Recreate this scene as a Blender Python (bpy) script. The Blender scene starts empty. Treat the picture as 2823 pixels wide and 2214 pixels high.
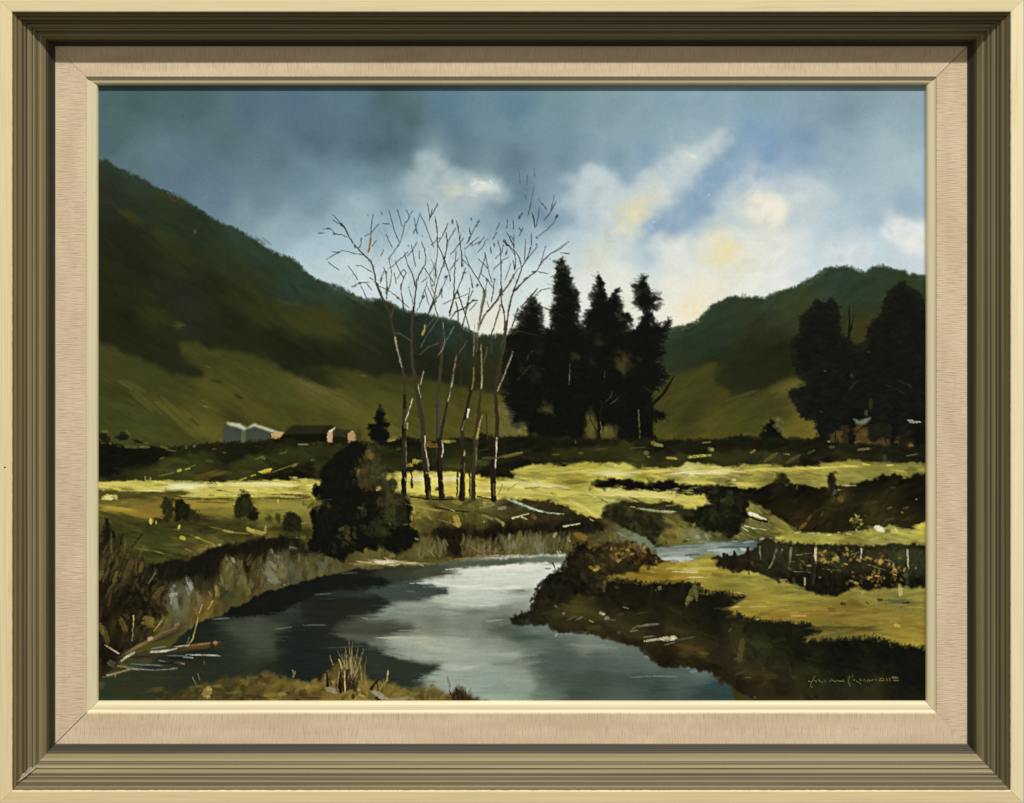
import bpy, bmesh, math
import numpy as np

# A framed oil landscape, photographed front-on under one warm ceiling spot. Units: metres. x right, z up, -y towards the camera.
scene = bpy.context.scene
PXM = 0.0002674                      # one photograph pixel at the front plane of the frame
IW, IH = 2823.0, 2214.0
CAMX, CAMY, DIST = 1395.0, 430.0, 0.90        # lens axis foot (photo pixels) and distance; the rise is a lens shift


def wx(px):
    return (px - IW / 2) * PXM


def wz(py):
    return (IH / 2 - py) * PXM


# ---- camera
cd = bpy.data.cameras.new('camera')
cam = bpy.data.objects.new('camera', cd)
scene.collection.objects.link(cam)
scene.camera = cam
cam.location = (wx(CAMX), -DIST, wz(CAMY))
cam.rotation_euler = (math.radians(90), 0, 0)
cd.sensor_fit = 'HORIZONTAL'
cd.sensor_width = 36.0
cd.lens = 36.0 * DIST / (IW * PXM)
cd.shift_x = (IW / 2 - CAMX) / IW
cd.shift_y = (CAMY - IH / 2) / IW
cd.clip_start = 0.02
cd.clip_end = 60.0
# ---- room light: dim even surroundings, two small warm track spots high up, the weaker one further right
world = bpy.data.worlds.new('World')
scene.world = world
world.use_nodes = True
bg = world.node_tree.nodes['Background']
wt = world.node_tree                     # pale walls and ceiling, darker floor
wc = wt.nodes.new('ShaderNodeTexCoord')
ws = wt.nodes.new('ShaderNodeSeparateXYZ')
wr_ = wt.nodes.new('ShaderNodeValToRGB')
wm = wt.nodes.new('ShaderNodeMath')
wm.operation = 'MULTIPLY_ADD'
wm.inputs[1].default_value = 0.5
wm.inputs[2].default_value = 0.5
wt.links.new(wc.outputs['Generated'], ws.inputs[0])
wt.links.new(ws.outputs[2], wm.inputs[0])
wt.links.new(wm.outputs[0], wr_.inputs[0])
wr_.color_ramp.elements[0].position = 0.25
wr_.color_ramp.elements[0].color = (0.36, 0.31, 0.22, 1)
wr_.color_ramp.elements[1].position = 0.6
wr_.color_ramp.elements[1].color = (1.0, 0.92, 0.74, 1)
wt.links.new(wr_.outputs[0], bg.inputs[0])
bg.inputs[1].default_value = 0.38
from mathutils import Vector
for lx, watts, size in ((0.2, 485.0, 0.11), (3.0, 265.0, 0.2)):
    ld = bpy.data.lights.new('ceiling_spot', 'AREA')
    ld.shape = 'DISK'
    ld.size = size
    ld.energy = watts
    ld.color = (1.0, 0.955, 0.87)
    lamp = bpy.data.objects.new('ceiling_spot', ld)
    scene.collection.objects.link(lamp)
    lamp.location = (lx, -4.0, 6.3)
    lamp.rotation_euler = (-Vector(lamp.location)).to_track_quat('-Z', 'Y').to_euler()
# ---- exposure
scene.view_settings.view_transform = 'Standard'
scene.view_settings.look = 'None'
scene.view_settings.exposure = 0.0
scene.view_settings.gamma = 1.0
scene.view_settings.use_curve_mapping = False
scene.render.engine = 'CYCLES'

# PAINT-BEGIN
# ---- the oil painting: a numpy "painter" that lays fields, shapes and brush strokes on a grid ----
# Coordinates are photograph pixels; each tile is a magnified view of the photograph that was read off by eye.
TS = 2.0
PX0, PY0, PX1, PY1 = 262.0, 224.0, 2562.0, 1944.0
PW, PH = int((PX1 - PX0) / TS) + 1, int((PY1 - PY0) / TS) + 1
rng = np.random.default_rng(11)
_F, _G, _B = 780 / 2178., 600 / 2178., 300 / 1708.
TILE = dict(s1=(260, 220, _F), s2=(1020, 220, _F), s3=(1780, 220, _F),
            m1=(260, 780, _G), m2=(840, 780, _G), m3=(1400, 780, _G), m4=(1960, 780, _G),
            b1=(260, 1180, _G), b2=(840, 1180, _G), b3=(1400, 1180, _G), b4=(1960, 1180, _G),
            c1=(260, 1540, _G), c2=(840, 1540, _G), c3=(1400, 1540, _G), c4=(1960, 1540, _G),
            t1=(860, 560, _B), t2=(1220, 560, _B), sg=(2200, 1830, 320 / 2178.), src=(0, 0, 1.0))
img = np.zeros((PH, PW, 3), np.float32)
hgt = np.zeros((PH, PW), np.float32)
YY, XX = np.meshgrid(np.arange(PH, dtype=np.float32), np.arange(PW, dtype=np.float32), indexing='ij')


def P(t, pts):
    """tile points -> grid points"""
    ox, oy, k = TILE[t]
    a = np.array([(q[0], q[1]) for q in pts], np.float32)
    a[:, 0] = (ox + a[:, 0] * k - PX0) / TS
    a[:, 1] = (oy + a[:, 1] * k - PY0) / TS
    return a


def P2(*seq):
    """('m1', [...], 'm2', [...]) -> one grid polygon"""
    return np.concatenate([P(seq[i], seq[i + 1]) for i in range(0, len(seq), 2)])


def K(t, *c):
    """tile control colours -> rows of grid x, y, r, g, b"""
    a = np.array(c, np.float32)
    a[:, :2] = P(t, a[:, :2])
    a[:, 2:] /= 255.
    return a


def upsample(a, h, w):
    sy = np.linspace(0, a.shape[0] - 1.001, h, dtype=np.float32)
    sx = np.linspace(0, a.shape[1] - 1.001, w, dtype=np.float32)
    iy, ix = sy.astype(int), sx.astype(int)
    fy, fx = sy - iy, sx - ix
    fy = fy[:, None] if a.ndim == 2 else fy[:, None, None]
    fx = fx[None, :] if a.ndim == 2 else fx[None, :, None]
    r0, r1 = a[iy], a[iy + 1]
    return ((r0[:, ix] * (1 - fx) + r0[:, ix + 1] * fx) * (1 - fy) +
            (r1[:, ix] * (1 - fx) + r1[:, ix + 1] * fx) * fy).astype(np.float32)


def blur(a, r):
    r = int(round(r))
    if r < 1:
        return a
    for ax in (0, 1):
        for _ in (0, 1):
            pad = [(0, 0)] * a.ndim
            pad[ax] = (r + 1, r)
            c = np.cumsum(np.pad(a, pad, mode='edge'), axis=ax, dtype=np.float64)
            n = a.shape[ax]
            hi = np.take(c, np.arange(2 * r + 1, 2 * r + 1 + n), axis=ax)
            lo = np.take(c, np.arange(0, n), axis=ax)
            a = ((hi - lo) / (2 * r + 1)).astype(np.float32)
    return a


def vnoise(sx, sy=None, octs=3):
    """fractal value noise over the canvas, cell size in grid units, zero mean, about -1..1"""
    sy = sy or sx
    o = np.zeros((PH, PW), np.float32)
    amp = 1.0
    for k in range(octs):
        gh, gw = max(3, int(PH / sy) + 2), max(3, int(PW / sx) + 2)
        o += amp * upsample(rng.normal(0, .6, (gh, gw)).astype(np.float32), PH, PW)
        amp *= .55
        sx, sy = max(1.5, sx / 2), max(1.5, sy / 2)
    return o


WF = (vnoise(4, octs=2), vnoise(4, octs=2))      # fine ragged edge
WM = (vnoise(14), vnoise(14))                    # lumpy edge
WL = (vnoise(60), vnoise(60))                    # cloud drift


def field(k, x0, y0, x1, y1, s=12., p=1.7, warp=0.):
    """smooth colour field through eye-read control colours"""
    q = 4
    ys = np.arange(y0, y1 + q, q, dtype=np.float32)
    xs = np.arange(x0, x1 + q, q, dtype=np.float32)
    gy, gx = np.meshgrid(ys, xs, indexing='ij')
    if warp:
        iy = np.clip(gy.astype(int), 0, PH - 1)
        ix = np.clip(gx.astype(int), 0, PW - 1)
        gx = gx + warp * WL[0][iy, ix]
        gy = gy + warp * WL[1][iy, ix]
    num = np.zeros(gx.shape + (3,), np.float32)
    den = np.zeros(gx.shape, np.float32)
    for r in k:
        w = 1. / ((gx - r[0]) ** 2 + (gy - r[1]) ** 2 + s * s) ** p
        w = w * 1e4
        den += w
        num += w[..., None] * r[2:5]
    f = num / den[..., None]
    h, w_ = y1 - y0, x1 - x0
    f = upsample(f, max(2, int((len(ys) - 1) * q)), max(2, int((len(xs) - 1) * q)))
    return f[:h, :w_]


def pmask(pts, feather=1, rough=2., lump=0.):
    m = feather * 2 + rough * 2 + lump * 2 + 3
    x0 = int(max(0, pts[:, 0].min() - m)); x1 = int(min(PW, pts[:, 0].max() + m + 1))
    y0 = int(max(0, pts[:, 1].min() - m)); y1 = int(min(PH, pts[:, 1].max() + m + 1))
    if x1 <= x0 + 1 or y1 <= y0 + 1:
        return None
    sl = (slice(y0, y1), slice(x0, x1))
    X = XX[sl] + rough * WF[0][sl] + lump * WM[0][sl]
    Y = YY[sl] + rough * WF[1][sl] + lump * WM[1][sl]
    ins = np.zeros(X.shape, bool)
    n = len(pts)
    for i in range(n):
        ax, ay = pts[i]
        bx, by = pts[(i + 1) % n]
        if abs(ay - by) < 1e-6:
            continue
        c = (ay > Y) != (by > Y)
        ins ^= c & (X < (bx - ax) * (Y - ay) / (by - ay) + ax)
    return sl, blur(ins.astype(np.float32), feather)


def poly(pts, col, feather=1, rough=2., lump=0., alpha=1., h=0.02, warp=0.):
    r = pmask(pts, feather, rough, lump)
    if r is None:
        return None
    sl, m = r
    if isinstance(col, np.ndarray) and col.ndim == 2:
        col = field(col, sl[1].start, sl[0].start, sl[1].stop, sl[0].stop, warp=warp)
    elif not isinstance(col, np.ndarray):
        col = np.array(col, np.float32) / 255.
    a = (m * alpha)[..., None]
    img[sl] = img[sl] * (1 - a) + col * a
    hgt[sl] = hgt[sl] * (1 - m * .5) + h * m
    return sl, m


_bt = rng.random((64, 64)).astype(np.float32)    # bristle tables
CLIP = [None]


def dab(x, y, L, W, ang, col, alpha=1., h=.06, dry=.35):
    """one loaded-brush touch: bristle streaks along it, ragged ends"""
    L *= .5; W *= .5
    ca, sa = math.cos(ang), math.sin(ang)
    ex = abs(L * ca) + abs(W * sa) + 2; ey = abs(L * sa) + abs(W * ca) + 2
    x0, x1 = int(max(0, x - ex)), int(min(PW, x + ex + 1))
    y0, y1 = int(max(0, y - ey)), int(min(PH, y + ey + 1))
    if x1 <= x0 or y1 <= y0:
        return
    dx = XX[y0:y1, x0:x1] - x
    dy = YY[y0:y1, x0:x1] - y
    u = dx * ca + dy * sa
    v = -dx * sa + dy * ca
    tab = _bt[int(rng.integers(64))]
    b = tab[np.clip(((v / (W + .5) + 1) * 15).astype(int), 0, 31)]
    Le = L * (.72 + .5 * b)
    tp = np.sqrt(np.clip(1 - .85 * (u / (L * 1.15 + .3)) ** 2, .02, 1))
    a = np.clip((Le - np.abs(u)) * .5 + .5, 0, 1) * np.clip((W * tp * (.75 + .4 * _bt[7][np.clip(((u / (L + .5) + 1) * 14).astype(int), 0, 31)]) - np.abs(v)) * .7 + .5, 0, 1)
    a *= alpha * (1 - dry * (1 - b))
    sl = (slice(y0, y1), slice(x0, x1))
    if CLIP[0] is not None:
        a = a * CLIP[0][sl]
    img[sl] += (np.asarray(col, np.float32) - img[sl]) * a[..., None]
    hgt[sl] += (h * (.5 + b) - hgt[sl]) * a


def line(pts, w0, w1, col, alpha=1., h=.08, brk=0., wob=.6, tip=False):
    """tapered painted line through grid points; brk makes the paint skip"""
    pts = np.asarray(pts, np.float32)
    col = np.array(col, np.float32) / 255.
    seg = np.hypot(*(pts[1:] - pts[:-1]).T)
    tot = max(seg.sum(), 1e-3)
    acc = 0.
    bx0, by0 = pts.min(0) - max(w0, w1) - 2
    bx1, by1 = pts.max(0) + max(w0, w1) + 3
    x0, x1 = int(max(0, bx0)), int(min(PW, bx1))
    y0, y1 = int(max(0, by0)), int(min(PH, by1))
    if x1 <= x0 or y1 <= y0:
        return
    sl = (slice(y0, y1), slice(x0, x1))
    X = XX[sl] + wob * WF[0][sl]; Y = YY[sl] + wob * WF[1][sl]
    A = np.zeros(X.shape, np.float32)
    for i in range(len(seg)):
        (ax, ay), (cx, cy) = pts[i], pts[i + 1]
        l2 = max(seg[i] ** 2, 1e-4)
        t = np.clip(((X - ax) * (cx - ax) + (Y - ay) * (cy - ay)) / l2, 0, 1)
        d = np.hypot(X - ax - t * (cx - ax), Y - ay - t * (cy - ay))
        g = (acc + t * seg[i]) / tot
        w = (w0 + (w1 - w0) * g) * .5
        if tip:
            w = w * np.clip(.4 + 2.6 * np.sqrt(np.clip(g * (1 - g), 0, 1)), .4, 1)
        A = np.maximum(A, np.clip(w - d + .5, 0, 1) * np.clip(w * 2, .35, 1))
        acc += seg[i]
    A *= alpha
    if brk:
        A *= np.clip(1.15 - brk * (1 + 1.6 * WF[1][sl]), 0, 1)
    img[sl] += (col - img[sl]) * A[..., None]
    hgt[sl] += (h - hgt[sl]) * A


def restroke(r, n, L, W, ang, angj=.25, jit=.035, alpha=.6, h=.05, own=None, dry=.4, clip=False):
    """go over a masked area with many brush touches in its own (or a given) palette"""
    if r is None:
        return
    sl, m = r
    f = m.ravel()
    idx = np.flatnonzero(f > .5)
    if len(idx) == 0:
        return
    pick = rng.choice(idx, n)
    ys, xs = np.unravel_index(pick, m.shape)
    src = img[sl].copy()
    if clip:
        CLIP[0] = np.zeros((PH, PW), np.float32)
        CLIP[0][sl] = m
    for y, x in zip(ys, xs):
        s = float(rng.uniform(.55, 1.3))
        if own is None:
            c = src[y, x] + float(rng.normal(0, jit)) * (src[y, x] + .12) * 3 + rng.normal(0, jit * .25, 3)
        else:
            c = np.array(own[int(rng.integers(len(own)))], np.float32) / 255. * float(rng.uniform(.85, 1.15))
        dab(x + sl[1].start, y + sl[0].start, L * s, W * s, ang + float(rng.normal(0, angj)),
            np.clip(c, 0, 1), alpha * float(rng.uniform(.5, 1)), h, dry)
    CLIP[0] = None


def marks(t, items):
    """hand-placed touches: (x, y, length, width, degrees, r, g, b) in tile pixels"""
    k = TILE[t][2] / TS
    for (x, y, L, W, a, r, g, b) in items:
        q = P(t, [(x, y)])[0]
        if W > L * 1.15:
            L, W, a = W, L, a + 90
        dab(q[0], q[1], max(1.6, L * k), max(1.3, W * k), math.radians(a), np.array((r, g, b)) / 255., .82, .14, .45)


def lines(t, items, w0, w1, col, **kw):
    k = TILE[t][2] / TS
    for pts in items:
        line(P(t, pts), w0 * k, w1 * k, col, **kw)


def grade(r, fn, soft_=1.):
    if r is None:
        return
    sl, m = r
    a = (m * soft_)[..., None]
    img[sl] = img[sl] * (1 - a) + np.clip(fn(img[sl]), 0, 1) * a


def tone(dark, light, lo=.2, hi=.62):
    d, l = np.array(dark, np.float32), np.array(light, np.float32)

    def f(c):
        t = np.clip((c.mean(-1, keepdims=True) - lo) / (hi - lo), 0, 1)
        return c * (d * (1 - t) + l * t)
    return f


# ---------------------------------------------------------------- sky
SKY = np.concatenate([
    K('s1', (60, 120, 74, 98, 102), (300, 150, 72, 96, 98), (700, 150, 76, 100, 108), (1200, 200, 82, 106, 124),
      (1600, 150, 84, 110, 130), (2000, 150, 88, 116, 132), (60, 450, 76, 100, 106), (300, 330, 78, 102, 104), (400, 550, 94, 120, 130),
      (700, 650, 92, 116, 132), (1000, 450, 86, 110, 118), (1400, 600, 92, 116, 130), (1700, 450, 82, 106, 126),
      (2100, 450, 80, 106, 122), (300, 680, 88, 112, 118), (600, 800, 94, 116, 136), (900, 750, 96, 118, 138),
      (1200, 750, 102, 126, 140), (1600, 750, 104, 132, 146), (2000, 750, 112, 142, 158), (900, 950, 100, 124, 144),
      (1300, 950, 108, 134, 148), (1700, 950, 120, 148, 164), (2050, 950, 150, 176, 186), (2100, 1020, 160, 186, 194),
      (1200, 1100, 122, 150, 160), (1600, 1150, 140, 168, 180), (1400, 1250, 150, 176, 184), (1700, 1300, 172, 196, 206),
      (1900, 1250, 168, 194, 206), (1700, 1450, 184, 204, 212), (2000, 1450, 196, 214, 218), (1900, 1560, 190, 208, 212),
      (2150, 1600, 204, 218, 222)),
    K('s2', (100, 150, 74, 98, 106), (300, 300, 78, 102, 110), (100, 500, 76, 100, 112), (600, 250, 90, 120, 142),
      (700, 450, 90, 118, 138), (300, 520, 84, 110, 122), (1100, 200, 96, 126, 148), (1150, 400, 114, 144, 158),
      (1500, 200, 112, 140, 152), (1500, 450, 112, 142, 158), (1900, 200, 124, 150, 164), (2100, 350, 134, 160, 170),
      (700, 600, 94, 122, 136), (1100, 620, 94, 120, 136), (1500, 620, 110, 138, 156), (1900, 600, 120, 150, 168),
      (1200, 850, 100, 128, 146), (1400, 1000, 106, 134, 156), (1500, 1100, 118, 146, 166), (1100, 950, 110, 138, 154),
      (100, 700, 104, 132, 146), (150, 900, 128, 156, 168), (440, 600, 132, 158, 168), (480, 720, 156, 178, 184),
      (400, 840, 166, 186, 192), (650, 860, 198, 202, 186), (700, 950, 178, 192, 196), (850, 930, 130, 158, 174),
      (850, 1000, 128, 156, 172), (1000, 900, 112, 140, 156), (250, 820, 148, 170, 178), (100, 1050, 150, 178, 190),
      (300, 1100, 160, 186, 198), (600, 1100, 178, 198, 204), (550, 1180, 196, 210, 212), (900, 1100, 140, 166, 180),
      (1100, 1150, 138, 164, 180), (1300, 1250, 164, 188, 200), (800, 1250, 176, 198, 208), (300, 1300, 186, 206, 214),
      (600, 1400, 200, 216, 222), (1000, 1400, 190, 208, 216), (1400, 1400, 196, 212, 216), (200, 1550, 206, 220, 224),
      (700, 1550, 204, 220, 226), (1250, 1550, 206, 220, 224), (1560, 780, 128, 154, 172), (1680, 850, 178, 196, 204),
      (1650, 950, 182, 200, 208), (1750, 720, 150, 174, 186), (1900, 980, 206, 214, 210), (2050, 1030, 226, 218, 180),
      (1960, 1150, 220, 216, 190), (1800, 1050, 190, 206, 212), (1700, 1120, 148, 174, 194), (1600, 1060, 130, 158, 180),
      (2000, 750, 138, 166, 186), (1950, 850, 136, 164, 186), (1700, 1250, 192, 210, 216), (1950, 1270, 208, 218, 220),
      (1760, 1330, 220, 222, 200), (1550, 1250, 182, 202, 212), (2100, 1250, 188, 206, 216), (2150, 1180, 150, 176, 196),
      (1900, 1450, 226, 228, 218), (1700, 1600, 226, 228, 222), (1950, 1600, 230, 230, 218), (1400, 1600, 214, 224, 224)),
    K('s3', (150, 150, 128, 158, 176), (500, 150, 132, 160, 176), (900, 200, 130, 158, 172), (1300, 200, 132, 156, 172),
      (1500, 250, 118, 146, 160), (1750, 120, 128, 152, 166), (2050, 120, 140, 160, 172), (2000, 300, 142, 168, 182),
      (200, 400, 140, 166, 178), (550, 400, 158, 180, 190), (800, 400, 126, 156, 186), (950, 530, 124, 153, 186),
      (900, 660, 124, 154, 188), (1250, 480, 118, 146, 172), (600, 600, 120, 152, 184), (1500, 500, 140, 166, 180),
      (1900, 500, 160, 182, 190), (2000, 700, 168, 188, 196), (1500, 700, 152, 176, 188), (1200, 650, 128, 156, 184),
      (330, 600, 190, 202, 204), (200, 600, 150, 174, 188), (50, 550, 126, 156, 178), (50, 650, 118, 148, 178),
      (250, 700, 196, 208, 212), (120, 780, 190, 204, 210), (480, 700, 118, 150, 186), (550, 760, 116, 148, 186),
      (100, 880, 218, 218, 204), (200, 950, 196, 208, 214), (30, 1020, 226, 218, 176), (300, 950, 124, 156, 186),
      (400, 850, 124, 156, 186), (450, 930, 134, 164, 190), (700, 800, 166, 188, 200), (900, 800, 180, 198, 206), (1000, 740, 150, 176, 196),
      (900, 930, 220, 220, 208), (950, 1030, 236, 230, 214), (800, 980, 212, 216, 212), (1150, 930, 206, 216, 216),
      (1300, 850, 192, 206, 212), (1130, 1020, 200, 208, 198), (1500, 850, 160, 182, 194), (1700, 950, 164, 186, 198),
      (2050, 950, 150, 174, 192), (150, 1100, 128, 158, 186), (70, 1170, 132, 162, 188), (400, 1100, 150, 178, 198), (700, 1080, 190, 206, 214),
      (650, 1180, 206, 212, 202), (550, 1280, 226, 218, 182), (600, 1330, 230, 222, 186), (800, 1250, 214, 216, 202),
      (700, 1420, 228, 224, 200), (250, 1300, 214, 220, 220), (300, 1400, 222, 224, 218), (100, 1240, 192, 206, 214),
      (450, 1200, 178, 198, 212), (60, 1350, 170, 194, 210), (1000, 1250, 214, 220, 220), (900, 1350, 226, 228, 222),
      (1300, 1200, 186, 204, 214), (1500, 1100, 172, 194, 206), (1800, 1100, 158, 182, 200), (1980, 1200, 206, 214, 218),
      (2080, 1270, 224, 228, 228), (2100, 1330, 200, 212, 218), (1600, 1330, 206, 216, 220), (1750, 1300, 190, 208, 216),
      (1300, 1400, 200, 214, 220), (1200, 1450, 214, 222, 224), (800, 1550, 228, 230, 226), (500, 1600, 234, 230, 210),
      (200, 1600, 230, 228, 208), (1000, 1550, 226, 230, 230), (2000, 1400, 190, 206, 214), (1500, 1400, 206, 218, 222),
      (100, 1500, 214, 222, 224)),
    K('m3', (400, 200, 224, 230, 222), (760, 100, 228, 230, 222), (1200, 350, 230, 228, 214), (1700, 50, 226, 230, 230),
      (1850, 250, 238, 226, 194), (1650, 200, 236, 232, 214), (1600, 350, 236, 232, 218)),
    K('m2', (1500, 200, 206, 218, 220), (900, 150, 200, 214, 220), (1900, 400, 228, 226, 210), (1650, 350, 216, 222, 216))])
_f = np.clip((SKY[:, 2] * 255 - 105) / 60, 0, 1)
SKY[:, 4] = SKY[:, 3] + (SKY[:, 4] - SKY[:, 3]) * (.86 + .14 * _f)
img[:420] = field(SKY, 0, 0, PW, 420, s=14., p=1.7, warp=12.)
skyr = (slice(0, 400), slice(0, PW)), np.ones((400, PW), np.float32)
restroke(skyr, 2600, 34, 11, .1, .9, .012, .30, .02)
img[:420] = blur(img[:420], 1)
# cloud bodies laid over the blue
for t, pts, c, al, f in [
        ('s2', [(400, 580), (480, 600), (470, 650), (600, 700), (700, 740), (780, 780), (870, 750), (940, 770), (960, 810), (1030, 850), (1000, 890), (880, 890), (800, 870), (780, 900), (820, 960), (780, 1000), (700, 1010), (560, 960), (400, 920), (300, 860), (330, 780), (360, 720), (410, 660)], (168, 186, 191), .42, 8),
        ('s2', [(1640, 680), (1700, 720), (1750, 760), (1780, 830), (1850, 890), (1950, 900), (2050, 870), (2100, 770), (2240, 640), (2380, 580), (2440, 560), (2500, 590), (2560, 550), (2640, 480), (2690, 440), (2700, 470), (2660, 560), (2620, 620), (2580, 690), (2520, 790), (2470, 890), (2400, 990), (2320, 1040), (2240, 1030), (2180, 1060), (2120, 1130), (2060, 1200), (1900, 1250), (1750, 1180), (1720, 1090), (1620, 1040), (1570, 950), (1560, 850), (1600, 760)], (194, 206, 209), .36, 12),
        ('s3', [(20, 1110), (100, 1040), (280, 1000), (330, 930), (420, 800), (500, 680), (620, 600), (760, 700), (650, 780), (560, 850), (520, 950), (460, 1000), (330, 1100), (200, 1180), (90, 1200), (20, 1180)], (136, 164, 188), .6, 8),
        ('s3', [(530, 970), (620, 860), (700, 780), (880, 730), (1000, 760), (1100, 800), (1220, 790), (1350, 860), (1400, 920), (1300, 960), (1180, 1020), (1150, 1100), (1000, 1110), (900, 1120), (800, 1090), (730, 1050), (620, 1040)], (186, 201, 208), .3, 12),
        ('s3', [(740, 1010), (860, 890), (960, 900), (1060, 960), (1040, 1060), (960, 1110), (860, 1080)], (234, 229, 213), .3, 10),
        ('s3', [(80, 1220), (200, 1240), (400, 1290), (500, 1240), (620, 1170), (760, 1190), (850, 1260), (1000, 1170), (1200, 1200), (1180, 1300), (1000, 1380), (760, 1460), (500, 1480), (250, 1460), (150, 1360), (100, 1280)], (222, 225, 217), .45, 10),
        ('s3', [(1840, 1180), (1950, 1100), (2060, 1130), (2160, 1150), (2160, 1310), (2060, 1310), (2000, 1260), (1900, 1220)], (222, 226, 225), .6, 7),
        ('s3', [(1480, 1390), (1600, 1320), (1740, 1310), (1680, 1350), (1540, 1400)], (210, 218, 221), .6, 4)]:
    g = P(t, pts)
    poly(g, c, f, 3., 10., alpha=al * .8, h=.04)
    seg = np.concatenate([np.linspace(g[i], g[(i + 1) % len(g)], 12) for i in range(len(g))])
    cc = g.mean(0)
    for i in rng.integers(0, len(seg), int(len(seg) * 1.3)):
        q = seg[i] + (cc - seg[i]) * float(rng.uniform(-.12, .35)) + rng.normal(0, 4, 2)
        w = float(rng.uniform(5, 17))
        dab(q[0], q[1], w * 1.5, w, float(rng.uniform(-1.2, 1.2)), np.clip(np.array(c) / 255. * float(rng.uniform(.95, 1.05)), 0, 1), .16, .05, .2)
    ins_ = pmask(g, 2, 3, 3)
    restroke(ins_, 26, 16, 9, 0, 1.2, .03, .35, .05)
CL = [('s2', (870, 825, 210, 105, -3, 226, 230, 222), 1), ('s2', (850, 840, 150, 60, 8, 216, 218, 206), 1),
      ('s2', (560, 790, 330, 70, 35, 176, 194, 198), .35), ('s2', (660, 860, 180, 90, 10, 208, 208, 186), .6),
      ('s3', (360, 600, 150, 50, 25, 216, 220, 212), .6), ('s3', (480, 520, 260, 60, -50, 180, 198, 204), .45),
      ('s3', (240, 740, 300, 150, -50, 200, 210, 212), .5), ('s3', (110, 890, 200, 140, -35, 220, 220, 206), .5),
      ('s3', (950, 1000, 260, 150, 20, 238, 234, 218), .6), ('s3', (860, 1030, 200, 90, 10, 226, 226, 216), .5),
      ('s3', (1200, 900, 320, 110, -25, 206, 216, 216), .4), ('s3', (600, 1310, 180, 190, 40, 232, 222, 178), .5),
      ('s3', (870, 1290, 330, 120, -15, 226, 228, 220), .5), ('s3', (260, 1340, 260, 150, 25, 220, 224, 218), .5),
      ('s3', (2060, 1240, 220, 150, 20, 226, 228, 226), .6), ('s3', (1950, 1190, 160, 100, 15, 206, 214, 218), .5),
      ('s3', (1610, 1340, 220, 40, -18, 216, 222, 222), .6), ('s2', (2050, 1040, 190, 130, -25, 232, 222, 178), .5),
      ('s2', (1960, 1150, 160, 90, -20, 224, 218, 186), .5), ('s2', (1640, 900, 130, 240, 5, 190, 204, 210), .45),
      ('s2', (1740, 760, 50, 170, -35, 184, 200, 206), .5), ('s2', (2120, 820, 150, 220, 20, 200, 210, 212), .5),
      ('s1', (2030, 970, 220, 120, 15, 164, 188, 196), .35), ('s2', (450, 620, 60, 120, -20, 150, 174, 182), .5),
      ('s1', (480, 500, 260, 160, 10, 100, 126, 136), .3), ('s2', (130, 420, 260, 330, 0, 74, 98, 108), .35)]
for t, (x, y, L, W, a, cr, cg, cb), al in CL:
    k = TILE[t][2] / TS
    q = P(t, [(x, y)])[0]
    for j in range(34):
        ox, oy = rng.normal(0, .26, 2)
        aa = math.radians(a)
        px_ = q[0] + k * (ox * L * math.cos(aa) - oy * W * math.sin(aa))
        py_ = q[1] + k * (ox * L * math.sin(aa) + oy * W * math.cos(aa))
        c = np.array((cr, cg, cb), np.float32) / 255. * float(rng.uniform(.97, 1.03))
        dab(px_, py_, k * L * float(rng.uniform(.16, .36)), k * W * float(rng.uniform(.2, .45)), aa + float(rng.normal(0, .7)),
            np.clip(c, 0, 1), al * .32, .05, .3)
for t, (x, y, L, W, a, cr, cg, cb), n in [('s2', (2050, 1035, 210, 150, -25, 230, 217, 168), 26), ('s2', (1950, 1150, 170, 90, -15, 226, 218, 180), 16), ('s3', (590, 1310, 190, 200, 30, 231, 219, 170), 30), ('s3', (700, 1400, 150, 100, 30, 230, 224, 190), 12), ('s2', (1780, 1330, 200, 70, 5, 222, 220, 190), 14), ('s3', (480, 1600, 300, 90, -10, 236, 228, 196), 16),
                                          ('s2', (650, 860, 170, 80, 5, 208, 207, 180), 14), ('s3', (950, 1000, 190, 120, 20, 240, 234, 216), 22), ('m3', (1850, 240, 230, 130, -35, 238, 224, 184), 22), ('s3', (2080, 1260, 120, 90, 0, 230, 232, 230), 12), ('s2', (860, 825, 190, 80, -4, 224, 228, 221), 22), ('s3', (940, 590, 330, 190, -35, 120, 150, 186), 20)]:
    k = TILE[t][2] / TS
    q = P(t, [(x, y)])[0]
    aa = math.radians(a)
    for j in range(n):
        ox, oy = rng.normal(0, .42, 2)
        w = k * W * float(rng.uniform(.14, .5))
        dab(q[0] + k * (ox * L * math.cos(aa) - oy * W * math.sin(aa)), q[1] + k * (ox * L * math.sin(aa) + oy * W * math.cos(aa)), w * 1.6, w, aa + float(rng.normal(0, .5)),
            np.clip(np.array((cr, cg, cb)) / 255. * float(rng.uniform(.98, 1.02)), 0, 1), .2, .06, .3)
img[:420] = img[:420] * .35 + blur(img[:420], 3) * .65
marks('s2', [(800, 800, 60, 10, -30, 232, 234, 228), (860, 795, 50, 14, 10, 236, 236, 230), (930, 790, 40, 12, 60, 226, 230, 226),
             (815, 895, 30, 12, 40, 210, 220, 224), (420, 600, 20, 10, 30, 176, 194, 198)])
marks('s3', [(345, 580, 60, 16, 20, 232, 230, 218), (370, 600, 50, 12, 10, 228, 228, 218), (487, 886, 10, 12, 0, 240, 240, 236),
             (235, 1430, 60, 14, 60, 236, 234, 224), (60, 1095, 14, 8, 40, 230, 230, 220), (1720, 1250, 10, 8, 0, 230, 234, 234)])
marks('s1', [(680, 275, 10, 8, 0, 52, 66, 72), (755, 327, 10, 6, 0, 58, 74, 80), (1260, 595, 10, 9, 0, 60, 78, 88), (992, 853, 10, 8, 0, 170, 186, 192)])

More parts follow.
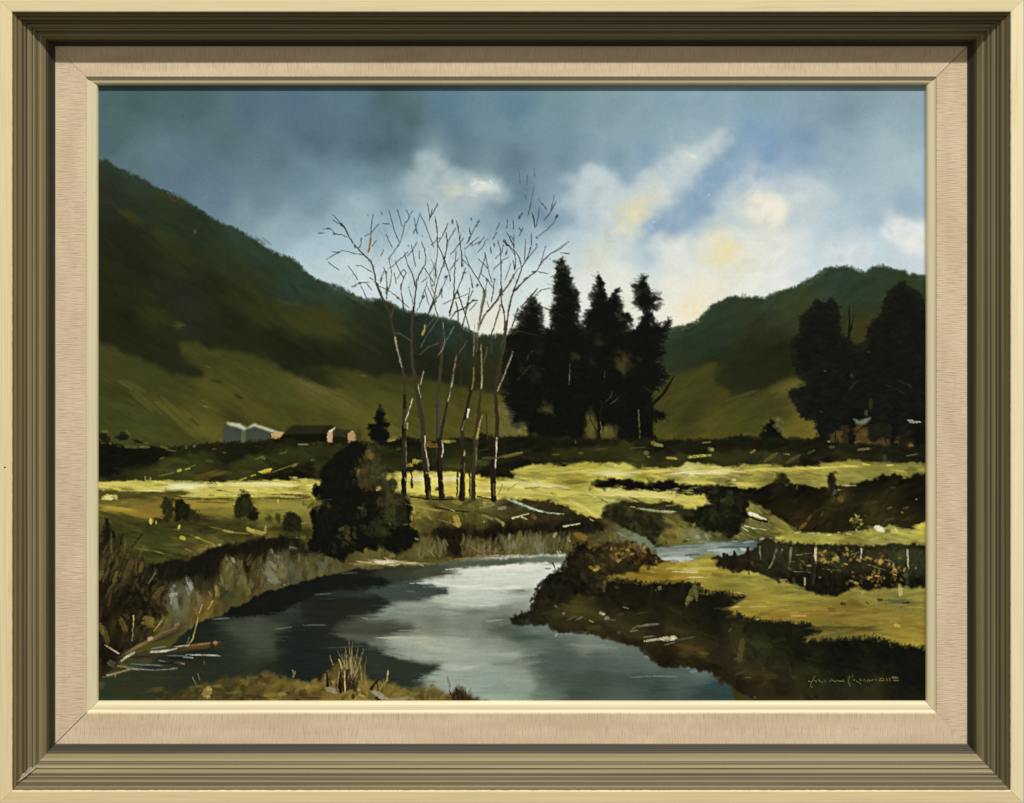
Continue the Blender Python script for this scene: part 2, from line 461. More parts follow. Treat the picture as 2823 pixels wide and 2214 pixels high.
# ---------------------------------------------------------------- hills
HL = P2('s1', [(-20, 618), (95, 630), (130, 660), (220, 705), (330, 745), (400, 790), (470, 835), (560, 865), (660, 920), (740, 965),
               (800, 1005), (870, 1045), (890, 1065), (960, 1105), (1060, 1140), (1150, 1185), (1230, 1240), (1300, 1290), (1400, 1335),
               (1500, 1375), (1550, 1400), (1600, 1460), (1660, 1510), (1720, 1550), (1830, 1590), (1900, 1615)],
        'm2', [(280, 20), (400, 80), (520, 140), (620, 175), (700, 165), (800, 185), (900, 230), (960, 270), (1050, 290), (1150, 315),
               (1250, 325), (1400, 355), (1520, 395), (1590, 450), (1660, 490), (1720, 525), (1850, 535), (1950, 520), (2050, 520),
               (2400, 560), (2400, 1620)], 'm1', [(-40, 1640)])
HLC = np.concatenate([
    K('s1', (60, 680, 44, 60, 52), (300, 780, 44, 62, 54), (200, 900, 38, 50, 42), (60, 850, 44, 47, 33), (620, 950, 46, 54, 38),
      (700, 1100, 40, 52, 38), (150, 1200, 34, 40, 24), (900, 1200, 40, 54, 42), (1100, 1180, 46, 66, 62), (1300, 1350, 44, 64, 58),
      (1500, 1440, 44, 66, 56), (1000, 1350, 44, 56, 36), (700, 1400, 44, 50, 26), (300, 1450, 34, 38, 22), (1300, 1500, 46, 56, 38),
      (1600, 1560, 46, 68, 60), (1850, 1640, 50, 74, 66), (1200, 1600, 46, 52, 26), (900, 1600, 36, 38, 22), (700, 1600, 38, 40, 32)),
    K('m1', (300, 100, 40, 42, 20), (800, 150, 40, 40, 34), (1000, 300, 44, 44, 38), (600, 300, 48, 50, 24), (300, 400, 32, 34, 18),
      (100, 500, 36, 38, 20), (1300, 100, 44, 50, 24), (1400, 350, 32, 36, 20), (1700, 300, 52, 56, 28), (1950, 100, 40, 56, 54),
      (2100, 400, 62, 64, 30), (1800, 500, 32, 36, 18), (2000, 700, 30, 34, 18), (1200, 500, 36, 38, 20), (600, 700, 36, 40, 20),
      (300, 650, 38, 40, 20), (1050, 920, 38, 42, 24), (1200, 1000, 52, 54, 26)),
    K('m2', (300, 80, 46, 66, 60), (100, 150, 44, 60, 52), (500, 250, 40, 54, 42), (200, 350, 60, 62, 28), (300, 450, 62, 64, 28),
      (600, 400, 38, 46, 34), (850, 300, 36, 48, 38), (1000, 400, 34, 42, 34), (1300, 420, 38, 54, 52), (1450, 550, 40, 58, 56),
      (1200, 500, 34, 44, 40), (700, 650, 34, 38, 24), (400, 750, 32, 36, 18), (900, 750, 34, 38, 22), (1300, 800, 30, 34, 22),
      (1700, 750, 40, 46, 28), (1950, 650, 42, 56, 40), (1850, 850, 48, 46, 22), (100, 700, 30, 34, 18), (1500, 1000, 32, 36, 20),
      (1900, 1050, 44, 46, 22))])
hr = poly(HL, HLC, 1, 2.2, 1.5, h=.04)
restroke(hr, 2200, 44, 9, .56, .18, .025, .32, .04, clip=True)
k_ = .28
for t, a in (('s1', [(560, 890, 220, 40, 32, 62, 66, 40), (640, 930, 160, 30, 30, 66, 68, 38), (300, 1060, 260, 60, 36, 58, 62, 34),
                     (230, 1030, 120, 30, 30, 62, 64, 36), (560, 1240, 320, 90, 38, 54, 60, 32), (700, 1370, 300, 70, 34, 48, 54, 28),
                     (1300, 1240, 140, 16, 40, 56, 72, 62), (775, 1172, 10, 50, 28, 96, 110, 100)]),
             ('m1', [(850, 420, 120, 60, 12, 76, 78, 42), (640, 330, 330, 110, 35, 52, 55, 27), (1750, 300, 700, 120, 30, 52, 56, 27),
                     (2050, 380, 500, 140, 30, 62, 64, 30), (1950, 200, 200, 60, 12, 62, 66, 38), (900, 250, 420, 100, 50, 44, 44, 40)]),
             ('m2', [(230, 380, 480, 130, 32, 60, 62, 28), (330, 470, 260, 80, 28, 62, 64, 28), (700, 660, 260, 60, 35, 44, 48, 28)])):
    k = TILE[t][2] / TS
    for (x, y, L, W, an, cr, cg, cb) in a:
        q = P(t, [(x, y)])[0]
        for j in range(9):
            dab(q[0] + k * L * .2 * float(rng.normal()), q[1] + k * W * .25 * float(rng.normal()), k * L * .7, k * W * .5, math.radians(an) + float(rng.normal(0, .08)),
                np.array((cr, cg, cb)) / 255., .33, .05, .5)
def fuzz(pts, n, L, W, col, out=1.2):
    seg = np.concatenate([np.linspace(pts[i], pts[i + 1], 30) for i in range(len(pts) - 1)])
    for i in rng.integers(0, len(seg), n):
        q = seg[i] + rng.normal(0, out, 2)
        dab(q[0], q[1], L * float(rng.uniform(.5, 1.2)), W * float(rng.uniform(.5, 1.2)), float(rng.normal(-1.2, .6)), np.array(col) / 255. * float(rng.uniform(.85, 1.15)), .5, .04, .5)


fuzz(HL[:44], 900, 5, 2.5, (44, 58, 50))
# sunlit lower slope of the left hill
LLC = np.concatenate([
    K('m1', (100, 700, 64, 66, 32), (400, 800, 64, 68, 34), (950, 650, 66, 68, 32), (1200, 800, 68, 72, 34), (1600, 850, 66, 72, 34),
      (700, 950, 62, 66, 32), (200, 1000, 62, 66, 32), (200, 1300, 62, 68, 33), (500, 1450, 66, 72, 34), (1200, 1100, 80, 78, 38),
      (1600, 1250, 82, 78, 36), (1400, 1350, 66, 64, 28), (1900, 1150, 72, 76, 36), (2000, 1350, 70, 70, 30), (900, 1570, 70, 70, 32),
      (1250, 1500, 94, 90, 45)),
    K('m2', (300, 900, 62, 64, 28), (600, 1000, 66, 68, 30), (850, 950, 60, 62, 28), (1200, 1050, 66, 66, 28), (1600, 1100, 64, 64, 28),
      (100, 1050, 92, 88, 48), (400, 1200, 90, 86, 42), (600, 1350, 88, 86, 40), (300, 1350, 74, 74, 36), (900, 1300, 82, 80, 38),
      (1100, 1400, 74, 74, 34), (1500, 1300, 80, 76, 34), (1800, 1300, 84, 80, 36), (2050, 1350, 92, 88, 42), (1500, 1500, 80, 78, 36),
      (900, 1500, 88, 84, 40)), K('m3', (60, 1450, 100, 94, 46), (150, 1480, 100, 94, 48))])
LL = P2('m1', [(-40, 560), (60, 600), (300, 700), (560, 790), (750, 900), (1000, 962), (1090, 965), (1100, 900), (960, 800), (860, 700), (850, 600),
               (1000, 590), (1280, 680), (1600, 730), (1800, 800), (1860, 860), (2060, 930)],
        'm2', [(80, 860), (170, 840), (350, 870), (520, 880), (600, 930), (700, 960), (850, 900), (960, 930), (1100, 940), (1250, 980), (1400, 1010),
               (1560, 1050), (1680, 1070), (1830, 1110), (1950, 1110), (2300, 1240), (2300, 1620)], 'm1', [(-40, 1640)])
lr = poly(LL, LLC, 3, 3, 2, h=.05)
poly(P('m2', [(-110, 850), (170, 830), (290, 930), (260, 1010), (345, 1092), (200, 1060), (0, 960)]), (40, 44, 22), 3, 3, 2)
restroke(lr, 1300, 46, 8, .5, .16, .025, .3, .05, clip=True)
for t, a in (('m1', [(330, 1010, 200, 40, 35, 92, 92, 56), (430, 1070, 240, 60, 36, 84, 84, 48), (560, 1200, 420, 90, 38, 88, 84, 44), (760, 1290, 420, 100, 40, 92, 90, 46),
                     (960, 1430, 420, 120, 42, 98, 94, 46), (1150, 1480, 300, 150, 20, 98, 94, 46), (1180, 1080, 420, 90, 35, 80, 78, 38),
                     (1500, 1220, 500, 110, 34, 82, 78, 36), (1140, 840, 70, 12, 25, 96, 96, 60), (1440, 1140, 120, 26, 30, 46, 48, 24),
                     (1230, 985, 140, 24, 15, 48, 50, 25), (1000, 1390, 160, 24, 42, 56, 58, 26), (1350, 1330, 360, 60, 25, 64, 62, 27),
                     (120, 975, 120, 30, 35, 74, 76, 40), (1110, 1237, 60, 10, 15, 130, 128, 84), (1100, 1185, 90, 12, 35, 96, 92, 52)]),
             ('m2', [(120, 1060, 420, 36, 26, 108, 102, 58), (250, 1130, 460, 70, 28, 96, 92, 48), (420, 1240, 400, 60, 32, 98, 94, 48),
                     (590, 1330, 360, 60, 38, 92, 88, 42), (590, 930, 90, 20, 20, 92, 90, 46), (2080, 1380, 260, 120, 30, 96, 92, 44),
                     (880, 1480, 260, 130, 40, 92, 88, 44)])):
    k = TILE[t][2] / TS
    for (x, y, L, W, an, cr, cg, cb) in a:
        q = P(t, [(x, y)])[0]
        for j in range(8):
            dab(q[0] + k * L * .16 * float(rng.normal()), q[1] + k * W * .25 * float(rng.normal()), k * L * .75, k * W * .45, math.radians(an) + float(rng.normal(0, .06)),
                np.array((cr, cg, cb)) / 255., .36, .06, .5)
# right hill
HR = P2('m3', [(1400, 540), (1590, 490), (1650, 455), (1780, 430), (1850, 410), (1950, 330), (2060, 230)],
        'm4', [(0, 250), (80, 200), (200, 150), (400, 140), (560, 145), (620, 110), (760, 70), (900, 20)],
        's3', [(1220, 1555), (1300, 1520), (1360, 1475), (1420, 1450), (1530, 1440), (1620, 1460), (1690, 1490), (1750, 1450), (1830, 1430),
               (1900, 1465), (2000, 1480), (2100, 1495), (2250, 1520)], 'm4', [(2250, 1640)], 'm3', [(1400, 1620)])
HRC = np.concatenate([
    K('m3', (1900, 500, 42, 58, 46), (1700, 600, 42, 54, 44), (2050, 350, 44, 62, 54), (1650, 520, 46, 66, 58), (1600, 800, 46, 54, 34),
      (2100, 950, 48, 52, 24)),
    K('m4', (300, 250, 48, 62, 46), (600, 170, 44, 60, 52), (700, 220, 54, 64, 44), (1000, 100, 60, 68, 42), (1200, 100, 48, 66, 60),
      (1450, 150, 44, 64, 58), (900, 250, 56, 64, 40), (100, 400, 44, 60, 48), (100, 550, 40, 54, 40), (500, 450, 44, 50, 28),
      (400, 650, 36, 40, 20), (700, 700, 34, 36, 18), (200, 900, 36, 40, 20), (600, 950, 38, 40, 20), (80, 1050, 44, 48, 24),
      (1350, 250, 50, 56, 36), (1500, 400, 58, 58, 28), (1480, 560, 60, 58, 26)),
    K('s3', (1300, 1560, 40, 58, 52), (1500, 1500, 46, 64, 60), (1800, 1500, 50, 64, 50), (1700, 1600, 44, 60, 48), (2000, 1550, 50, 62, 46),
      (1200, 1610, 54, 66, 48))])
rr = poly(HR, HRC, 1, 2.2, 1.5, h=.04)
restroke(rr, 1100, 40, 9, -.5, .25, .025, .32, .04, clip=True)
fuzz(HR[:26], 500, 5, 2.5, (48, 62, 54))
RLC = np.concatenate([
    K('m3', (1800, 900, 62, 64, 28), (2050, 830, 66, 68, 30), (1700, 1000, 70, 70, 30), (1900, 1100, 70, 70, 30), (1700, 1250, 74, 74, 32),
      (1900, 1250, 52, 54, 24), (2100, 1200, 62, 62, 26), (1600, 1350, 56, 58, 26), (1800, 1400, 54, 54, 24), (1600, 1480, 84, 80, 36),
      (2000, 1400, 88, 80, 34), (1900, 1520, 84, 78, 32)),
    K('m4', (300, 1200, 72, 72, 34), (600, 1150, 66, 66, 32), (100, 1300, 84, 80, 34), (400, 1400, 68, 70, 34), (700, 1300, 66, 66, 32),
      (800, 1480, 108, 96, 42), (1000, 1440, 108, 96, 45), (950, 1530, 100, 90, 38), (300, 1520, 72, 74, 30), (800, 1030, 96, 90, 45), (900, 1000, 88, 84, 42))])
r2 = poly(P2('m3', [(1420, 960), (1590, 935), (1700, 912), (1900, 850), (2030, 780), (2120, 800), (2050, 900), (2060, 1010), (2178, 1050), (2240, 1180)],
            'm4', [(120, 1190), (250, 1140), (420, 1110), (560, 1060), (700, 1000), (790, 955), (880, 960), (1000, 1020), (1200, 1100), (1200, 1640)],
            'm3', [(1420, 1640)]), RLC, 3, 3, 2, h=.05)
restroke(r2, 700, 40, 8, -.45, .2, .025, .3, .05, clip=True)
marks('m4', [(800, 1030, 260, 40, -22, 104, 98, 50), (700, 1060, 220, 36, -22, 88, 84, 42), (900, 1000, 160, 44, -10, 92, 88, 44), (300, 1130, 360, 30, -18, 78, 76, 38)])

HT = tone((.86, .87, .79), (.96, .94, .80), .12, .26)
grade(pmask(HL, 1, 2.2, 1.5), HT)
grade(pmask(HR, 1, 2.2, 1.5), HT)
# ---------------------------------------------------------------- far trees, houses
poly(P('m1', [(1290, 1420), (1330, 1408), (1505, 1470), (1475, 1600), (1285, 1595)]), (64, 71, 58), 1, .3)
poly(P('m1', [(1510, 1480), (1590, 1432), (1752, 1492), (1762, 1600), (1505, 1605)]), (64, 71, 58), 1, .3)
poly(P('m1', [(1470, 1475), (1515, 1465), (1512, 1605), (1475, 1600)]), (90, 92, 66), 0, 1)
poly(P('m1', [(1320, 1390), (1360, 1398), (1450, 1405), (1530, 1450), (1500, 1475), (1420, 1445), (1330, 1420)]), (176, 180, 156), 1, .4, h=.15)
poly(P('m1', [(1500, 1472), (1595, 1405), (1720, 1445), (1850, 1490), (1925, 1505), (1900, 1512), (1780, 1498), (1600, 1435)]), (176, 180, 154), 1, .4, h=.15)
poly(P('m1', [(1762, 1508), (1895, 1492), (1892, 1560), (1830, 1568), (1768, 1560)]), (172, 146, 92), 0, 1)
poly(P('m2', [(-200, 1490), (-120, 1425), (292, 1425), (228, 1505), (-200, 1512)]), (38, 36, 19), 1, 1)
poly(P('m2', [(-215, 1510), (228, 1505), (228, 1600), (-320, 1610)]), (17, 17, 9), 1, 1)
poly(P('m2', [(228, 1512), (268, 1465), (282, 1590), (222, 1600)]), (172, 146, 108), 0, .6, h=.12)
lines('m2', [[(250, 1485), (300, 1452)]], 16, 10, (206, 196, 170))
poly(P('m2', [(300, 1462), (452, 1466), (432, 1535), (280, 1535)]), (46, 46, 23), 1, 1)
poly(P('m2', [(282, 1535), (432, 1535), (432, 1610), (282, 1610)]), (26, 26, 13), 1, 1)
poly(P('m2', [(436, 1510), (478, 1475), (522, 1530), (524, 1600), (430, 1600)]), (158, 132, 90), 0, .6, h=.1)
poly(P('m2', [(520, 1600), (510, 1480), (540, 1440), (575, 1540), (580, 1640)]), (72, 58, 30), 1, 2)
marks('m1', [(1490, 1600, 60, 14, 0, 186, 186, 160), (1765, 1592, 40, 18, -30, 190, 190, 160), (1830, 1520, 90, 60, 0, 180, 152, 96)])
DK = [(11, 13, 9), (13, 15, 10), (9, 11, 8), (16, 18, 12)]


def tree(t, pts, n, L=12, W=4, ang=0., cols=DK, rough=3.5, lump=2.5, base=(12, 14, 9), feather=1, fray=1.):
    """a mass of dark foliage with a frayed outline"""
    g = P(t, pts)
    r = poly(g, base, feather, rough, lump, h=.06)
    if r is None:
        return
    restroke(r, n, L, W, ang, .5, .02, .8, .08, cols)
    k = int(n * fray)
    c = g.mean(0)
    seg = np.concatenate([np.linspace(g[i], g[(i + 1) % len(g)], 24) for i in range(len(g))])
    for i in rng.integers(0, len(seg), k):
        d = seg[i] - c
        a = math.atan2(d[1] * .5, d[0]) + float(rng.normal(0, .5))
        q = seg[i] + rng.normal(0, 1.2, 2)
        dab(q[0], q[1], L * float(rng.uniform(.4, .9)), W * float(rng.uniform(.3, .7)), a,
            np.array(cols[int(rng.integers(len(cols)))]) / 255., .6, .06, .6)
    return r


tree('m3', [(544, -232), (570, -150), (590, -130), (625, 0), (690, 130), (700, 280), (680, 370), (740, 450), (760, 620), (440, 620), (450, 450), (440, 290), (490, 160), (470, 50), (500, -100), (525, -140)], 260)
tree('m3', [(250, 160), (290, 230), (330, 280), (325, 400), (350, 490), (440, 500), (440, 640), (20, 640), (20, 540), (60, 480), (150, 400), (100, 350), (175, 280), (220, 210)], 170)
tree('m3', [(908, -63), (935, 10), (975, 130), (970, 220), (1010, 200), (1060, 120), (1100, 60), (1080, 150), (1130, 230), (1110, 330), (1200, 310), (1230, 400), (1190, 510), (1200, 620), (760, 620), (770, 480), (780, 320), (860, 220), (840, 120), (875, 60)], 220)
tree('m3', [(1350, -83), (1375, 0), (1405, 70), (1445, 150), (1520, 150), (1450, 190), (1500, 225), (1490, 265), (1430, 250), (1395, 285), (1350, 275), (1270, 200), (1300, 80), (1262, 30), (1335, 10)], 110, 9, 3, -.3)
tree('m3', [(1365, 290), (1440, 320), (1460, 430), (1500, 430), (1620, 380), (1590, 500), (1540, 650), (1520, 800), (1590, 930), (1540, 1030), (1400, 1090), (1380, 1190), (1460, 1290), (1560, 1335), (1430, 1380), (1420, 1480), (1470, 1580), (1120, 1580), (1150, 520), (1280, 500), (1340, 420)], 420)
tree('m3', [(20, 540), (200, 500), (440, 480), (760, 480), (1200, 490), (1340, 500), (1400, 1000), (1420, 1300), (1400, 1600), (1100, 1600), (1090, 1470), (1000, 1400), (900, 1330), (830, 1300), (780, 1400), (760, 1590), (220, 1590), (230, 1440), (200, 1400), (60, 1435), (20, 1250), (-20, 1100), (-30, 760)], 1300, 13, 4)
k = _G / TS
for (x, y, L, W, a, cr, cg, cb, n) in [(1170, 790, 150, 190, 60, 70, 64, 30, 40), (1140, 830, 110, 90, 40, 76, 68, 30, 20), (380, 1265, 110, 90, 40, 76, 70, 38, 22), (680, 730, 70, 80, 40, 62, 58, 28, 12),
                                       (900, 580, 60, 150, 20, 52, 50, 28, 12), (290, 930, 90, 160, 70, 46, 44, 22, 14), (310, 670, 120, 90, 0, 38, 36, 22, 10), (840, 800, 60, 90, 60, 38, 36, 20, 8),
                                       (840, 1450, 90, 230, 90, 86, 78, 36, 40), (1010, 1510, 140, 130, 90, 86, 76, 36, 36), (150, 880, 60, 70, 30, 40, 38, 20, 8)]:
    q = P('m3', [(x, y)])[0]
    for j in range(n):
        dab(q[0] + k * L * .3 * float(rng.normal()), q[1] + k * W * .3 * float(rng.normal()), k * 70, k * 44, math.radians(a) + float(rng.normal(0, .5)), np.array((cr, cg, cb)) / 255. * float(rng.uniform(.8, 1.12)), .22, .06, .5)
for pts, c in [([(800, 1290), (880, 1340), (905, 1560), (770, 1572), (790, 1420)], (92, 84, 38)), ([(950, 1455), (1065, 1440), (1090, 1572), (930, 1572)], (90, 80, 37)), ([(-90, 1230), (10, 1270), (40, 1350), (60, 1445), (190, 1415), (212, 1560), (-90, 1560)], (98, 92, 44)), ([(225, 1500), (330, 1530), (300, 1565), (225, 1565)], (70, 66, 34))]:
    r = poly(P('m3', pts), c, 3, 4, 3, alpha=.9)
    restroke(r, 26, 9, 5, 1.2, .6, .04, .6, .06)
lines('m3', [[(1660, 930), (1600, 1060), (1500, 1170), (1400, 1260)], [(1610, 1000), (1560, 1100), (1440, 1220)]], 12, 34, (16, 17, 10), brk=.2)
lines('m3', [[(1550, 860), (1500, 950)], [(1590, 920), (1530, 1010)], [(1470, 1130), (1390, 1240)]], 8, 26, (18, 20, 12))
lines('m3', [[(905, 1580), (915, 1440), (930, 1290), (940, 1190)]], 30, 14, (22, 20, 12))
lines('m3', [[(905, 1520), (830, 1370), (810, 1290)]], 16, 8, (40, 38, 22))
lines('m3', [[(930, 1390), (938, 1500)], [(1310, 1270), (1318, 1560)], [(620, 815), (622, 900), (612, 1015)]], 8, 8, (112, 106, 70), brk=.3)
lines('m3', [[(1310, 1290), (1320, 1500)]], 12, 16, (66, 66, 52), brk=.3)
lines('m3', [[(240, 680), (170, 790)], [(225, 825), (100, 970)], [(50, 690), (-10, 830)], [(975, 880), (962, 945)], [(1050, 1080), (1030, 1140), (970, 1200)], [(1120, 1140), (1030, 1210)]], 5, 6, (104, 100, 72), brk=.35)
lines('m3', [[(140, 255), (190, 235), (280, 230), (380, 245), (455, 280), (590, 355)], [(60, 470), (390, 545)]], 7, 4, (72, 68, 48), alpha=.7)
tree('m3', [(220, 1380), (250, 1380), (240, 1580), (215, 1580)], 6, 8, 3)
def feather(t, pts, n, L, cols, al=.35):
    g = P(t, pts)
    seg = np.concatenate([np.linspace(g[i], g[i + 1], 16) for i in range(len(g) - 1)])
    for i in rng.integers(0, len(seg), n):
        q = seg[i] + rng.normal(0, 2.2, 2)
        dab(q[0], q[1], L * float(rng.uniform(.5, 1.3)), float(rng.uniform(1.4, 2.6)), float(rng.choice([-.5, .5, -.2, .2])) + float(rng.normal(0, .25)), np.array(cols[int(rng.integers(len(cols)))]) / 255., al, .06, .7)


GF = [(40, 44, 34), (60, 64, 54), (26, 29, 20), (84, 88, 78), (18, 20, 13)]
for pts in ([(544, -240), (500, -100), (470, 50), (490, 160), (440, 290), (450, 450)], [(550, -240), (590, -130), (625, 0), (690, 130), (700, 280), (680, 370), (740, 450)], [(250, 150), (175, 280), (100, 350), (150, 400), (60, 480), (20, 540)], [(255, 150), (330, 280), (330, 400), (350, 490)], [(908, -70), (875, 60), (840, 120), (860, 220), (780, 320), (770, 480)],
            [(1100, 60), (1130, 230), (1110, 330), (1230, 400), (1190, 510)], [(1350, -90), (1262, 30), (1300, 80), (1270, 200), (1350, 275)], [(1405, 70), (1520, 150), (1500, 225), (1430, 250)], [(1440, 320), (1460, 430), (1620, 380), (1590, 500), (1540, 650), (1520, 800), (1590, 930), (1540, 1030), (1400, 1090)], [(-20, 760), (-20, 1100), (20, 1250), (60, 1435), (200, 1400)]):
    feather('m3', pts, 90, 9, GF)
# right-hand trees
tree('m4', [(1070, 190), (1130, 240), (1200, 190), (1255, 240), (1265, 400), (1265, 520), (1330, 560), (1395, 620), (1440, 660), (1510, 640), (1560, 620), (1580, 560), (1600, 460), (1640, 400), (1740, 290), (1760, 180), (1800, 90), (1890, 60), (1910, 5),
            (1940, 60), (2060, 110), (2110, 220), (2180, 260), (2180, 1650), (2060, 1640), (2020, 1590), (1950, 1560), (1880, 1640), (1800, 1640), (1790, 1520), (1700, 1560), (1600, 1560), (1540, 1420), (1440, 1440), (1420, 1640), (1350, 1640), (1300, 1520), (1180, 1540), (1130, 1560),
            (1090, 1480), (1080, 1380), (920, 1330), (870, 1200), (800, 1100), (1000, 1040), (980, 990), (880, 900), (840, 750), (825, 600), (930, 490), (915, 350), (1020, 280)], 1700, 13, 5, cols=[(15, 17, 13), (18, 19, 15), (13, 15, 12), (22, 22, 18), (17, 20, 15)])
lines('m4', [[(1382, 220), (1385, 400), (1380, 560)], [(1432, 330), (1415, 410), (1388, 480)]], 6, 30, (18, 19, 11))
q1 = poly(P('m4', [(1180, 1530), (1300, 1480), (1420, 1420), (1560, 1410), (1600, 1560), (1760, 1520), (1900, 1560), (2020, 1600), (2030, 1650), (1700, 1660), (1420, 1640), (1250, 1620)]), (92, 63, 32), 3, 4, 2, alpha=.85)
restroke(q1, 160, 14, 5, 0, .4, .04, .7)
poly(P('m4', [(1420, 1370), (1530, 1370), (1585, 1340), (1575, 1395), (1500, 1420), (1420, 1415)]), (98, 108, 92), 1, 2, h=.1)
poly(P('m4', [(1960, 1365), (2000, 1370), (2100, 1385), (2095, 1400), (1985, 1400)]), (110, 118, 104), 0, 1.5, h=.12)
tree('m4', [(1360, 1380), (1420, 1320), (1430, 1640), (1370, 1640)], 16, 10, 4)
tree('m4', [(1310, 1440), (1360, 1440), (1365, 1640), (1310, 1640)], 12, 10, 4, cols=[(52, 36, 20), (40, 30, 18)], base=(46, 34, 20))
tree('m4', [(1815, 1420), (1870, 1420), (1860, 1650), (1810, 1650)], 16, 10, 4)
tree('m4', [(1910, 1440), (1960, 1440), (1960, 1650), (1915, 1650)], 12, 10, 4, cols=[(30, 26, 16), (24, 22, 14)], base=(28, 25, 16))
tree('m4', [(2040, 1450), (2180, 1450), (2180, 1660), (2050, 1660)], 30, 10, 4)
tree('m4', [(1600, 1430), (1790, 1430), (1780, 1540), (1700, 1570), (1600, 1580)], 50, 10, 5, .9, cols=[(24, 26, 16), (30, 30, 18)], base=(26, 27, 17))
lines('m4', [[(1555, 1420), (1450, 1495)], [(1240, 1500), (1250, 1620)], [(1750, 1530), (1750, 1600)], [(1270, 1560), (1265, 1630)]], 10, 14, (26, 22, 13))
marks('m4', [(1410, 930, 50, 30, 80, 60, 66, 40), (1140, 880, 30, 14, 20, 84, 88, 78), (1420, 1030, 140, 16, -50, 52, 52, 36), (1930, 1000, 120, 18, 25, 40, 38, 28), (1990, 1030, 60, 30, 60, 42, 42, 28),
             (1770, 1030, 70, 8, 15, 52, 50, 42), (1900, 1090, 120, 10, 30, 40, 40, 34), (1100, 1290, 40, 8, 20, 74, 74, 62), (1580, 690, 26, 8, 0, 66, 72, 62), (1600, 1210, 40, 120, 0, 48, 50, 30), (1550, 1300, 40, 60, 0, 66, 74, 56), (2000, 1640, 50, 40, 0, 170, 140, 84)])
rt = tree('m4', [(520, 1570), (540, 1430), (600, 1370), (650, 1400), (660, 1500), (720, 1570)], 60, 9, 4)
restroke(P and pmask(P('m4', [(620, 1400), (660, 1350), (720, 1390), (730, 1440), (690, 1500), (640, 1470)]), 1, 3, 2), 26, 8, 5, .8, .6, .03, .8, .1, [(84, 80, 46), (72, 68, 36), (96, 90, 54)])
tree('m2', [(750, 1208), (772, 1290), (800, 1300), (790, 1370), (838, 1410), (815, 1480), (830, 1560), (820, 1700), (670, 1700), (685, 1560), (640, 1450), (700, 1420), (715, 1340), (735, 1290)], 90, 9, 3)

feather('m4', [(1070, 190), (1020, 280), (915, 350), (930, 490), (825, 600), (840, 750), (880, 900), (980, 990), (800, 1100), (870, 1200), (920, 1330), (1080, 1380)], 240, 10, [(24, 27, 17), (34, 37, 22), (18, 20, 12)], .5)
feather('m4', [(1200, 190), (1260, 400), (1330, 560), (1440, 660), (1560, 620), (1600, 460), (1740, 290), (1800, 90), (1910, 5), (2060, 110), (2110, 220)], 240, 10, [(24, 27, 17), (34, 37, 22), (18, 20, 12)], .5)
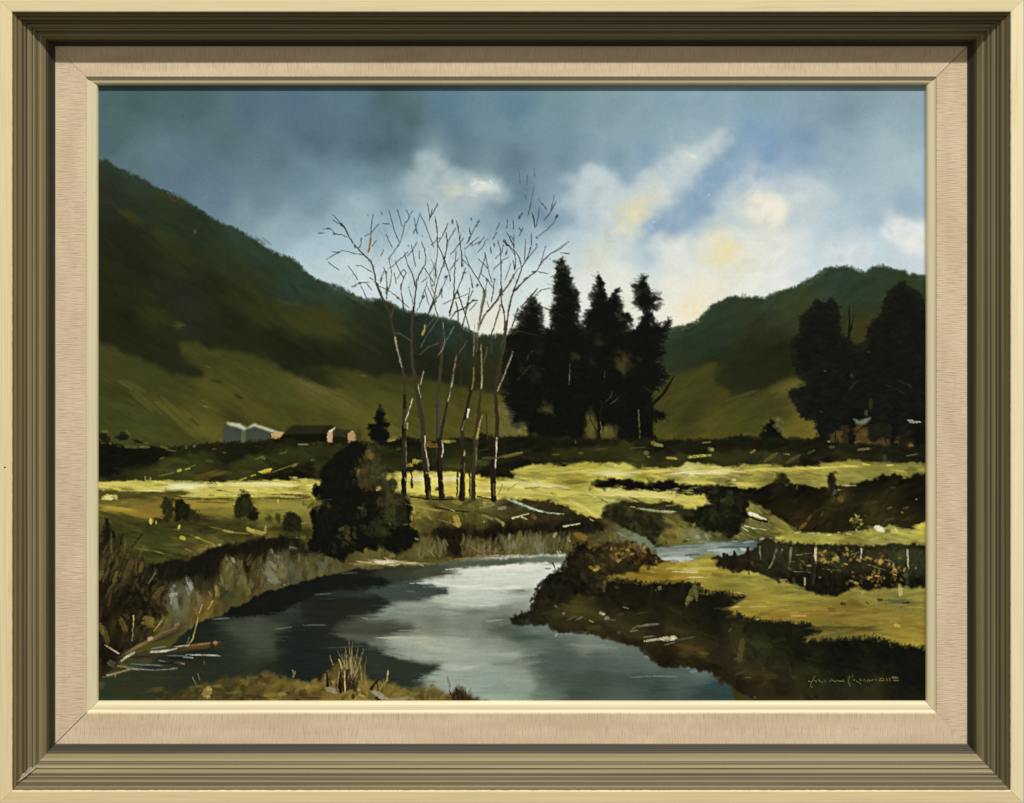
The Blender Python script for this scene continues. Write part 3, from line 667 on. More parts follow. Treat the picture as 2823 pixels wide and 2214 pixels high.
# ---------------------------------------------------------------- fields
FT = P2('src', [(255, 1228)], 'b1', [(40, 160), (200, 180), (500, 210), (700, 205), (900, 195), (1040, 178), (1300, 152), (1500, 152), (1800, 130), (2000, 125)],
        'b2', [(0, 150), (300, 150), (520, 150), (700, 160), (850, 150), (1000, 110), (1200, 150), (1400, 140), (1500, 115), (1700, 110), (1760, 70), (1830, 95), (1900, 130), (2000, 110), (2178, 100)],
        'b3', [(200, 95), (500, 105), (700, 120), (900, 120), (1120, 120), (1300, 130), (1400, 110), (1500, 140), (1800, 130), (2000, 140)],
        'b4', [(0, 140), (150, 120), (250, 110), (290, 85), (340, 115), (520, 130), (720, 120), (850, 125), (1000, 95), (1100, 115), (1240, 150), (1500, 170), (1800, 185), (1950, 200), (2200, 180)],
        'src', [(2570, 1950), (250, 1950)])
FC = np.concatenate([
    K('b1', (120, 300, 15, 17, 9), (300, 250, 20, 22, 12), (200, 400, 14, 16, 9), (450, 340, 18, 20, 11), (500, 430, 56, 62, 29), (300, 480, 46, 50, 24), (700, 380, 62, 68, 32), (600, 270, 22, 23, 12),
      (1000, 330, 52, 58, 26), (1100, 230, 42, 44, 21), (1500, 190, 26, 28, 15), (1700, 330, 60, 66, 30), (1500, 400, 56, 62, 28), (1900, 220, 52, 56, 26), (1950, 450, 26, 28, 14), (1300, 310, 28, 30, 15),
      (800, 460, 54, 60, 28), (2120, 300, 50, 54, 26), (1750, 200, 24, 26, 14), (1250, 500, 48, 52, 26), (1700, 490, 40, 42, 20)),
    K('b2', (150, 250, 40, 42, 21), (100, 420, 42, 44, 22), (850, 300, 36, 40, 19), (850, 400, 46, 52, 24), (1100, 250, 20, 20, 11), (1100, 400, 34, 38, 16), (1450, 260, 28, 32, 15), (1450, 180, 34, 38, 18),
      (1500, 380, 62, 64, 28), (1800, 180, 22, 24, 13), (1800, 330, 60, 62, 30), (2000, 340, 30, 32, 15), (2080, 280, 60, 60, 30), (1800, 430, 22, 22, 11), (2000, 430, 24, 24, 12), (1100, 320, 38, 42, 18)),
    K('b3', (300, 180, 26, 28, 14), (600, 250, 44, 46, 20), (1100, 250, 48, 48, 22), (1500, 200, 32, 34, 16), (1700, 350, 58, 60, 27), (1300, 350, 60, 60, 28), (1000, 300, 44, 46, 20), (300, 330, 32, 34, 17),
      (1900, 180, 24, 26, 14), (2100, 300, 54, 58, 26), (100, 350, 22, 24, 13)),
    K('b4', (150, 170, 26, 28, 14), (200, 290, 46, 50, 23), (450, 250, 44, 48, 22), (700, 190, 24, 26, 14), (650, 300, 64, 64, 30), (800, 320, 52, 48, 24), (1000, 180, 24, 26, 14), (1050, 290, 24, 24, 13),
      (1300, 250, 36, 36, 20), (1300, 320, 60, 62, 30), (1600, 230, 26, 27, 16), (1700, 300, 40, 44, 24), (2000, 280, 34, 38, 24), (2100, 300, 18, 18, 11)),
    # lower fields
    K('b1', (100, 660, 78, 74, 34), (500, 680, 80, 76, 36), (200, 740, 104, 96, 46), (400, 770, 118, 104, 48), (200, 810, 150, 128, 52), (400, 860, 140, 116, 48), (600, 850, 126, 98, 42), (600, 760, 112, 96, 44),
      (1000, 770, 140, 116, 52), (1250, 830, 126, 112, 50), (1150, 900, 84, 78, 34), (1700, 780, 138, 126, 58), (2000, 790, 128, 120, 60), (2100, 900, 110, 102, 50), (1300, 760, 134, 120, 54), (1700, 900, 112, 104, 48),
      (200, 900, 96, 84, 38), (100, 980, 70, 62, 28), (300, 1010, 56, 56, 26), (600, 1020, 48, 54, 24), (900, 980, 50, 54, 25), (1100, 1050, 50, 54, 26), (1300, 1100, 60, 62, 28), (1500, 1010, 64, 62, 28), (500, 1150, 70, 72, 32),
      (600, 1240, 60, 62, 28), (300, 1180, 66, 66, 30), (1050, 1170, 118, 98, 44), (950, 1240, 80, 74, 34), (1200, 1170, 124, 110, 54), (1650, 1040, 110, 100, 48), (1800, 1060, 92, 86, 40), (1900, 1000, 56, 56, 26),
      (2100, 1060, 58, 58, 28), (850, 1290, 62, 62, 28), (400, 1330, 56, 56, 27), (1500, 1090, 74, 72, 34), (1900, 880, 104, 96, 44)),
    K('b2', (1200, 860, 124, 112, 54), (1100, 800, 130, 120, 56), (1400, 800, 92, 86, 40), (1300, 740, 84, 76, 36), (1150, 940, 100, 92, 42), (1500, 900, 112, 102, 46), (1700, 900, 84, 80, 36), (1600, 780, 92, 88, 42),
      (1850, 760, 112, 106, 60), (2000, 820, 80, 66, 40), (1200, 1010, 74, 70, 32), (1800, 960, 74, 70, 32), (2050, 900, 70, 58, 30), (2000, 980, 52, 48, 24), (950, 700, 72, 66, 34), (1500, 720, 84, 78, 38))])
fr = poly(FT, FC, 1, 2.5, 1.5, h=.05)
restroke(fr, 3600, 26, 6, .05, .3, .04, .5, .07, clip=True)
fuzz(FT[1:44], 900, 6, 3, (22, 24, 13), 1.4)
# mid-field slopes: dark tongues
for t, pts, c in [('b1', [(-40, 140), (200, 185), (480, 220), (700, 215), (860, 240), (700, 300), (640, 320), (600, 375), (350, 392), (200, 445), (-40, 520)], (14, 16, 9)),
                  ('b1', [(900, 200), (1040, 180), (1400, 150), (1900, 120), (2178, 130), (2178, 180), (1800, 210), (1600, 260), (1450, 310), (1300, 350), (1250, 320), (1400, 250), (1200, 215), (900, 260), (800, 250)], (26, 28, 14)),
                  ('b1', [(1700, 500), (1850, 420), (2050, 360), (2178, 320), (2178, 520), (1950, 520)], (24, 26, 13)),
                  ('b2', [(820, 150), (960, 110), (1330, 160), (1330, 200), (1000, 200), (860, 190)], (18, 19, 10)), ('b2', [(1100, 370), (1330, 340), (1330, 440), (1250, 430), (1100, 450), (760, 450), (900, 420)], (28, 31, 14)),
                  ('b2', [(1740, 420), (1860, 380), (2000, 360), (2178, 300), (2178, 400), (2000, 480), (1900, 500), (1740, 470)], (22, 23, 11)), ('b2', [(1740, 110), (2178, 100), (2178, 230), (1950, 280), (1740, 300)], (22, 23, 12)),
                  ('b3', [(-20, 100), (750, 120), (1130, 130), (1000, 170), (600, 190), (200, 250), (-20, 280)], (20, 21, 11)), ('b3', [(-20, 440), (130, 395), (240, 360), (200, 320), (-20, 330)], (22, 22, 11)),
                  ('b3', [(400, 380), (560, 400), (700, 370), (850, 345), (700, 330), (500, 340)], (28, 30, 15)), ('b3', [(1300, 130), (2178, 130), (2178, 240), (1900, 250), (1500, 250), (1250, 200)], (25, 27, 14)),
                  ('b4', [(-20, 140), (290, 90), (1000, 100), (1260, 150), (1260, 220), (900, 220), (650, 230), (-20, 200)], (22, 24, 13)), ('b4', [(900, 330), (960, 280), (1200, 250), (1260, 320), (1150, 360), (950, 370)], (22, 23, 12)),
                  ('b4', [(1240, 150), (1950, 200), (2200, 190), (2200, 360), (1900, 350), (1700, 260), (1480, 250), (1300, 240)], (25, 27, 16)), ('b4', [(150, 390), (420, 370), (720, 300), (600, 380), (420, 400)], (50, 50, 24))]:
    r = poly(P(t, pts), c, 2, 3, 2, alpha=.85)
    restroke(r, 60, 18, 5, -.1, .4, .04, .6)
# sunlit strips
S1 = P2('b1', [(-40, 580), (150, 545), (400, 532), (800, 535), (1100, 545), (1400, 535), (1700, 522), (1900, 525), (2100, 515)], 'b2', [(150, 515), (200, 650), (120, 710), (0, 720)],
        'b1', [(2050, 690), (1800, 670), (1500, 690), (1300, 700), (1100, 705), (950, 690), (1000, 650), (900, 615), (700, 615), (550, 642), (300, 632), (-40, 612)])
S1C = K('b1', (60, 590, 168, 158, 84), (400, 580, 176, 164, 84), (550, 620, 180, 168, 84), (950, 580, 196, 188, 132), (1200, 580, 172, 160, 80), (1500, 570, 196, 184, 116), (1800, 560, 182, 172, 96), (1300, 650, 172, 156, 72),
        (1700, 640, 174, 160, 78), (1100, 660, 180, 166, 80), (2050, 560, 166, 156, 74), (2100, 640, 160, 148, 76), (900, 610, 172, 164, 100))
r = poly(S1, S1C, 1, 2.5, 1, h=.12)
restroke(r, 420, 20, 3.5, 0, .12, .05, .6, .12)
S2 = P2('b2', [(760, 455), (1000, 455), (1250, 435), (1500, 440), (1740, 475), (1900, 505), (2050, 500), (2178, 450)],
        'b3', [(0, 442), (130, 402), (250, 362), (420, 362), (560, 392), (700, 362), (850, 347), (1200, 352), (1260, 392), (1500, 402), (1700, 392), (1850, 352), (2178, 390)],
        'b4', [(300, 385), (500, 370), (700, 385), (1000, 390), (1200, 350), (1500, 312), (1560, 350), (2200, 350), (2200, 480), (2020, 470), (1920, 520), (1910, 470), (1800, 465), (1700, 490), (1550, 530), (1440, 580), (1300, 590), (1200, 590), (1080, 612), (960, 575), (850, 570), (740, 560), (640, 550), (560, 580), (420, 610), (220, 620), (100, 580)],
        'b3', [(2178, 600), (2000, 665), (1990, 760), (1950, 830), (1800, 800), (1600, 760), (1400, 745), (1250, 720), (1100, 700), (1000, 760), (900, 900), (800, 890), (600, 800), (450, 740), (200, 720), (0, 710)],
        'b2', [(2050, 700), (1950, 690), (1880, 720), (1700, 690), (1500, 690), (1250, 690), (1000, 660), (890, 640), (890, 560), (780, 510)])
S2C = np.concatenate([
    K('b2', (850, 500, 170, 158, 78), (1150, 510, 190, 180, 120), (950, 600, 172, 160, 80), (1100, 600, 178, 160, 76), (1450, 520, 196, 180, 110), (1450, 610, 186, 166, 78), (1800, 560, 186, 166, 76), (1800, 640, 172, 154, 78),
      (2000, 480, 120, 114, 50), (2100, 560, 190, 180, 104), (2050, 640, 176, 162, 80), (1600, 560, 176, 158, 72)),
    K('b3', (100, 470, 138, 130, 58), (400, 420, 148, 138, 62), (300, 480, 128, 122, 52), (800, 430, 150, 140, 62), (800, 460, 166, 152, 70), (1100, 450, 194, 182, 104), (1500, 440, 184, 168, 82), (1800, 450, 208, 198, 140), (2100, 440, 206, 194, 130),
      (600, 540, 110, 102, 42), (700, 495, 138, 128, 56), (1300, 490, 130, 124, 54), (1400, 370, 90, 86, 36), (1900, 540, 150, 142, 66), (1700, 520, 108, 104, 48), (2100, 515, 120, 114, 60),
      (100, 560, 198, 184, 114), (300, 560, 202, 192, 136), (400, 570, 194, 176, 82), (600, 640, 174, 162, 84), (200, 650, 178, 164, 86), (800, 680, 160, 152, 80), (1000, 670, 184, 174, 108), (1300, 660, 178, 168, 90),
      (1600, 690, 178, 162, 78), (1900, 740, 176, 162, 80), (500, 700, 150, 142, 72), (700, 800, 174, 160, 80), (850, 860, 170, 158, 78), (1000, 740, 138, 134, 74), (1200, 720, 140, 134, 78), (1500, 750, 168, 160, 84), (300, 690, 168, 156, 80)),
    K('b4', (100, 420, 180, 166, 82), (500, 410, 180, 166, 80), (900, 400, 172, 160, 76), (1300, 390, 160, 150, 72), (1100, 400, 176, 162, 76), (1700, 400, 118, 112, 54), (2000, 390, 128, 122, 60), (2000, 430, 108, 104, 50), (1500, 470, 116, 110, 56),
      (1350, 540, 118, 114, 62), (1100, 500, 112, 106, 54), (900, 510, 96, 88, 42), (600, 500, 90, 82, 40), (300, 500, 104, 94, 46), (350, 570, 160, 150, 72), (600, 550, 120, 110, 54), (100, 530, 100, 96, 48), (800, 460, 130, 122, 58), (1350, 330, 110, 104, 46))])
r = poly(S2, S2C, 1, 2.5, 1.2, h=.12)
restroke(r, 1500, 22, 4, .05, .16, .045, .55, .12)
# hedge line through the bright field, dark combe on the right
r = poly(P('b3', [(820, 560), (950, 520), (1200, 520), (1400, 545), (1560, 530), (1600, 510), (1700, 560), (1800, 570), (2000, 580), (2300, 560), (2300, 640), (2100, 640), (2000, 665), (1900, 655), (1700, 655), (1500, 628), (1300, 625), (1100, 600), (900, 600)]), (22, 17, 11), 1, 3, 1.5)
restroke(r, 110, 14, 5, .1, .6, .03, .7)
DC = K('b4', (500, 680, 19, 15, 9), (900, 650, 17, 15, 9), (700, 800, 38, 27, 13), (1000, 900, 44, 32, 16), (1300, 720, 68, 58, 28), (1200, 820, 54, 46, 23), (1500, 630, 22, 20, 11), (1600, 800, 64, 54, 27), (1800, 700, 56, 46, 23), (2000, 600, 18, 15, 9),
       (1900, 750, 26, 22, 12), (1500, 950, 58, 52, 25), (1700, 950, 64, 54, 26), (2000, 900, 52, 42, 21), (1250, 950, 30, 30, 14), (900, 960, 58, 42, 20), (350, 640, 22, 17, 10), (1700, 540, 20, 17, 10), (1300, 880, 30, 26, 13), (1100, 720, 20, 16, 9), (1450, 870, 26, 22, 11), (2100, 750, 20, 16, 10))
r = poly(P('b4', [(200, 625), (420, 610), (560, 580), (640, 550), (740, 560), (850, 570), (960, 575), (1080, 612), (1200, 590), (1300, 590), (1440, 580), (1550, 530), (1700, 490), (1800, 465), (1910, 470), (1920, 520), (2020, 470), (2250, 450),
                  (2250, 990), (1950, 1015), (1820, 990), (1600, 1012), (1300, 1005), (1150, 1008), (830, 1038), (780, 960), (600, 850), (450, 760), (280, 680)]), DC, 1, 3, 1.5, h=.06)
restroke(r, 420, 20, 5, -.5, .35, .05, .55, .08, clip=True)
for pts, c in [([(690, 470), (770, 455), (780, 560), (640, 570)], (40, 38, 20)), ([(1180, 470), (1230, 420), (1255, 460), (1250, 540), (1280, 620), (1240, 700), (1170, 570)], (34, 28, 18))]:
    r = poly(P('b4', pts), c, 1, 3, 2)
    restroke(r, 26, 8, 4, 1., .8, .05, .7)
marks('b4', [(920, 980, 90, 40, -40, 118, 88, 36), (985, 900, 70, 26, -55, 104, 76, 34), (860, 990, 50, 22, -50, 70, 50, 24), (1110, 860, 60, 18, -60, 88, 66, 32), (1300, 710, 60, 60, 40, 110, 82, 38), (1790, 800, 50, 24, -20, 104, 88, 52),
             (1950, 800, 60, 20, -20, 100, 80, 46), (1910, 845, 30, 20, -10, 120, 96, 54), (2055, 715, 16, 14, 0, 170, 160, 130), (1240, 640, 40, 50, 20, 90, 84, 60), (1280, 620, 30, 20, 0, 130, 124, 80), (1380, 575, 180, 14, 0, 176, 168, 116), (860, 590, 14, 60, 10, 110, 100, 40),
             (1820, 600, 60, 30, 0, 60, 52, 30), (230, 520, 40, 26, 0, 190, 184, 150), (1790, 370, 60, 12, 0, 200, 186, 90), (1400, 385, 200, 22, 4, 184, 168, 74), (1550, 365, 80, 20, 10, 190, 176, 90), (1150, 395, 280, 14, -2, 196, 180, 80)])
# far bank triangle and slope left of the combe
r = poly(P('b4', [(180, 680), (300, 720), (450, 770), (600, 855), (780, 965), (850, 1040), (700, 1110), (560, 1100), (480, 1130), (200, 1120), (190, 1000), (290, 900)]),
         K('b4', (330, 790, 132, 124, 70), (500, 850, 124, 114, 60), (700, 970, 116, 106, 50), (780, 1020, 124, 116, 56), (400, 880, 96, 92, 56), (300, 900, 104, 100, 60), (260, 1040, 110, 106, 56), (400, 1040, 86, 86, 52), (550, 1000, 74, 70, 40), (500, 1080, 84, 82, 46), (620, 1060, 104, 96, 48)), 1, 3, 1, h=.1)
restroke(r, 170, 18, 4, .5, .25, .05, .6, .12)
lines('b4', [[(370, 860), (450, 880), (550, 915)], [(390, 850), (470, 870)]], 26, 14, (206, 202, 180), brk=.2)
lines('b4', [[(370, 885), (450, 915), (560, 940)]], 14, 20, (34, 32, 20))
lines('b4', [[(300, 960), (420, 1000), (560, 1020)], [(190, 845), (260, 850)], [(280, 970), (370, 1030)]], 10, 8, (176, 172, 140), brk=.4)
# bright strip of meadow under the combe
r = poly(P('b4', [(560, 1110), (640, 1090), (850, 1042), (1100, 1050), (1400, 1050), (1600, 1012), (1700, 1000), (1850, 995), (2000, 1020), (2080, 980), (2130, 940), (2250, 960), (2250, 1200), (1900, 1200), (1600, 1200), (1200, 1200), (900, 1180)]),
         K('b4', (800, 1090, 150, 140, 68), (1200, 1080, 150, 144, 76), (1600, 1060, 156, 148, 76), (1900, 1060, 168, 160, 86), (2110, 1050, 182, 166, 80), (1000, 1150, 130, 122, 55), (1500, 1150, 108, 104, 54), (1800, 1155, 108, 104, 58), (2050, 1175, 112, 106, 54), (1000, 1060, 156, 148, 80), (1350, 1120, 116, 104, 50)), 1, 3, 1, h=.1)
restroke(r, 260, 22, 4, 0, .12, .045, .5, .1)
marks('b4', [(1680, 1005, 90, 60, 15, 208, 206, 184), (1700, 1020, 70, 40, 10, 216, 212, 190), (1660, 990, 60, 30, -10, 200, 196, 176), (1768, 1030, 44, 60, 80, 90, 72, 52), (1040, 1050, 120, 9, 0, 200, 192, 140), (860, 1050, 60, 14, -10, 190, 180, 120), (1180, 1070, 40, 14, 0, 196, 188, 130),
             (1380, 1060, 60, 14, 10, 190, 182, 120), (1280, 1045, 30, 12, 0, 196, 188, 140), (2110, 980, 40, 60, 0, 190, 168, 66), (1850, 1020, 50, 26, 50, 190, 182, 120), (1455, 1020, 12, 30, 0, 190, 190, 160)])
for j in range(26):
    q = P('b4', [(1465 + rng.normal(0, 28), 950 + rng.normal(0, 40))])[0]
    dab(q[0], q[1], 5, 2.6, float(rng.normal(0, .8)), np.array([(150, 140, 80), (64, 62, 34), (40, 38, 22), (120, 112, 60)][int(rng.integers(4))]) / 255., .8, .12)
# bushes on the far bank
for t, pts, n, base, cols in [
        ('b3', [(940, 960), (980, 850), (1000, 790), (1150, 785), (1300, 825), (1450, 900), (1560, 1010), (1580, 1140), (1450, 1180), (1330, 1110), (1150, 1010), (1020, 990)], 150, (34, 36, 20), [(28, 30, 16), (40, 42, 24), (56, 58, 34), (24, 26, 14), (66, 64, 38)]),
        ('b3', [(1750, 960), (1780, 890), (1880, 850), (1960, 800), (1990, 690), (2080, 620), (2250, 590), (2350, 640), (2390, 740), (2400, 880), (2330, 980), (2300, 1060), (2220, 1085), (2120, 1060), (2000, 1050), (1900, 990)], 330, (20, 22, 12), [(16, 18, 10), (22, 24, 13), (30, 33, 18), (44, 50, 28), (18, 20, 11)]),
        ('b3', [(1500, 740), (1600, 735), (1660, 770), (1580, 800), (1520, 780)], 14, (46, 42, 26), [(40, 38, 22), (60, 56, 34)])]:
    r = poly(P(t, pts), base, 1, 3.5, 2.5, h=.08)
    restroke(r, n, 11, 6, .5, .9, .03, .7, .1, cols)
marks('b4', [(180, 730, 110, 90, 40, 46, 52, 28), (150, 760, 70, 60, 20, 36, 42, 22), (190, 650, 60, 50, 0, 52, 56, 30), (120, 720, 50, 30, -30, 60, 66, 38)])
# near side of the bright field: slope down to the river
r = poly(P2('b2', [(1050, 660), (1500, 700), (1880, 720), (2178, 700)], 'b3', [(30, 720), (400, 730), (560, 800), (780, 890), (920, 910), (1000, 900), (1100, 960), (1300, 1060), (1500, 1180), (1370, 1240), (1200, 1240), (640, 1270), (350, 1270), (0, 1290)],
             'b2', [(1900, 1285), (1500, 1310), (1100, 1340), (1000, 1200), (1100, 1060), (1040, 900), (1000, 760)]),
         np.concatenate([K('b2', (1200, 860, 124, 112, 54), (1100, 780, 132, 122, 58), (1400, 800, 92, 86, 40), (1300, 740, 80, 72, 34), (1150, 960, 98, 90, 41), (1500, 900, 110, 100, 46), (1700, 900, 84, 80, 36), (1600, 780, 92, 88, 42), (1850, 760, 112, 106, 60), (2000, 820, 80, 66, 40),
                           (1200, 1020, 72, 68, 32), (1800, 960, 72, 68, 31), (2050, 900, 68, 56, 30), (1400, 1030, 26, 22, 12), (1600, 1030, 24, 20, 11), (1900, 1020, 20, 19, 11), (2100, 1020, 22, 20, 12), (1200, 1090, 62, 56, 30), (1200, 1180, 98, 88, 46), (1100, 1250, 92, 82, 44),
                           (1300, 1280, 86, 76, 40), (1480, 1180, 46, 34, 20), (1450, 1260, 58, 44, 24), (1700, 1200, 96, 80, 42), (1750, 1100, 62, 52, 28), (1850, 1230, 92, 76, 38), (2050, 1200, 92, 86, 54), (2000, 1100, 64, 62, 38), (2130, 1080, 78, 74, 44), (2130, 1240, 104, 90, 50)),
                         K('b3', (300, 950, 56, 44, 23), (500, 820, 50, 40, 21), (300, 780, 60, 50, 26), (150, 900, 78, 64, 38), (100, 1000, 24, 22, 12), (350, 1010, 26, 23, 13), (600, 960, 40, 34, 18), (800, 1000, 32, 28, 16), (550, 1030, 28, 25, 14), (300, 1150, 98, 100, 80), (100, 1150, 104, 96, 52), (500, 1130, 70, 68, 40),
                           (750, 1100, 114, 90, 40), (1000, 1080, 88, 74, 40), (1200, 1080, 96, 100, 80), (1300, 1130, 100, 110, 100), (1150, 1160, 94, 82, 44), (950, 950, 60, 56, 32), (200, 1230, 92, 84, 46), (600, 1200, 86, 74, 38))]), 1, 2.5, 1.2, h=.07)
restroke(r, 620, 16, 5, .6, .7, .05, .55, .09, clip=True)
for t, pts, c in [('b2', [(1240, 1040), (1400, 1000), (1620, 1010), (1640, 1060), (1700, 1040), (1800, 1000), (2178, 980), (2178, 1060), (1950, 1060), (1880, 1120), (1760, 1080), (1640, 1100), (1560, 1180), (1560, 1280), (1450, 1270), (1420, 1140), (1300, 1090), (1100, 1080)], (24, 20, 11)),
                  ('b3', [(-20, 980), (300, 965), (560, 960), (800, 920), (960, 950), (980, 1000), (800, 1040), (640, 1010), (460, 1050), (300, 1020), (0, 1070)], (22, 20, 12))]:
    r = poly(P(t, pts), c, 2, 3.5, 2.5, alpha=.9)
    restroke(r, 80, 12, 5, 1.2, .5, .05, .7)
lines('b3', [[(20, 715), (150, 770), (270, 815), (400, 850), (560, 862)]], 28, 10, (158, 166, 154), brk=.35)
lines('b3', [[(40, 735), (160, 790), (270, 830)]], 9, 9, (96, 116, 122), brk=.4)
lines('b3', [[(50, 900), (130, 880), (210, 855)], [(560, 985), (720, 955)], [(140, 890), (190, 915)]], 18, 10, (176, 166, 130), brk=.3)
marks('b3', [(260, 890, 60, 40, 40, 118, 84, 36), (840, 920, 60, 14, 30, 176, 166, 120), (470, 1070, 40, 60, 30, 150, 150, 130), (610, 1115, 14, 60, -30, 190, 176, 130), (515, 1110, 16, 80, 0, 128, 124, 96), (300, 1180, 60, 170, -20, 112, 116, 100), (70, 1180, 40, 90, -30, 120, 116, 84), (340, 1210, 36, 110, -10, 110, 112, 98),
             (70, 1278, 80, 20, 0, 190, 176, 120), (500, 1245, 14, 40, -35, 190, 196, 190), (525, 1240, 10, 36, -30, 180, 186, 180), (730, 1080, 130, 70, 20, 118, 96, 42), (1140, 1070, 110, 24, 30, 112, 118, 102), (1290, 1120, 110, 40, 30, 104, 112, 98), (130, 1080, 20, 90, 15, 104, 98, 66),
             (1480, 830, 380, 24, 8, 160, 158, 130), (1620, 835, 140, 16, 4, 196, 196, 180), (1590, 908, 80, 10, 25, 206, 196, 160), (1680, 930, 100, 10, 25, 196, 188, 146), (1620, 775, 90, 8, -4, 150, 146, 116), (1250, 790, 60, 14, 10, 150, 146, 110), (950, 720, 120, 14, 32, 96, 88, 44), (1280, 715, 160, 20, 25, 70, 62, 38),
             (240, 600, 160, 18, -5, 106, 96, 44), (455, 655, 60, 16, 10, 84, 80, 40), (1360, 440, 60, 50, 80, 120, 100, 46), (560, 590, 100, 26, 10, 186, 178, 150), (850, 585, 40, 36, 0, 176, 140, 50), (1620, 685, 90, 26, 12, 196, 160, 50), (1900, 720, 100, 60, 10, 192, 168, 70), (380, 560, 130, 50, 10, 194, 178, 76)])
for j in range(60):       # dotted highlights along the bank top
    q = P('b3', [(rng.uniform(950, 1960), 640 + rng.normal(0, 20))])[0]
    dab(q[0], q[1], float(rng.uniform(6, 16)), 2.2, float(rng.normal(.05, .1)), np.array((206, 196, 128)) / 255., .45, .14, .6)
r = poly(P('b3', [(1560, 860), (1700, 880), (1800, 970), (1830, 1000), (1700, 1010), (1560, 960)]), (98, 92, 48), 2, 3)
restroke(r, 40, 14, 4, .5, .2, .05, .6)
r = poly(P('b3', [(1500, 1180), (1560, 1050), (1640, 1010), (1830, 1000), (1900, 990), (2000, 1050), (2080, 1060), (2200, 1100), (2178, 1140), (1900, 1160), (1700, 1185)]), K('b3', (1600, 1100, 92, 90, 50), (1750, 1080, 104, 100, 56), (1900, 1060, 108, 108, 78), (2050, 1090, 86, 84, 54), (1700, 1150, 104, 104, 62), (1650, 1030, 110, 92, 42)), 1, 3, 2)
restroke(r, 110, 13, 6, .5, .6, .05, .6, .1)
marks('b3', [(1860, 970, 50, 40, -30, 128, 122, 56), (1640, 1045, 90, 30, 20, 112, 92, 40), (1900, 1090, 60, 40, 40, 130, 136, 116), (1990, 1090, 70, 30, 60, 122, 132, 120), (1950, 1138, 120, 10, -4, 150, 156, 140), (1800, 1115, 30, 10, 0, 160, 160, 130)])


def soft(t, items, n=10, al=.4, sp=.2, dry=.5):
    """broad soft brushwork: each item is gone over with n overlapping touches"""
    k = TILE[t][2] / TS
    for (x, y, L, W, an, cr, cg, cb) in items:
        q = P(t, [(x, y)])[0]
        a = math.radians(an)
        for j in range(n):
            ox, oy = rng.normal(0, sp, 2)
            dab(q[0] + k * (L * ox * math.cos(a) - W * oy * math.sin(a)), q[1] + k * (L * ox * math.sin(a) + W * oy * math.cos(a)),
                k * L * float(rng.uniform(.4, .75)), max(1.6, k * W * float(rng.uniform(.3, .6))), a + float(rng.normal(0, .1)),
                np.clip(np.array((cr, cg, cb)) / 255. * float(rng.uniform(.92, 1.08)), 0, 1), al, .08, dry)


# ---------------------------------------------------------------- left meadow
soft('b1', [(500, 660, 900, 50, 0, 78, 74, 35), (300, 690, 500, 40, 0, 72, 68, 32), (250, 740, 600, 50, 3, 104, 96, 46), (240, 810, 480, 60, 8, 152, 130, 54), (420, 860, 380, 60, 12, 142, 118, 48), (560, 860, 320, 120, 10, 128, 100, 42),
            (620, 780, 300, 100, 0, 118, 98, 44), (1000, 770, 500, 90, 0, 138, 116, 52), (1300, 770, 600, 60, 2, 136, 122, 54), (1250, 850, 600, 60, 4, 116, 104, 46), (1750, 780, 700, 90, 0, 138, 126, 58), (1800, 860, 600, 70, 3, 118, 108, 50),
            (2060, 790, 300, 120, 0, 128, 120, 60), (150, 890, 500, 50, 6, 106, 92, 42), (120, 970, 400, 90, 10, 76, 66, 30)], 14, .4)
r = poly(P('b1', [(-40, 850), (150, 860), (300, 872), (480, 905), (560, 922), (800, 945), (950, 900), (1100, 870), (1200, 905), (1400, 920), (1600, 935), (1750, 955), (1950, 1000), (2178, 1010), (2178, 1140), (1700, 1110), (1500, 1150), (1250, 1190), (1050, 1270), (950, 1320), (700, 1350), (500, 1390), (-40, 1420)]),
         K('b1', (60, 930, 78, 66, 30), (200, 1000, 58, 56, 26), (600, 1010, 48, 54, 24), (900, 980, 50, 54, 25), (1100, 930, 44, 46, 22), (1100, 1050, 50, 54, 26), (1300, 1100, 60, 62, 28), (1500, 980, 52, 50, 24), (1400, 1040, 60, 60, 28), (500, 1150, 70, 72, 32), (700, 1100, 58, 62, 28), (600, 1240, 60, 62, 28),
           (300, 1180, 64, 64, 30), (1050, 1170, 116, 96, 43), (900, 1160, 84, 78, 36), (950, 1250, 76, 70, 33), (1200, 1180, 124, 110, 54), (1650, 1040, 96, 88, 42), (1800, 1060, 88, 82, 38), (1900, 1030, 56, 56, 26), (2100, 1070, 56, 56, 27), (850, 1290, 62, 62, 28), (400, 1330, 54, 54, 26), (1500, 1090, 72, 70, 33)), 3, 3, 2, h=.06)
restroke(r, 420, 26, 5, .15, .2, .05, .5, .08)
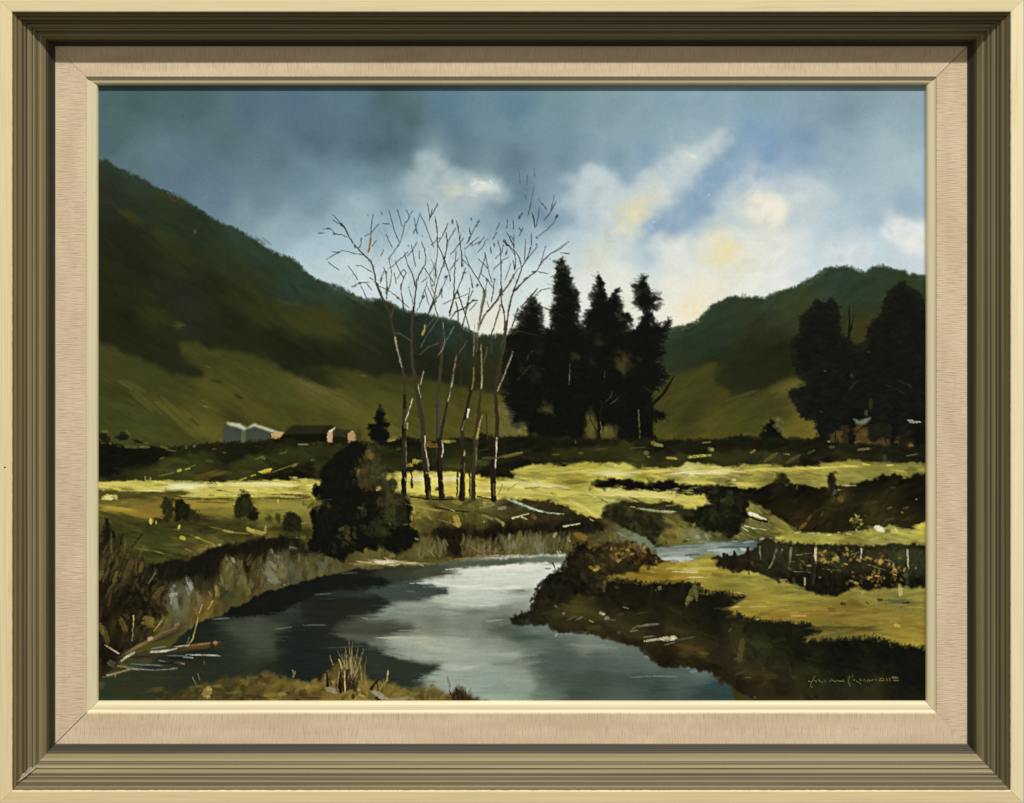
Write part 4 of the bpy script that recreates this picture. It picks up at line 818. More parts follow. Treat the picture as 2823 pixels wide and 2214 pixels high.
marks('b1', [(850, 425, 50, 26, -20, 206, 190, 100), (930, 412, 60, 12, -15, 196, 180, 90), (720, 465, 160, 14, -12, 116, 112, 54), (960, 390, 120, 10, -20, 112, 110, 54), (1720, 430, 110, 40, -15, 208, 188, 74), (1660, 440, 40, 20, 0, 190, 172, 76), (1590, 475, 60, 14, -15, 190, 172, 70), (1490, 508, 80, 12, -20, 200, 184, 84),
             (1900, 400, 300, 14, -20, 120, 116, 56), (2000, 380, 60, 14, -25, 150, 144, 74), (1650, 300, 100, 16, -20, 104, 104, 54), (1690, 300, 50, 30, 20, 100, 100, 52), (1890, 250, 90, 8, -15, 106, 104, 60), (1300, 245, 40, 14, 10, 84, 84, 50), (1200, 210, 50, 10, -10, 120, 112, 72), (1150, 330, 80, 26, 5, 72, 76, 36),
             (370, 190, 150, 30, 5, 96, 92, 48), (500, 190, 110, 26, 0, 100, 96, 52), (700, 195, 90, 26, 15, 110, 92, 46), (760, 222, 100, 12, 10, 112, 104, 54), (920, 190, 26, 40, 0, 96, 96, 66), (1000, 182, 30, 24, 0, 120, 116, 84), (250, 185, 60, 10, 0, 90, 88, 50), (110, 35, 70, 30, 5, 96, 90, 44), (335, 45, 60, 26, 40, 92, 84, 40),
             (440, 128, 60, 12, -20, 110, 104, 60), (520, 150, 40, 12, 10, 100, 94, 54), (90, 150, 60, 12, 0, 90, 88, 56), (160, 155, 30, 20, 20, 96, 90, 60), (510, 505, 16, 50, 0, 150, 144, 84), (560, 510, 20, 40, 10, 140, 134, 76), (400, 535, 140, 16, -4, 150, 142, 76), (680, 300, 60, 14, -20, 110, 108, 64), (2090, 165, 100, 20, 0, 116, 112, 76)])
soft('b1', [(280, 100, 120, 100, 0, 26, 26, 14), (100, 110, 110, 120, 0, 30, 26, 15), (430, 135, 120, 40, 10, 34, 26, 14)], 10, .7)
soft('b1', [(1180, 470, 300, 60, -12, 100, 78, 35), (1060, 500, 140, 40, -10, 92, 70, 32)], 9, .5)
soft('b1', [(940, 585, 330, 44, 0, 204, 198, 166), (1600, 572, 560, 34, 0, 204, 194, 146), (300, 565, 400, 30, 0, 182, 170, 92), (560, 625, 260, 24, 0, 182, 168, 86)], 12, .5, .25)
marks('b1', [(870, 590, 150, 16, 6, 222, 220, 202), (1000, 578, 160, 12, -6, 216, 212, 190), (1480, 570, 260, 10, 0, 216, 208, 170), (1800, 570, 200, 12, 3, 212, 202, 156), (1650, 632, 160, 12, -4, 214, 204, 140), (1100, 640, 180, 26, -4, 196, 182, 106), (960, 682, 200, 10, 0, 196, 182, 120), (1020, 700, 200, 10, 3, 92, 76, 40),
             (1180, 570, 120, 60, 10, 88, 84, 42), (1250, 625, 60, 30, 0, 90, 82, 40), (1220, 515, 160, 50, -5, 42, 42, 20), (1290, 525, 80, 24, 0, 48, 46, 24), (1150, 710, 520, 7, -1, 64, 46, 28), (1180, 745, 320, 10, 2, 84, 60, 32), (1350, 665, 160, 14, 0, 110, 96, 46), (1170, 672, 60, 20, 0, 80, 66, 36),
             (1950, 665, 440, 14, 1, 66, 46, 32), (1850, 705, 380, 12, 2, 72, 50, 32), (2080, 690, 200, 36, 3, 58, 40, 32), (1960, 690, 240, 16, 2, 176, 160, 92), (1780, 680, 120, 10, 0, 150, 134, 70), (2010, 510, 120, 40, 20, 120, 114, 60), (2010, 500, 50, 30, 0, 170, 164, 110), (2020, 600, 70, 20, 0, 110, 104, 52), (1830, 535, 100, 12, -6, 150, 142, 74), (1400, 548, 40, 20, 0, 96, 90, 46),
             (150, 690, 90, 50, 5, 210, 202, 136), (130, 700, 90, 44, 10, 206, 198, 130), (212, 690, 50, 44, 60, 200, 192, 124), (90, 712, 40, 18, 0, 180, 172, 110), (300, 745, 60, 12, 0, 130, 120, 58), (400, 750, 80, 10, 2, 116, 108, 56), (568, 935, 40, 52, 0, 206, 182, 96), (620, 945, 16, 34, 0, 176, 158, 84), (850, 990, 24, 46, 20, 206, 190, 110), (830, 1018, 80, 12, 8, 128, 92, 56),
             (885, 1100, 60, 40, 20, 190, 172, 72), (1035, 1098, 50, 20, 10, 160, 148, 76), (1230, 1185, 90, 26, -30, 176, 164, 110), (1050, 1275, 120, 16, 12, 150, 138, 96), (940, 1220, 90, 14, 20, 130, 114, 58), (1340, 1035, 110, 26, 10, 150, 142, 78), (1450, 1050, 220, 10, 6, 130, 120, 60), (1230, 1005, 160, 10, 14, 112, 108, 62), (1620, 1040, 190, 44, 12, 158, 146, 70), (1560, 1020, 90, 40, 30, 166, 154, 76),
             (1710, 1030, 30, 100, 5, 150, 138, 66), (1990, 1105, 90, 20, -10, 140, 132, 80), (2090, 1095, 60, 40, 0, 96, 94, 48), (440, 1030, 90, 12, 10, 76, 82, 48), (480, 985, 60, 10, -8, 74, 76, 44), (620, 1040, 80, 12, 15, 72, 76, 44), (550, 1225, 300, 14, 10, 100, 94, 44), (650, 1245, 90, 14, 15, 126, 114, 56), (1100, 1125, 260, 12, 22, 140, 124, 62), (1840, 735, 14, 40, 0, 190, 176, 110), (960, 885, 30, 12, 0, 110, 106, 66)])
# small bushes in the meadow
for pts, n, ang, cols in [([(690, 920), (680, 790), (690, 680), (715, 720), (780, 710), (785, 800), (760, 920)], 46, 1.5, [(44, 46, 22), (34, 36, 17), (60, 58, 28)]),
                          ([(810, 920), (820, 740), (870, 720), (910, 750), (960, 790), (960, 860), (900, 930)], 60, 1.5, [(26, 28, 13), (20, 22, 10), (36, 38, 18)]),
                          ([(950, 930), (960, 850), (1010, 830), (1050, 860), (1050, 920)], 24, 1.3, [(48, 46, 22), (36, 36, 18)]),
                          ([(1420, 900), (1405, 840), (1440, 700), (1490, 610), (1550, 680), (1590, 770), (1600, 900)], 90, 1.4, [(40, 42, 20), (48, 50, 25), (32, 34, 16)]),
                          ([(1540, 900), (1560, 860), (1620, 790), (1640, 850), (1600, 910)], 26, 1.2, [(22, 24, 12), (28, 30, 14)]),
                          ([(1730, 920), (1745, 830), (1770, 920)], 9, 1.4, [(70, 64, 30)]), ([(1815, 920), (1835, 840), (1860, 930)], 10, 1.4, [(62, 58, 27)]),
                          ([(1880, 1010), (1910, 900), (1970, 840), (2010, 880), (2060, 900), (2060, 1000), (1950, 1030)], 90, 1.2, [(26, 28, 14), (34, 35, 18), (40, 40, 20)]),
                          ([(60, 1220), (90, 1080), (120, 960), (130, 925), (150, 990), (190, 1090), (230, 1220)], 100, 1.2, [(26, 27, 17), (32, 32, 20), (22, 23, 14)])]:
    tree('b1', pts, n, 9, 3.2, ang, cols, 3, 1.5, cols[0], 1, .7)
grade(pmask(FT, 1, 2.5, 1.5), tone((.95, .91, .80), (1.08, 1.10, 1.02), .12, .36))
Y1, Y2, Y3 = (212, 202, 126), (200, 188, 98), (222, 215, 162)
soft('b1', [(300, 560, 560, 34, 0, *Y2), (950, 580, 420, 36, 0, *Y3), (560, 622, 300, 20, 1, *Y1), (1500, 568, 560, 30, 0, *Y1), (1800, 560, 420, 26, 0, *Y3), (1250, 650, 420, 26, 1, *Y2), (1800, 635, 420, 24, 0, *Y2), (1450, 600, 500, 20, 0, *Y2), (80, 585, 200, 30, 0, *Y2), (1050, 665, 260, 22, 0, *Y2)], 14, .5, .26, .5)
soft('b2', [(850, 490, 300, 40, 0, *Y2), (1150, 510, 220, 36, 0, *Y3), (1450, 515, 260, 36, 0, *Y3), (1000, 600, 420, 40, 1, *Y2), (1450, 600, 420, 40, 1, *Y2), (1800, 560, 300, 46, 3, *Y2), (2080, 560, 300, 46, 3, *Y1), (1800, 630, 300, 30, 4, *Y1), (2050, 640, 260, 36, 5, *Y2)], 14, .5, .26, .5)
soft('b3', [(120, 560, 360, 44, 2, *Y1), (320, 570, 260, 40, 5, *Y3), (200, 640, 500, 40, 4, *Y2), (600, 650, 500, 40, 6, *Y2), (750, 790, 360, 40, 20, *Y2), (850, 850, 200, 36, 30, *Y2), (1050, 665, 420, 30, 2, *Y1), (1400, 655, 500, 30, 2, *Y1), (1700, 690, 420, 40, 6, *Y2), (1880, 730, 240, 50, 8, *Y2), (1500, 690, 420, 26, 4, *Y1), (800, 430, 500, 26, -3, *Y2), (1080, 450, 420, 26, -1, *Y3),
            (1500, 430, 420, 26, 0, *Y2), (1850, 450, 520, 30, 0, *Y3), (2120, 440, 240, 34, 0, *Y3), (450, 410, 420, 26, -5, 186, 176, 84), (1900, 545, 260, 22, 0, *Y2), (300, 480, 420, 30, 0, 150, 143, 60), (650, 545, 320, 40, 0, 118, 110, 44)], 14, .5, .26, .5)
soft('b4', [(150, 430, 420, 36, 0, *Y1), (600, 415, 500, 26, 0, *Y2), (1050, 400, 420, 20, -2, *Y2), (1400, 385, 260, 18, 0, *Y2), (350, 565, 360, 34, 0, *Y2), (1700, 400, 500, 30, 0, 128, 122, 58)], 12, .5, .26, .5)
marks('b3', [(1510, 170, 90, 34, 10, 156, 150, 84), (1460, 155, 60, 44, 40, 120, 116, 60), (1385, 250, 50, 44, 0, 110, 108, 56), (1410, 290, 34, 26, 0, 116, 112, 56), (1890, 283, 190, 30, -6, 196, 180, 84), (1990, 275, 110, 24, -4, 160, 150, 72), (1640, 302, 110, 24, 5, 190, 176, 86), (2030, 215, 60, 44, 20, 104, 102, 58), (60, 270, 200, 30, -14, 110, 104, 56), (730, 250, 60, 18, 0, 110, 104, 60), (480, 265, 80, 18, 0, 86, 82, 42), (1990, 145, 90, 16, -6, 130, 124, 68), (1300, 198, 160, 10, -4, 92, 88, 48), (680, 140, 16, 30, 0, 90, 92, 70), (930, 212, 120, 16, -4, 66, 66, 36)])
marks('b4', [(590, 300, 160, 40, -35, 84, 86, 42), (420, 235, 60, 30, -30, 126, 120, 60), (760, 262, 70, 16, 8, 130, 124, 78), (1000, 240, 90, 26, -25, 84, 78, 42), (1530, 212, 130, 26, -6, 122, 114, 72), (2010, 270, 110, 14, -10, 104, 108, 70), (1210, 190, 60, 24, 0, 84, 88, 62), (820, 310, 160, 40, -30, 84, 74, 38), (1740, 300, 40, 70, 0, 70, 68, 34), (1180, 135, 26, 18, 0, 140, 136, 100), (10, 215, 40, 30, 0, 150, 144, 70)])
# ---------------------------------------------------------------- river
WT = P2('c1', [(-40, 1480), (-40, 1230), (100, 1200), (250, 1150), (500, 1100), (650, 980), (780, 880), (850, 790), (960, 690), (1040, 615), (1200, 590), (1300, 540), (1340, 490), (1500, 450), (1580, 380), (1700, 330), (1900, 290), (2050, 240)],
        'c2', [(0, 215), (150, 180), (280, 150), (380, 120), (500, 100), (700, 95), (900, 75), (1100, 62), (1350, 45), (1500, 22), (1750, -30), (1900, -30), (2178, -30)],
        'b3', [(350, 1270), (600, 1258), (800, 1258)], 'c3', [(700, 100), (700, 700), (1500, 900), (2200, 1150), (2300, 1480)])
WC = np.concatenate([
    K('c1', (1500, 600, 52, 60, 54), (1600, 680, 82, 90, 78), (1400, 700, 68, 76, 64), (1700, 780, 68, 74, 62), (1600, 950, 48, 54, 40), (1300, 1100, 38, 46, 36), (1000, 1200, 42, 48, 35), (2050, 750, 30, 38, 34), (2000, 950, 24, 32, 30), (2100, 500, 52, 60, 54), (1950, 480, 54, 62, 54), (600, 1200, 46, 52, 37),
      (300, 1300, 48, 52, 33), (100, 1390, 42, 54, 40), (1150, 700, 26, 32, 26), (1300, 820, 38, 44, 36), (1900, 640, 44, 52, 44), (1000, 1050, 36, 42, 32), (1750, 400, 18, 22, 18), (1450, 520, 20, 24, 18), (2000, 330, 18, 22, 18), (1100, 850, 30, 36, 28), (1800, 1060, 36, 42, 34)),
    K('c2', (300, 240, 20, 24, 20), (100, 260, 19, 23, 19), (600, 200, 28, 30, 24), (900, 130, 58, 60, 44), (1300, 130, 66, 70, 54), (1100, 90, 68, 70, 52), (1500, 60, 76, 80, 62), (1700, 20, 88, 94, 74), (900, 300, 64, 76, 74), (1200, 330, 60, 72, 70), (1380, 335, 64, 74, 70), (500, 350, 50, 60, 58), (300, 360, 46, 56, 56), (200, 450, 28, 30, 26),
      (700, 430, 32, 36, 30), (400, 500, 34, 36, 28), (100, 600, 34, 38, 32), (700, 210, 34, 38, 32), (950, 220, 40, 46, 40), (600, 680, 70, 74, 64), (850, 700, 66, 70, 58), (450, 780, 82, 88, 80), (300, 680, 54, 58, 48), (100, 850, 30, 36, 32), (400, 950, 34, 40, 36), (700, 1050, 50, 56, 46), (900, 1150, 54, 58, 44), (1250, 1080, 56, 62, 50),
      (1000, 1250, 46, 54, 46), (100, 1100, 30, 36, 32), (600, 1150, 46, 52, 42), (150, 720, 32, 38, 34)),
    K('c2', (1700, 120, 196, 202, 196), (2000, 100, 210, 214, 210), (2100, 200, 200, 206, 202), (1400, 230, 188, 194, 186), (1700, 220, 196, 202, 196), (1600, 290, 210, 214, 208), (1650, 400, 186, 196, 190), (1900, 400, 190, 198, 192), (2100, 350, 122, 134, 130), (1450, 430, 174, 184, 176), (1100, 460, 138, 148, 138),
      (900, 500, 122, 132, 122), (1300, 520, 126, 136, 128), (1700, 530, 110, 120, 112), (2000, 520, 102, 112, 106), (2100, 470, 128, 138, 132), (1000, 580, 122, 130, 122), (1300, 620, 106, 116, 106), (1600, 650, 116, 126, 116), (1900, 680, 100, 110, 102), (1300, 700, 110, 118, 108), (1000, 800, 160, 166, 152), (1200, 830, 166, 170, 156),
      (1400, 900, 160, 170, 160), (900, 850, 146, 154, 144), (700, 830, 108, 116, 108), (900, 950, 122, 132, 126), (1200, 960, 150, 158, 150), (1600, 900, 144, 156, 148), (1900, 900, 136, 148, 142), (2100, 950, 128, 142, 136), (1500, 1080, 160, 172, 166), (1800, 1100, 148, 162, 156), (1300, 1200, 148, 160, 152), (1600, 1250, 140, 154, 148),
      (2000, 1250, 124, 140, 136), (2000, 1380, 118, 134, 130), (1800, 1380, 122, 138, 132), (700, 600, 96, 104, 96)),
    K('c3', (200, 80, 214, 216, 210), (400, 100, 200, 206, 202), (100, 180, 198, 204, 198), (200, 230, 190, 198, 192), (60, 290, 214, 216, 210), (200, 300, 158, 166, 158), (100, 350, 100, 110, 104), (100, 420, 148, 158, 152), (150, 480, 138, 148, 140), (100, 540, 104, 114, 108), (20, 620, 108, 118, 108), (100, 720, 74, 86, 80), (300, 700, 106, 118, 114),
      (200, 800, 70, 84, 80), (450, 700, 98, 112, 110), (600, 790, 96, 108, 104), (800, 880, 122, 132, 124), (1000, 870, 114, 124, 118), (500, 830, 78, 90, 84), (100, 900, 118, 128, 120), (300, 870, 98, 110, 104), (150, 1020, 118, 128, 120), (400, 1050, 72, 84, 78), (600, 1000, 72, 84, 80), (900, 1000, 78, 90, 86), (1200, 1000, 92, 104, 100), (1100, 900, 98, 110, 104),
      (1400, 1050, 92, 106, 104), (100, 1150, 132, 144, 136), (300, 1110, 78, 90, 82), (180, 1250, 130, 142, 134), (500, 1200, 70, 82, 76), (900, 1200, 64, 76, 70), (1300, 1200, 68, 80, 76), (1700, 1150, 78, 92, 90), (1950, 1180, 94, 108, 106), (1500, 1300, 58, 72, 68), (2000, 1350, 48, 62, 62), (800, 1350, 66, 78, 72), (400, 1380, 96, 110, 104), (700, 1400, 62, 74, 68),
      (100, 1380, 110, 124, 118), (2100, 1380, 44, 60, 62), (1150, 1120, 76, 88, 84), (250, 1380, 108, 122, 116)), K('c4', (60, 1300, 50, 72, 78), (200, 1380, 46, 66, 70))])
wr = poly(WT, WC, 1, 1.5, 1, h=.02)
# reflections with edges
for t, pts, c, f in [('c1', [(1240, 580), (1340, 490), (1500, 450), (1580, 380), (1700, 330), (1900, 290), (2178, 205), (2178, 400), (2000, 450), (1900, 520), (1750, 560), (1400, 585)], (17, 21, 16), 1),
                     ('c2', [(-30, 215), (150, 180), (300, 150), (520, 170), (800, 180), (900, 250), (700, 290), (550, 320), (200, 335), (-30, 380)], (19, 23, 19), 2),
                     ('c2', [(-30, 400), (200, 390), (450, 375), (620, 395), (780, 380), (880, 430), (830, 470), (740, 510), (560, 560), (400, 600), (300, 660), (260, 720), (330, 790), (430, 830), (600, 850), (760, 920), (900, 990), (1020, 1030), (1180, 1060), (1330, 1060), (1340, 1100), (1230, 1160), (1180, 1230), (1080, 1280), (950, 1310), (600, 1250), (-30, 1300)], None, 2),
                     ('c2', [(1050, 205), (1250, 260), (1400, 300), (1440, 330), (1430, 365), (1280, 405), (1050, 435), (880, 438), (700, 360), (560, 340), (700, 290), (900, 265)], (62, 73, 70), 1),
                     ('c2', [(350, 118), (700, 95), (1100, 62), (1400, 50), (1800, 10), (2178, -10), (2178, 50), (1800, 75), (1420, 100), (1590, 130), (1560, 160), (1350, 178), (1080, 200), (900, 190), (700, 160), (520, 150)], None, 1),
                     ('c2', [(1960, 310), (2100, 295), (2250, 310), (2250, 350), (2050, 350)], (112, 124, 118), 2), ('c2', [(1780, 650), (1900, 620), (2178, 600), (2178, 860), (2050, 790), (1850, 720)], (78, 88, 80), 4),
                     ('c2', [(280, 700), (500, 660), (800, 640), (1100, 660), (1080, 740), (900, 770), (700, 780), (400, 770)], (66, 70, 60), 4)]:
    col = c
    if c is None:
        col = K('c2', (100, 600, 34, 38, 32), (200, 450, 28, 30, 26), (700, 430, 32, 36, 30), (400, 500, 34, 36, 28), (100, 850, 30, 36, 32), (400, 950, 34, 40, 36), (700, 1050, 50, 56, 46), (900, 1150, 54, 58, 44), (1250, 1080, 56, 62, 50), (1000, 1250, 46, 54, 46), (100, 1100, 30, 36, 32), (600, 1150, 46, 52, 42),
                (900, 130, 58, 60, 44), (1300, 130, 66, 70, 54), (1500, 150, 70, 74, 58), (1800, 40, 84, 90, 70), (2100, 20, 88, 96, 80), (500, 130, 24, 26, 20))
    poly(P(t, pts), col, f, 2.5, 1.2, alpha=.92, h=.03)
for t, pts, c, f, al in [('c1', [(1230, 690), (1500, 640), (1800, 620), (1990, 650), (1900, 700), (1880, 760), (1900, 900), (1800, 1000), (1550, 1000), (1500, 800), (1400, 740)], (70, 77, 68), 5, .7), ('c1', [(1830, 740), (2000, 690), (2200, 660), (2200, 1260), (2000, 1220), (1850, 1050), (1820, 900)], (27, 34, 32), 4, .8),
                         ('c2', [(1430, 105), (1900, 70), (2178, 58), (2500, 50), (2700, 80), (2560, 160), (2450, 280), (2178, 300), (1960, 310), (1700, 300), (1450, 330), (1440, 300), (1250, 255), (1080, 215), (1350, 178), (1560, 165), (1600, 130)], (198, 204, 202), 2, .75),
                         ('c2', [(1280, 400), (1430, 370), (1450, 330), (1960, 312), (2050, 350), (2178, 360), (2300, 400), (1900, 460), (1600, 480), (1400, 460), (1200, 440)], (186, 195, 192), 3, .7),
                         ('c2', [(880, 440), (1100, 435), (1280, 410), (1400, 470), (1600, 490), (1500, 540), (1100, 550), (700, 600), (620, 590), (760, 530), (800, 480)], (134, 144, 138), 3, .7),
                         ('c2', [(700, 775), (1000, 775), (1400, 790), (1700, 800), (1500, 860), (1700, 900), (2178, 930), (2178, 1000), (1700, 1010), (1400, 1060), (1330, 1052), (1180, 1045), (1020, 1015), (880, 960), (1000, 930), (1200, 900), (900, 860)], (152, 162, 156), 4, .7),
                         ('c2', [(1340, 1095), (1500, 1060), (1900, 1080), (2178, 1100), (2300, 1250), (2250, 1440), (1800, 1440), (1640, 1350), (1430, 1350), (1280, 1220), (1190, 1200), (1240, 1150)], (142, 156, 152), 4, .65),
                         ('c2', [(400, 830), (600, 850), (760, 915), (900, 985), (1020, 1025), (1180, 1055), (1330, 1058), (1340, 1098), (1230, 1155), (1180, 1225), (1080, 1275), (950, 1305), (700, 1240), (500, 1150), (300, 1000)], (40, 47, 40), 2, .6),
                         ('c2', [(1380, 45), (1800, 10), (2178, -10), (2600, -20), (2600, 40), (2178, 55), (1800, 72), (1440, 98)], (84, 92, 78), 1, .8)]:
    poly(P(t, pts), c, f, 2.5, 2., alpha=al, h=.03)
restroke(wr, 1700, 36, 3.2, .0, .05, .02, .45, .03, dry=.6, clip=True)
soft('c2', [(1750, 130, 760, 60, -2, 200, 206, 200), (2000, 90, 420, 40, -2, 214, 218, 214), (1500, 225, 560, 60, 0, 190, 196, 188), (1900, 220, 560, 60, 0, 204, 208, 204), (1650, 290, 640, 30, 2, 216, 220, 214), (1600, 380, 500, 70, -3, 188, 198, 192), (1500, 440, 560, 50, 2, 176, 186, 178), (2000, 300, 360, 20, 0, 206, 210, 206),
            (1150, 470, 560, 50, -4, 140, 150, 140), (1100, 575, 900, 26, -2, 126, 134, 126), (1050, 800, 520, 40, 2, 168, 172, 158), (1200, 840, 520, 60, 4, 168, 172, 158), (1350, 900, 460, 80, 5, 162, 172, 162), (1200, 980, 420, 60, 4, 152, 160, 152), (900, 960, 300, 50, 8, 122, 132, 126), (1550, 1090, 420, 100, 0, 160, 172, 166),
            (1350, 1190, 300, 90, 0, 150, 162, 154), (1700, 660, 500, 120, 0, 114, 124, 114), (1700, 530, 700, 40, 0, 110, 120, 112), (560, 690, 420, 60, 4, 72, 78, 68), (500, 780, 360, 50, 6, 84, 90, 82)], 14, .3, .22, .6)
soft('c3', [(150, 85, 420, 50, 0, 214, 216, 210), (150, 180, 360, 60, -2, 198, 204, 198), (60, 285, 300, 30, 0, 218, 218, 212), (120, 410, 300, 50, -4, 150, 160, 154), (150, 470, 260, 40, -3, 138, 148, 140), (850, 880, 500, 50, 3, 124, 134, 126), (150, 1020, 360, 120, 0, 120, 130, 122), (650, 1020, 800, 120, 4, 74, 86, 82), (150, 1200, 340, 120, 5, 134, 146, 138), (900, 1200, 1200, 120, 2, 66, 78, 72),
            (180, 790, 360, 80, 0, 70, 84, 78), (1850, 1170, 360, 50, 2, 92, 106, 104)], 14, .28, .22, .6)
marks('c2', [(180, 355, 160, 10, -4, 110, 124, 124), (440, 145, 150, 16, -3, 78, 84, 78), (120, 665, 180, 16, 0, 84, 92, 88), (610, 600, 60, 12, 10, 140, 146, 138), (1180, 245, 130, 12, 0, 200, 206, 198), (1075, 248, 50, 8, 0, 190, 196, 188), (1010, 718, 140, 10, -2, 140, 148, 140), (1900, 620, 180, 12, -6, 150, 160, 156), (1060, 328, 90, 12, 4, 92, 106, 106), (1500, 560, 180, 10, -4, 150, 158, 150),
             (220, 403, 160, 8, 0, 52, 58, 54), (420, 885, 380, 6, -3, 78, 86, 80), (820, 790, 220, 8, -2, 180, 184, 170), (1480, 105, 160, 10, -3, 214, 218, 212), (1800, 470, 260, 10, -2, 200, 206, 200)])
marks('c3', [(600, 755, 200, 12, -2, 140, 156, 156), (490, 760, 60, 26, -40, 140, 154, 154), (860, 768, 60, 12, 0, 130, 144, 142), (1340, 1182, 240, 12, -3, 116, 128, 124), (1560, 1178, 240, 14, 2, 120, 132, 128), (1860, 1130, 80, 30, -10, 116, 132, 132), (1820, 1100, 160, 12, 2, 100, 116, 116), (1400, 985, 60, 14, 15, 124, 138, 134), (1550, 1085, 70, 12, 10, 110, 124, 122), (1270, 865, 60, 14, -20, 120, 132, 126)])
marks('c1', [(1270, 600, 160, 16, -5, 110, 120, 114), (1900, 695, 180, 14, -8, 112, 122, 112), (1930, 330, 90, 10, 0, 40, 48, 42), (2120, 670, 80, 10, 6, 84, 94, 88)])
lines('b3', [[(448, 1350), (475, 1415)]], 10, 8, (40, 38, 28))
grade(wr, tone((.95, .96, .90), (1.05, 1.04, .99), .2, .6))
# upper reach
r = poly(P2('b3', [(1360, 1240), (1500, 1195), (1700, 1182), (2000, 1150), (2178, 1135)], 'b4', [(200, 1130), (480, 1130), (490, 1160), (440, 1215), (330, 1270), (100, 1290), (0, 1295)], 'b3', [(2000, 1295), (1860, 1335), (1800, 1355), (1600, 1362), (1500, 1315), (1390, 1270)]),
         np.concatenate([K('b3', (1500, 1230, 106, 122, 120), (1700, 1205, 98, 114, 118), (1900, 1240, 128, 144, 146), (1700, 1310, 176, 186, 192), (1600, 1340, 160, 170, 172), (2100, 1220, 164, 176, 178), (2000, 1280, 110, 124, 124)), K('b4', (100, 1160, 104, 126, 138), (300, 1170, 74, 92, 100), (100, 1230, 158, 170, 170), (350, 1230, 148, 158, 158), (50, 1270, 110, 126, 124), (440, 1180, 70, 86, 92))]), 1, 1.5, 1, h=.05)
restroke(r, 120, 22, 3, 0, .06, .03, .6, .06)
grade(r, tone((1.0, .98, .84), (1.04, 1.0, .90)))
marks('b3', [(1700, 1315, 300, 50, 0, 184, 192, 186), (2080, 1225, 200, 16, -2, 190, 200, 198), (1850, 1268, 160, 16, -2, 60, 76, 78), (1580, 1278, 80, 10, 0, 70, 84, 82), (1800, 1195, 260, 8, -3, 70, 88, 96)])
marks('b4', [(120, 1225, 200, 26, 0, 166, 178, 176), (320, 1215, 60, 30, 20, 190, 198, 190), (380, 1140, 120, 16, -8, 160, 172, 168), (240, 1135, 60, 12, 0, 150, 162, 160), (250, 1190, 380, 16, -1, 62, 82, 94)])
# ---------------------------------------------------------------- left cliff and undercut bank
r = poly(P2('b1', [(480, 1395), (700, 1350), (950, 1320), (1050, 1270), (1250, 1190), (1500, 1150), (1700, 1110), (1950, 1100), (2250, 1150)], 'b2', [(300, 1290), (500, 1250), (700, 1210), (950, 1210), (1100, 1130), (1150, 1340)], 'c2', [(1100, 62), (700, 95), (500, 100), (380, 120), (280, 150), (150, 180), (0, 215)],
             'c1', [(2050, 240), (1900, 290), (1700, 330), (1580, 380), (1500, 450), (1340, 490), (1300, 540), (1200, 590), (1040, 620), (960, 700), (800, 760), (600, 740), (450, 600), (450, 200)]),
         np.concatenate([K('c1', (1300, 150, 98, 92, 52), (1450, 200, 94, 90, 50), (1350, 60, 84, 78, 42), (1600, 150, 80, 64, 33), (1560, 60, 44, 34, 18), (1800, 150, 126, 124, 96), (1900, 100, 122, 114, 76), (2000, 150, 78, 84, 64), (2100, 150, 90, 90, 55), (2050, 60, 84, 82, 52), (800, 350, 132, 136, 118), (950, 300, 116, 112, 92), (850, 500, 108, 108, 78),
                           (1050, 420, 108, 92, 50), (1150, 500, 120, 94, 40), (1000, 570, 116, 90, 40), (1350, 350, 68, 70, 45), (1500, 320, 100, 90, 44), (1700, 270, 88, 78, 42), (700, 600, 100, 94, 52), (540, 620, 124, 100, 44), (700, 160, 24, 24, 13), (1000, 110, 28, 23, 13), (1200, 110, 32, 25, 14), (560, 130, 26, 28, 16), (700, 300, 40, 34, 18), (1150, 250, 52, 42, 22), (1050, 200, 34, 28, 15),
                           (900, 130, 24, 21, 12), (2170, 40, 70, 70, 46), (600, 450, 50, 42, 22), (880, 650, 92, 92, 66)),
                         K('b1', (1500, 1200, 22, 20, 12), (1250, 1260, 20, 18, 11), (1750, 1160, 26, 22, 13), (1700, 1250, 44, 36, 20), (1950, 1180, 22, 21, 13), (2100, 1260, 62, 62, 42), (1000, 1350, 22, 21, 12), (700, 1420, 22, 23, 13), (1400, 1330, 70, 62, 34), (1800, 1330, 108, 108, 84), (2050, 1350, 80, 80, 52)),
                         K('b2', (100, 1280, 84, 82, 48), (50, 1400, 92, 90, 52), (200, 1350, 86, 88, 64), (300, 1330, 92, 84, 48), (440, 1370, 92, 82, 46), (600, 1240, 104, 94, 50), (800, 1240, 104, 94, 54), (700, 1370, 92, 86, 48), (1000, 1270, 98, 90, 50), (400, 1260, 40, 36, 20), (150, 1220, 60, 58, 34), (600, 1320, 112, 102, 58), (1080, 1200, 80, 74, 40))]), 1, 2.5, 1.5, h=.08)
restroke(r, 900, 22, 7, 1.75, .3, .05, .55, .1, clip=True)
